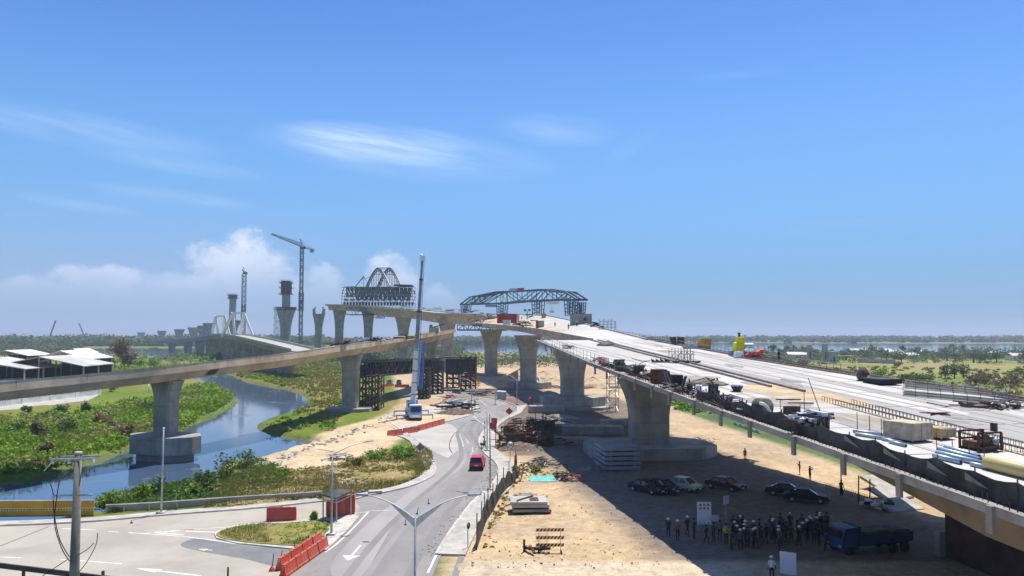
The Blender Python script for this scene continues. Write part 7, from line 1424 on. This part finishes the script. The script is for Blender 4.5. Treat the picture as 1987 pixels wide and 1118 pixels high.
rb(104, 1.6, 'brown bars left of the red drum at the far end of the clutter', 3, 12, .6, seed=14); rb(95.5, 1.2, 'brown bars between the red drum and the wheelbarrow', 3, 14, .7, rust2, 15); rb(82.5, 1.2, 'rusty bars along the edge beam left of the orange brown bars', 3.6, 14, .5, seed=16); rb(70.5, .9, 'rusty bars along the edge beam right of the crossed form plates', 3.4, 14, .5, seed=17); rb(64, .8, 'rusty bars squeezed between edge beam and first net panel', 3.4, 12, .4, seed=18)
for k, (s_, off_, lab) in enumerate(((93.5, 2.8, 'mixed timber and white offcuts inland of the wheelbarrow'), (87, 1.1, 'dark timber offcuts on the edge above the largest pier'), (84.5, 2.1, 'mixed offcuts behind the row of black posts'), (81, 2.9, 'pale offcuts inland of the orange brown bars'), (76.8, 2.6, 'white and dark offcuts behind the leaning form plates'), (73.2, 1.0, 'dark offcuts at the foot of the crossed form plates'), (67.6, 1.6, 'white offcuts just left of the netting end'), (64.6, 2.7, 'dark offcuts inland of the first net panel'))): scrap('offcut_heap', lab, 'offcuts', at(s_, off_), 6, 1.0, .5, [rust2, white_m, galv, steel_d], (.5, 1.7), 100+k, (.06, .28))
plate(89.2, 2.8, 'pale timber panel leaning inland of the blue wheelbarrow', 1.3, 1.1, wood_l, .5, .7); plate(85.4, 1.5, 'brown timber panel standing left of the black posts', 1.2, 1.2, rust2, .2, -.5); plate(66.8, 2.4, 'dark panel standing behind the end of the netting', 1.3, 1.3, steel_d, .1, .4); plate(53, 2.4, 'dark panel leaning behind the curved white duct', 1.2, 1.4, rust2, .3, -.3)
# teal netting and things on the ground behind the deck
for x0, y0, x1, y1, lab in ((1190, 752, 1285, 758, 'dark green shade netting strip laid behind the second pier'), (1425, 826, 1470, 842, 'torn pale green netting on the weeds beyond the sand track')):
    a, b_ = G(x0, y0), G(x1, y1); t = thing('ground_netting', lab, 'netting', a); m = MB(); d = b_-a; n = 16; rr = []
    for i in range(n+1): p = a+d*i/n; w_ = (3.2 if x0 < 1300 else 1.4)*(1+.3*math.sin(i*2.1)); rr.append([p+Vector((0, -w_, .12)), p+Vector((0, 0, .55+.2*math.sin(i*1.7))), p+Vector((0, w_, .12))])
    m.loft(rr, closed=False); m.build('net', green_n if x0 < 1300 else teal_m, t, True)
q = G(1189, 800); scaffold('slim scaffold stair tower between the second and the largest pier', (q.x, q.y, 0), (2.2, 2.2, 11.5), 1, 1, 7, .06, galv, .2, 'stair_tower', None, None, 'scaffold')
q = G(1212, 748); scaffold('low pale scaffold right of the stair tower', (q.x, q.y, 0), (4, 2, 6), 2, 1, 3, .07, galv, .2, 'scaffold_tower', None, None, 'scaffold')
for i, (x, y, lab) in enumerate(((1150, 752, 'white spoil heap seen beside the second pier'), (1010, 742, 'tall pale sand cone seen between the third and fourth piers'), (1055, 738, 'pale sand heap seen between the second and third piers'))): heap('sand_heap', lab, 'sand heap', G(x, y), 9, 7, 5.0 if i == 1 else 3.5, sand_m, 20+i)
heap('spoil_heap', 'white rubble heap right of the rusty formwork stacks', 'spoil', G(1085, 815), 4.5, 3, 1.4, rubble_m, 30)
# ------------------------------------------------------------------ village, trees, shrubs
def tree(name, label, q, h, cr, m_=leaf_f, n=420, group=None, th=.35, seed=None, dens=1.0, sz=None, cat='tree', lobes=7):
    seed = seed if seed is not None else int(abs(q.x*7+q.y*13)); r = random.Random(seed); t = thing(name, label, cat, q, 0, group); m = MB(); top = h*.55
    m.tube((0, 0, -.3), (0, 0, top), cr*.09+.05, cr*.05+.03, 7)
    cl = []; sz = sz or max(.16, q.y/1500*1.3)
    for i in range(lobes):
        a = 2*math.pi*i/lobes+r.uniform(-.4, .4); d = cr*r.uniform(.3, .62); z = h*r.uniform(.32, .8)
        if i == 0: d = 0; z = h*.84
        e = Vector((math.cos(a)*d, math.sin(a)*d, z)); m.tube((0, 0, top*r.uniform(.5, .95)), e, cr*.04+.02, .02, 5); k = r.uniform(.34, .52)
        cl.append((e.x, e.y, e.z, cr*k, h*.23*r.uniform(.8, 1.25), int(n/lobes*dens), sz))
    m.build('trunk', trunk_m, t); leafobj('crown', leaves(cl, seed), m_, t, False); return t
def bush(label, q, r_, h, m_, n=260, group=None, sz=.16, name='shrub', cat='shrub'):
    seed = int(abs(q.x*5+q.y*11)); r = random.Random(seed); t = thing(name, label, cat, q, 0, group); cl = []; m = MB()
    for i in range(6): a = r.uniform(0, 6.3); d = r_*r.uniform(.1, .6); z = h*r.uniform(.3, .75); cl.append((math.cos(a)*d, math.sin(a)*d, z, r_*r.uniform(.35, .5), h*.32, n//6, sz)); m.tube((0, 0, -.1), (math.cos(a)*d, math.sin(a)*d, z), .05, .02, 5)
    m.build('stems', trunk_m, t); leafobj('foliage', leaves(cl, seed), m_, t, False); return t
for x, y, r_, h, m_, lab in ((445, 930, 2.4, 3.6, leaf_d, 'tall dark shrub at the water edge left of the sand bank'), (475, 912, 2.2, 3.0, leaf_d, 'dark green shrub right of the tall one at the sand bank'), (300, 965, 2.0, 2.6, leaf_d, 'dark shrub in front of the ramp pier cap, left of the lamp post'), (275, 972, 1.7, 2.2, leaf_g, 'lighter shrub left of the dark one before the pier cap'), (215, 985, 1.8, 2.0, leaf_g, 'shrub at the right end of the yellow barrier'), (400, 945, 1.8, 2.2, leaf_d, 'round shrub right of the lamp post behind the guard rail'), (375, 965, 1.4, 1.5, leaf_g, 'low shrub close behind the guard rail'),
    (722, 893, 2.3, 1.8, leaf_b, 'bright green bush at the left of the pair inside the road curve'), (775, 890, 2.6, 2.0, leaf_b, 'bright green bush at the right of the pair inside the road curve'), (800, 888, 1.8, 1.6, leaf_b, 'bright green bush nearest the diamond sign'), (690, 905, 1.3, 1.3, leaf_y, 'dry bush beside the rubbish left of the green bushes'), (610, 1010, .55, .9, leaf_g, 'thin sapling on the kerb left of the black shelter'), (545, 925, 1.5, 1.2, leaf_g, 'small bush at the foot of the sand bank'),
    (1005, 925, 1.2, 1.4, leaf_y, 'dry bush against the inner side of the mesh fence'), (985, 850, 2.0, 1.6, leaf_d, 'dark bush on the rusty formwork mound at the road bend'), (1040, 915, 1.2, .9, leaf_y, 'yellow bush beside the dark scrap heap'),
    (240, 790, 2.6, 2.2, leaf_br, 'brown bush on the marsh left of the ramp pier'), (215, 760, 3, 2.5, leaf_d, 'dark bush right under the ramp near the white wall')):
    bush(lab, G(x, y), r_, h, m_, 300, None, .17 if y > 850 else .26)
scrap('rubbish_heap', 'rubbish and driftwood heap on the sand left of the green bushes', 'rubbish', G(655, 893), 14, 2.4, .8, [rust2, white_m, conc_l], (.6, 2.6), 95, (.05, .2)); scrap('driftwood', 'long driftwood branch lying on the sand above the bushes', 'driftwood', G(640, 880), 3, 2, .8, [wood_l], (2, 4), 96, (.05, .1))
q = G(520, 905); t = thing('concrete_slab', 'pale broken slab at the lower edge of the sand bank', 'slab', q, .1); MB().box((0, 0, .3), (3.4, 1.6, .3), M=Matrix.Rotation(.15, 3, 'X')).build('slab', conc_l, t)
q = G(728, 958); t = thing('concrete_slab', 'small pale grating slab on the verge right of the shelter', 'slab', q, .3); MB().box((0, 0, .25), (1.5, .9, .2)).build('slab', conc_l, t)
r = random.Random(21)
# big brown tree and greens left, beyond the ramp
bush('tall brown dry tree beyond the ramp at left', G(238, 717), 8.0, 17, leaf_br, 2600, None, .42, 'dry_tree', 'tree'); bush('lower brown dry tree at the right foot of the tall one', G(252, 718), 5.0, 10, leaf_br, 900, None, .42, 'dry_tree', 'tree')
for x, y, h, cr, m_, lab in ((172, 700, 8, 6, leaf_f, 'green tree beside the sheds at the water inlet'), (270, 716, 5, 4, leaf_g, 'green bush tree right of the brown trees'), (215, 716, 6, 4, leaf_g, 'green bush tree left of the brown trees'), (298, 706, 3, 3, leaf_d, 'small dark tree on the spit in the water inlet'), (300, 712, 4, 4, leaf_g, 'low green tree right of the brown trees on the bank'), (425, 700, 6, 5, leaf_f, 'green tree near the first pier of the old bridge'), (395, 703, 4, 4, leaf_g, 'low green tree left of the old bridge piers')):
    tree('tree', lab, G(x, y), h, cr, m_, 520, None, sz=.42)
# rows of trees on the right
lbl = ['round green tree', 'tall dark tree', 'broad hazy green tree', 'small olive tree']
for i in range(46):
    x = 1475+i*12.5+r.uniform(-5, 5); y = 686+r.uniform(-2, 12)+(x-1475)*.016; D = 27000/(y-650); h = (y-(668+r.uniform(0, 14)+(x-1475)*.012))*D/1500
    tree('bay_tree', 'tree in the green belt between the fields and the bay', G(x, y), max(4, h), max(3.5, h*.7), leaf_f if r.random() < .85 else leaf_br, 480, 'trees along the bay shore', lobes=8)
for x, y, yt, lab in ((1851, 692, 667, 'left of two tall dark round topped trees above the bay shore'), (1872, 693, 668, 'right of two tall dark round topped trees above the bay shore'), (1692, 690, 669, 'large dome shaped tree on the bay shore behind the village roofs'), (1528, 688, 670, 'large dome shaped tree right of the yellow hopper'), (1752, 686, 671, 'dark pointed tree behind the low village roofs')):
    D = 27000/(y-650); h = (y-yt)*D/1500; tree('bay_tree', lab, G(x, y), h, h*.48, leaf_d, 420)
for x, y, lab in ((1834, 736, 'leftmost of three small trees in the field beyond the deck'), (1852, 735, 'middle one of three small trees in the field beyond the deck'), (1870, 734, 'rightmost of three small trees in the field beyond the deck')): tree('field_tree', lab, G(x, y), 6.2, 3.0, leaf_d, 420, sz=.36)
for x, y, rr_, h, m_, lab in ((1765, 738, 5, 3.2, leaf_d, 'long dark hedge bush in the field beyond the deck'), (1795, 740, 6, 3.2, leaf_d, 'right end of the dark hedge in the field beyond the deck'), (1708, 735, 5, 5, leaf_g, 'green bush just beyond the round mixer'), (1955, 765, 6, 7, leaf_br, 'brown bare thicket at the right picture edge'), (1915, 758, 6, 7, leaf_br, 'brown bare thicket above the parapet units'), (1890, 752, 5, 5, leaf_br, 'smaller brown thicket right of the three field trees'), (1975, 742, 5, 6, leaf_d, 'dark green bush at the right picture edge'), (1742, 712, 4, 3, leaf_br, 'brown bush in the middle of the yellow field'), (1470, 704, 8, 7, leaf_br, 'brown green thicket behind the yellow hopper'), (1510, 706, 8, 7, leaf_f, 'green thicket right of the yellow hopper'), (1560, 712, 6, 5, leaf_br, 'brown thicket in front of the concrete tower')):
    bush(lab, G(x, y), rr_, h, m_, 420, None, .42)
# concrete towers and village houses at right
def house(name, label, q, w, d, h, roofh, wall, roof, rz=0, cat='house', wins=3, gable=True, group=None, front=True):
    t = thing(name, label, cat, q, rz, group); MB().box((0, 0, h/2-.2), (w, d, h+.4)).build('wall', wall, t)
    m = MB(); o = .4
    if gable: m.loft([[Vector((x, -d/2-o, h)), Vector((x, 0, h+roofh)), Vector((x, d/2+o, h)), Vector((x, d/2+o, h+.15)), Vector((x, 0, h+roofh+.2)), Vector((x, -d/2-o, h+.15))] for x in (-w/2-o, w/2+o)])
    else: m.box((0, 0, h+.15), (w+.6, d+.6, .25))
    m.build('roof', roof, t)
    for i in range(wins): x = -w/2+w*(i+.5)/wins; a = MB().box((x, -d/2-.03, h*.55), (min(1.2, w/wins*.4), .1, h*.3)).build('window', glass_m, t)
    MB().box((w*.1, -d/2-.04, h*.33), (1.0, .1, h*.62)).build('door', rust2, t); return t
for i, (x, y, w, h, rf, lab) in enumerate(((1662, 687, 14, 3.5, roof_m, 'leftmost low white roofed village house'), (1700, 689, 26, 4, roof_m, 'long white roofed village shed'), (1735, 692, 12, 3.5, roof_m, 'small white roofed house right of the long shed'), (1760, 697, 14, 3, white_m, 'low pale house near the field edge'), (1546, 697, 14, 3.5, white_m, 'white flat house below the dome shaped tree'), (1924, 696, 8, 3.5, white_m, 'small white house left in the dark belt at far right'), (1943, 695, 12, 3.5, roof_m, 'white roofed house in the dark belt at far right'), (1970, 700, 9, 3.5, roof_m, 'rightmost small house in the dark belt'), (1452, 672, 14, 3, white_m, 'tiny white house behind the yellow hopper'), (1790, 690, 10, 3, white_m, 'small pale house right of the village'))):
    house('village_house', lab, G(x, y), w, 8, h, 1.6, wall_w, rf, r.uniform(-.2, .2))
q = G(1700, 705); t = thing('boundary_wall', 'long low pale wall in front of the village', 'wall', q); m = MB(); m.bar(oz(G(1665, 704), 1.2), oz(G(1738, 706), 1.2), .4, 2.6); m.build('wall', conc_l, t, True); m = MB(); m.bar(oz(G(1665, 704), 2.58), oz(G(1738, 706), 2.58), .5, .14); m.build('coping', conc_l, t, True)
for x, yt, yb, lab, w in ((1601, 668, 706, 'taller pale concrete tower of the small plant beyond the deck', 8), (1616, 683, 706, 'lower pale concrete block beside the taller tower', 11), (1571, 670, 700, 'distant slim white silo left of the concrete tower', 7)):
    q = G(x, yb); f = q.y/1500; h = (yb-yt)*f; t = thing('plant_tower', lab, 'tower', q, .1); MB().box((0, 0, h/2), (w*f, w*f, h)).build('wall', mat('pale_tower', (.40, .38, .33), .85, .2, .2), t); MB().box((0, 0, h+.2), (w*f*1.15, w*f*1.15, .4)).build('roof', white_m, t); MB().box((0, -w*f/2-.05, h*.4), (w*f*.3, .1, h*.4)).build('opening', steel_d, t)
q = G(1635, 703); t = thing('shelter', 'pale yellow canopy beside the concrete tower', 'shelter', q); MB().box((0, 0, 4.2), (14, 5, .4)).build('roof', ypipe_m, t); [MB().bar((x, -2, 0), (x, -2, 4), .3).build('post', ypipe_m, t) for x in (-6, 0, 6)]
q = G(1885, 752); t = thing('boat', 'small white boat lying in the field by the brown thicket', 'boat', q, .2); m = MB(); m.loft([[Vector((x, y*k, z)) for y, z in ((-.9, 1.1), (-.55, .2), (.55, .2), (.9, 1.1), (.7, 1.1), (.4, .5), (-.4, .5), (-.7, 1.1))] for x, k in ((-2.8, .8), (-1, 1), (1.2, 1), (3.2, .15))]); m.build('hull', white_m, t); MB().box((-.8, 0, 1.6), (.8, .8, 1.1)).build('cabin', white_m, t)
# sheds and terrace at left
def shed(label, x0, x1, D, eave, ridge, dep, rz=0, m_=roof_m, open_=True):
    a, b_ = P(x0, 700, D), P(x1, 700, D); c_ = (a+b_)/2; w = b_.x-a.x; t = thing('market_shed', label, 'shed', (c_.x, D+dep/2, 0), rz); n = 6
    rr = [[Vector((x, y, z)) for x, z in ((-w/2, eave), (0, ridge), (w/2, eave), (w/2, eave+.25), (0, ridge+.3), (-w/2, eave+.25))] for y in (-dep/2, dep/2)]; MB().loft(rr).build('roof', m_, t)
    for x in (-w/2+.5, 0, w/2-.5):
        for y in (-dep/2+.6, 0, dep/2-.6): MB().bar((x, y, 0), (x, y, eave+.1 if x else ridge), .35).build('column', conc_l, t)
    MB().box((0, dep/2-.4, eave/2), (w-1, .3, eave)).build('back_wall', steel_d, t); MB().box((-w*.05, 0, 1.3), (w*.8, dep*.55, 2.4)).build('stored_goods', steel_d, t); m = MB()
    for k in range(9): m.box((-w*.4+k*w*.1, -dep*.25, 2.75+.2*math.sin(k)), (w*.09, dep*.3, .5))
    m.build('white_sacks', white_m, t); return t
shed('nearer market shed with a wide grey white gable roof at left', -20, 150, 262, 7.2, 10.4, 26, .12); shed('market shed with a pale sloping roof at the left picture edge', -190, 35, 250, 6.8, 10.0, 26, .1)
shed('farther market shed whose bright roof shows behind the others', 60, 165, 330, 7.6, 11.0, 24, .05, white_m); shed('small white roofed shed behind at far left', -40, 50, 360, 8.2, 10.6, 22, .05, white_m); shed('narrow white roofed shed behind the bright one', 120, 160, 380, 9.0, 11, 15, .0, white_m)
q = G(204, 722); o = lamp('tall pale pole beside the bare earth yard at left', q, hgt(204, 722, 690), [2.0], 1.0, .2, .16, False); q = G(201, 716); lamp('dark slim pole behind the pale pole at the earth yard', q, hgt(201, 716, 675), [.5], .6, .1, .12, False)
t = thing('terrace_wall', 'white terrace wall pierced with rows of holes under the ramp at left', 'wall', G(60, 785)); a, b_ = G(-80, 801), G(195, 768); n_ = (b_-a).normalized(); up = Vector((0, 0, 1)); m = MB()
for k in range(5): p, q = a.lerp(b_, k/5), a.lerp(b_, (k+.9)/5); m.bar(p+up*1.4, q+up*1.9, .3, 3.4); m.bar(q+up*2.0, a.lerp(b_, (k+1)/5)+up*2.0, .5, 3.8)
m.build('panels', wall_w, t, True); m = MB()
for k in range(5):
    for row_ in range(2):
        for i in range(9): p = a.lerp(b_, (k+.12+.08*i)/5)+up*(1.7+.6*row_)-Vector((0, .17, 0)); m.box(p, (.42, .05, .42), M=Matrix.Rotation(math.pi/4, 3, 'Y'))
tag(m.build('holes', steel_d, t, True), kind='stuff'); m = MB(); c0, c1 = G(-80, 809), G(170, 778); m.loft([[a+up*.4, c0+up*.1, c0-up*.5], [b_+up*.4, c1+up*.1, c1-up*.5]]); m.build('revetment', conc_l, t, True)
o = MB().tube((0, 0, 0), (0, 0, 2.6), .14).build('marker_post', white_m); o.location = G(288, 762); tag(o, 'small pale post standing in the marsh left of the ramp pier', 'post')

rm = random.Random(33)
for k in range(22):
    x, y = rm.uniform(0, 420), rm.uniform(785, 895)
    if x > 250 and y > 830 or (x > 150 and y > 870): continue
    q = G(x, y)
    if sdf(np.array([q.x]), np.array([q.y]), CH)[0] < 3: continue
    dk = rm.random() < .5; bush('dark green shrub standing out of the marsh plants' if dk else 'brownish shrub standing out of the marsh plants', q, rm.uniform(1.2, 3.0), rm.uniform(1.8, 3.6), leaf_d if dk else leaf_br, 300, 'dark shrubs in the marsh' if dk else 'brownish shrubs in the marsh', .26)
# ------------------------------------------------------------------ haze
hz = bpy.data.materials.new('haze_air'); hz.use_nodes = True; nt = hz.node_tree; nt.nodes.clear(); b = NB(nt)
pv = b.n('ShaderNodeVolumePrincipled'); pv.inputs['Color'].default_value = (.72, .84, 1, 1); pv.inputs['Density'].default_value = .00018; pv.inputs['Anisotropy'].default_value = .2
o_ = b.n('ShaderNodeOutputMaterial'); nt.links.new(pv.outputs[0], o_.inputs['Volume'])
tag(MB().box((0, 6000, 57), (32000, 12600, 122)).build('haze', hz), 'thin blue haze over the far land and water', 'haze', kind='stuff')
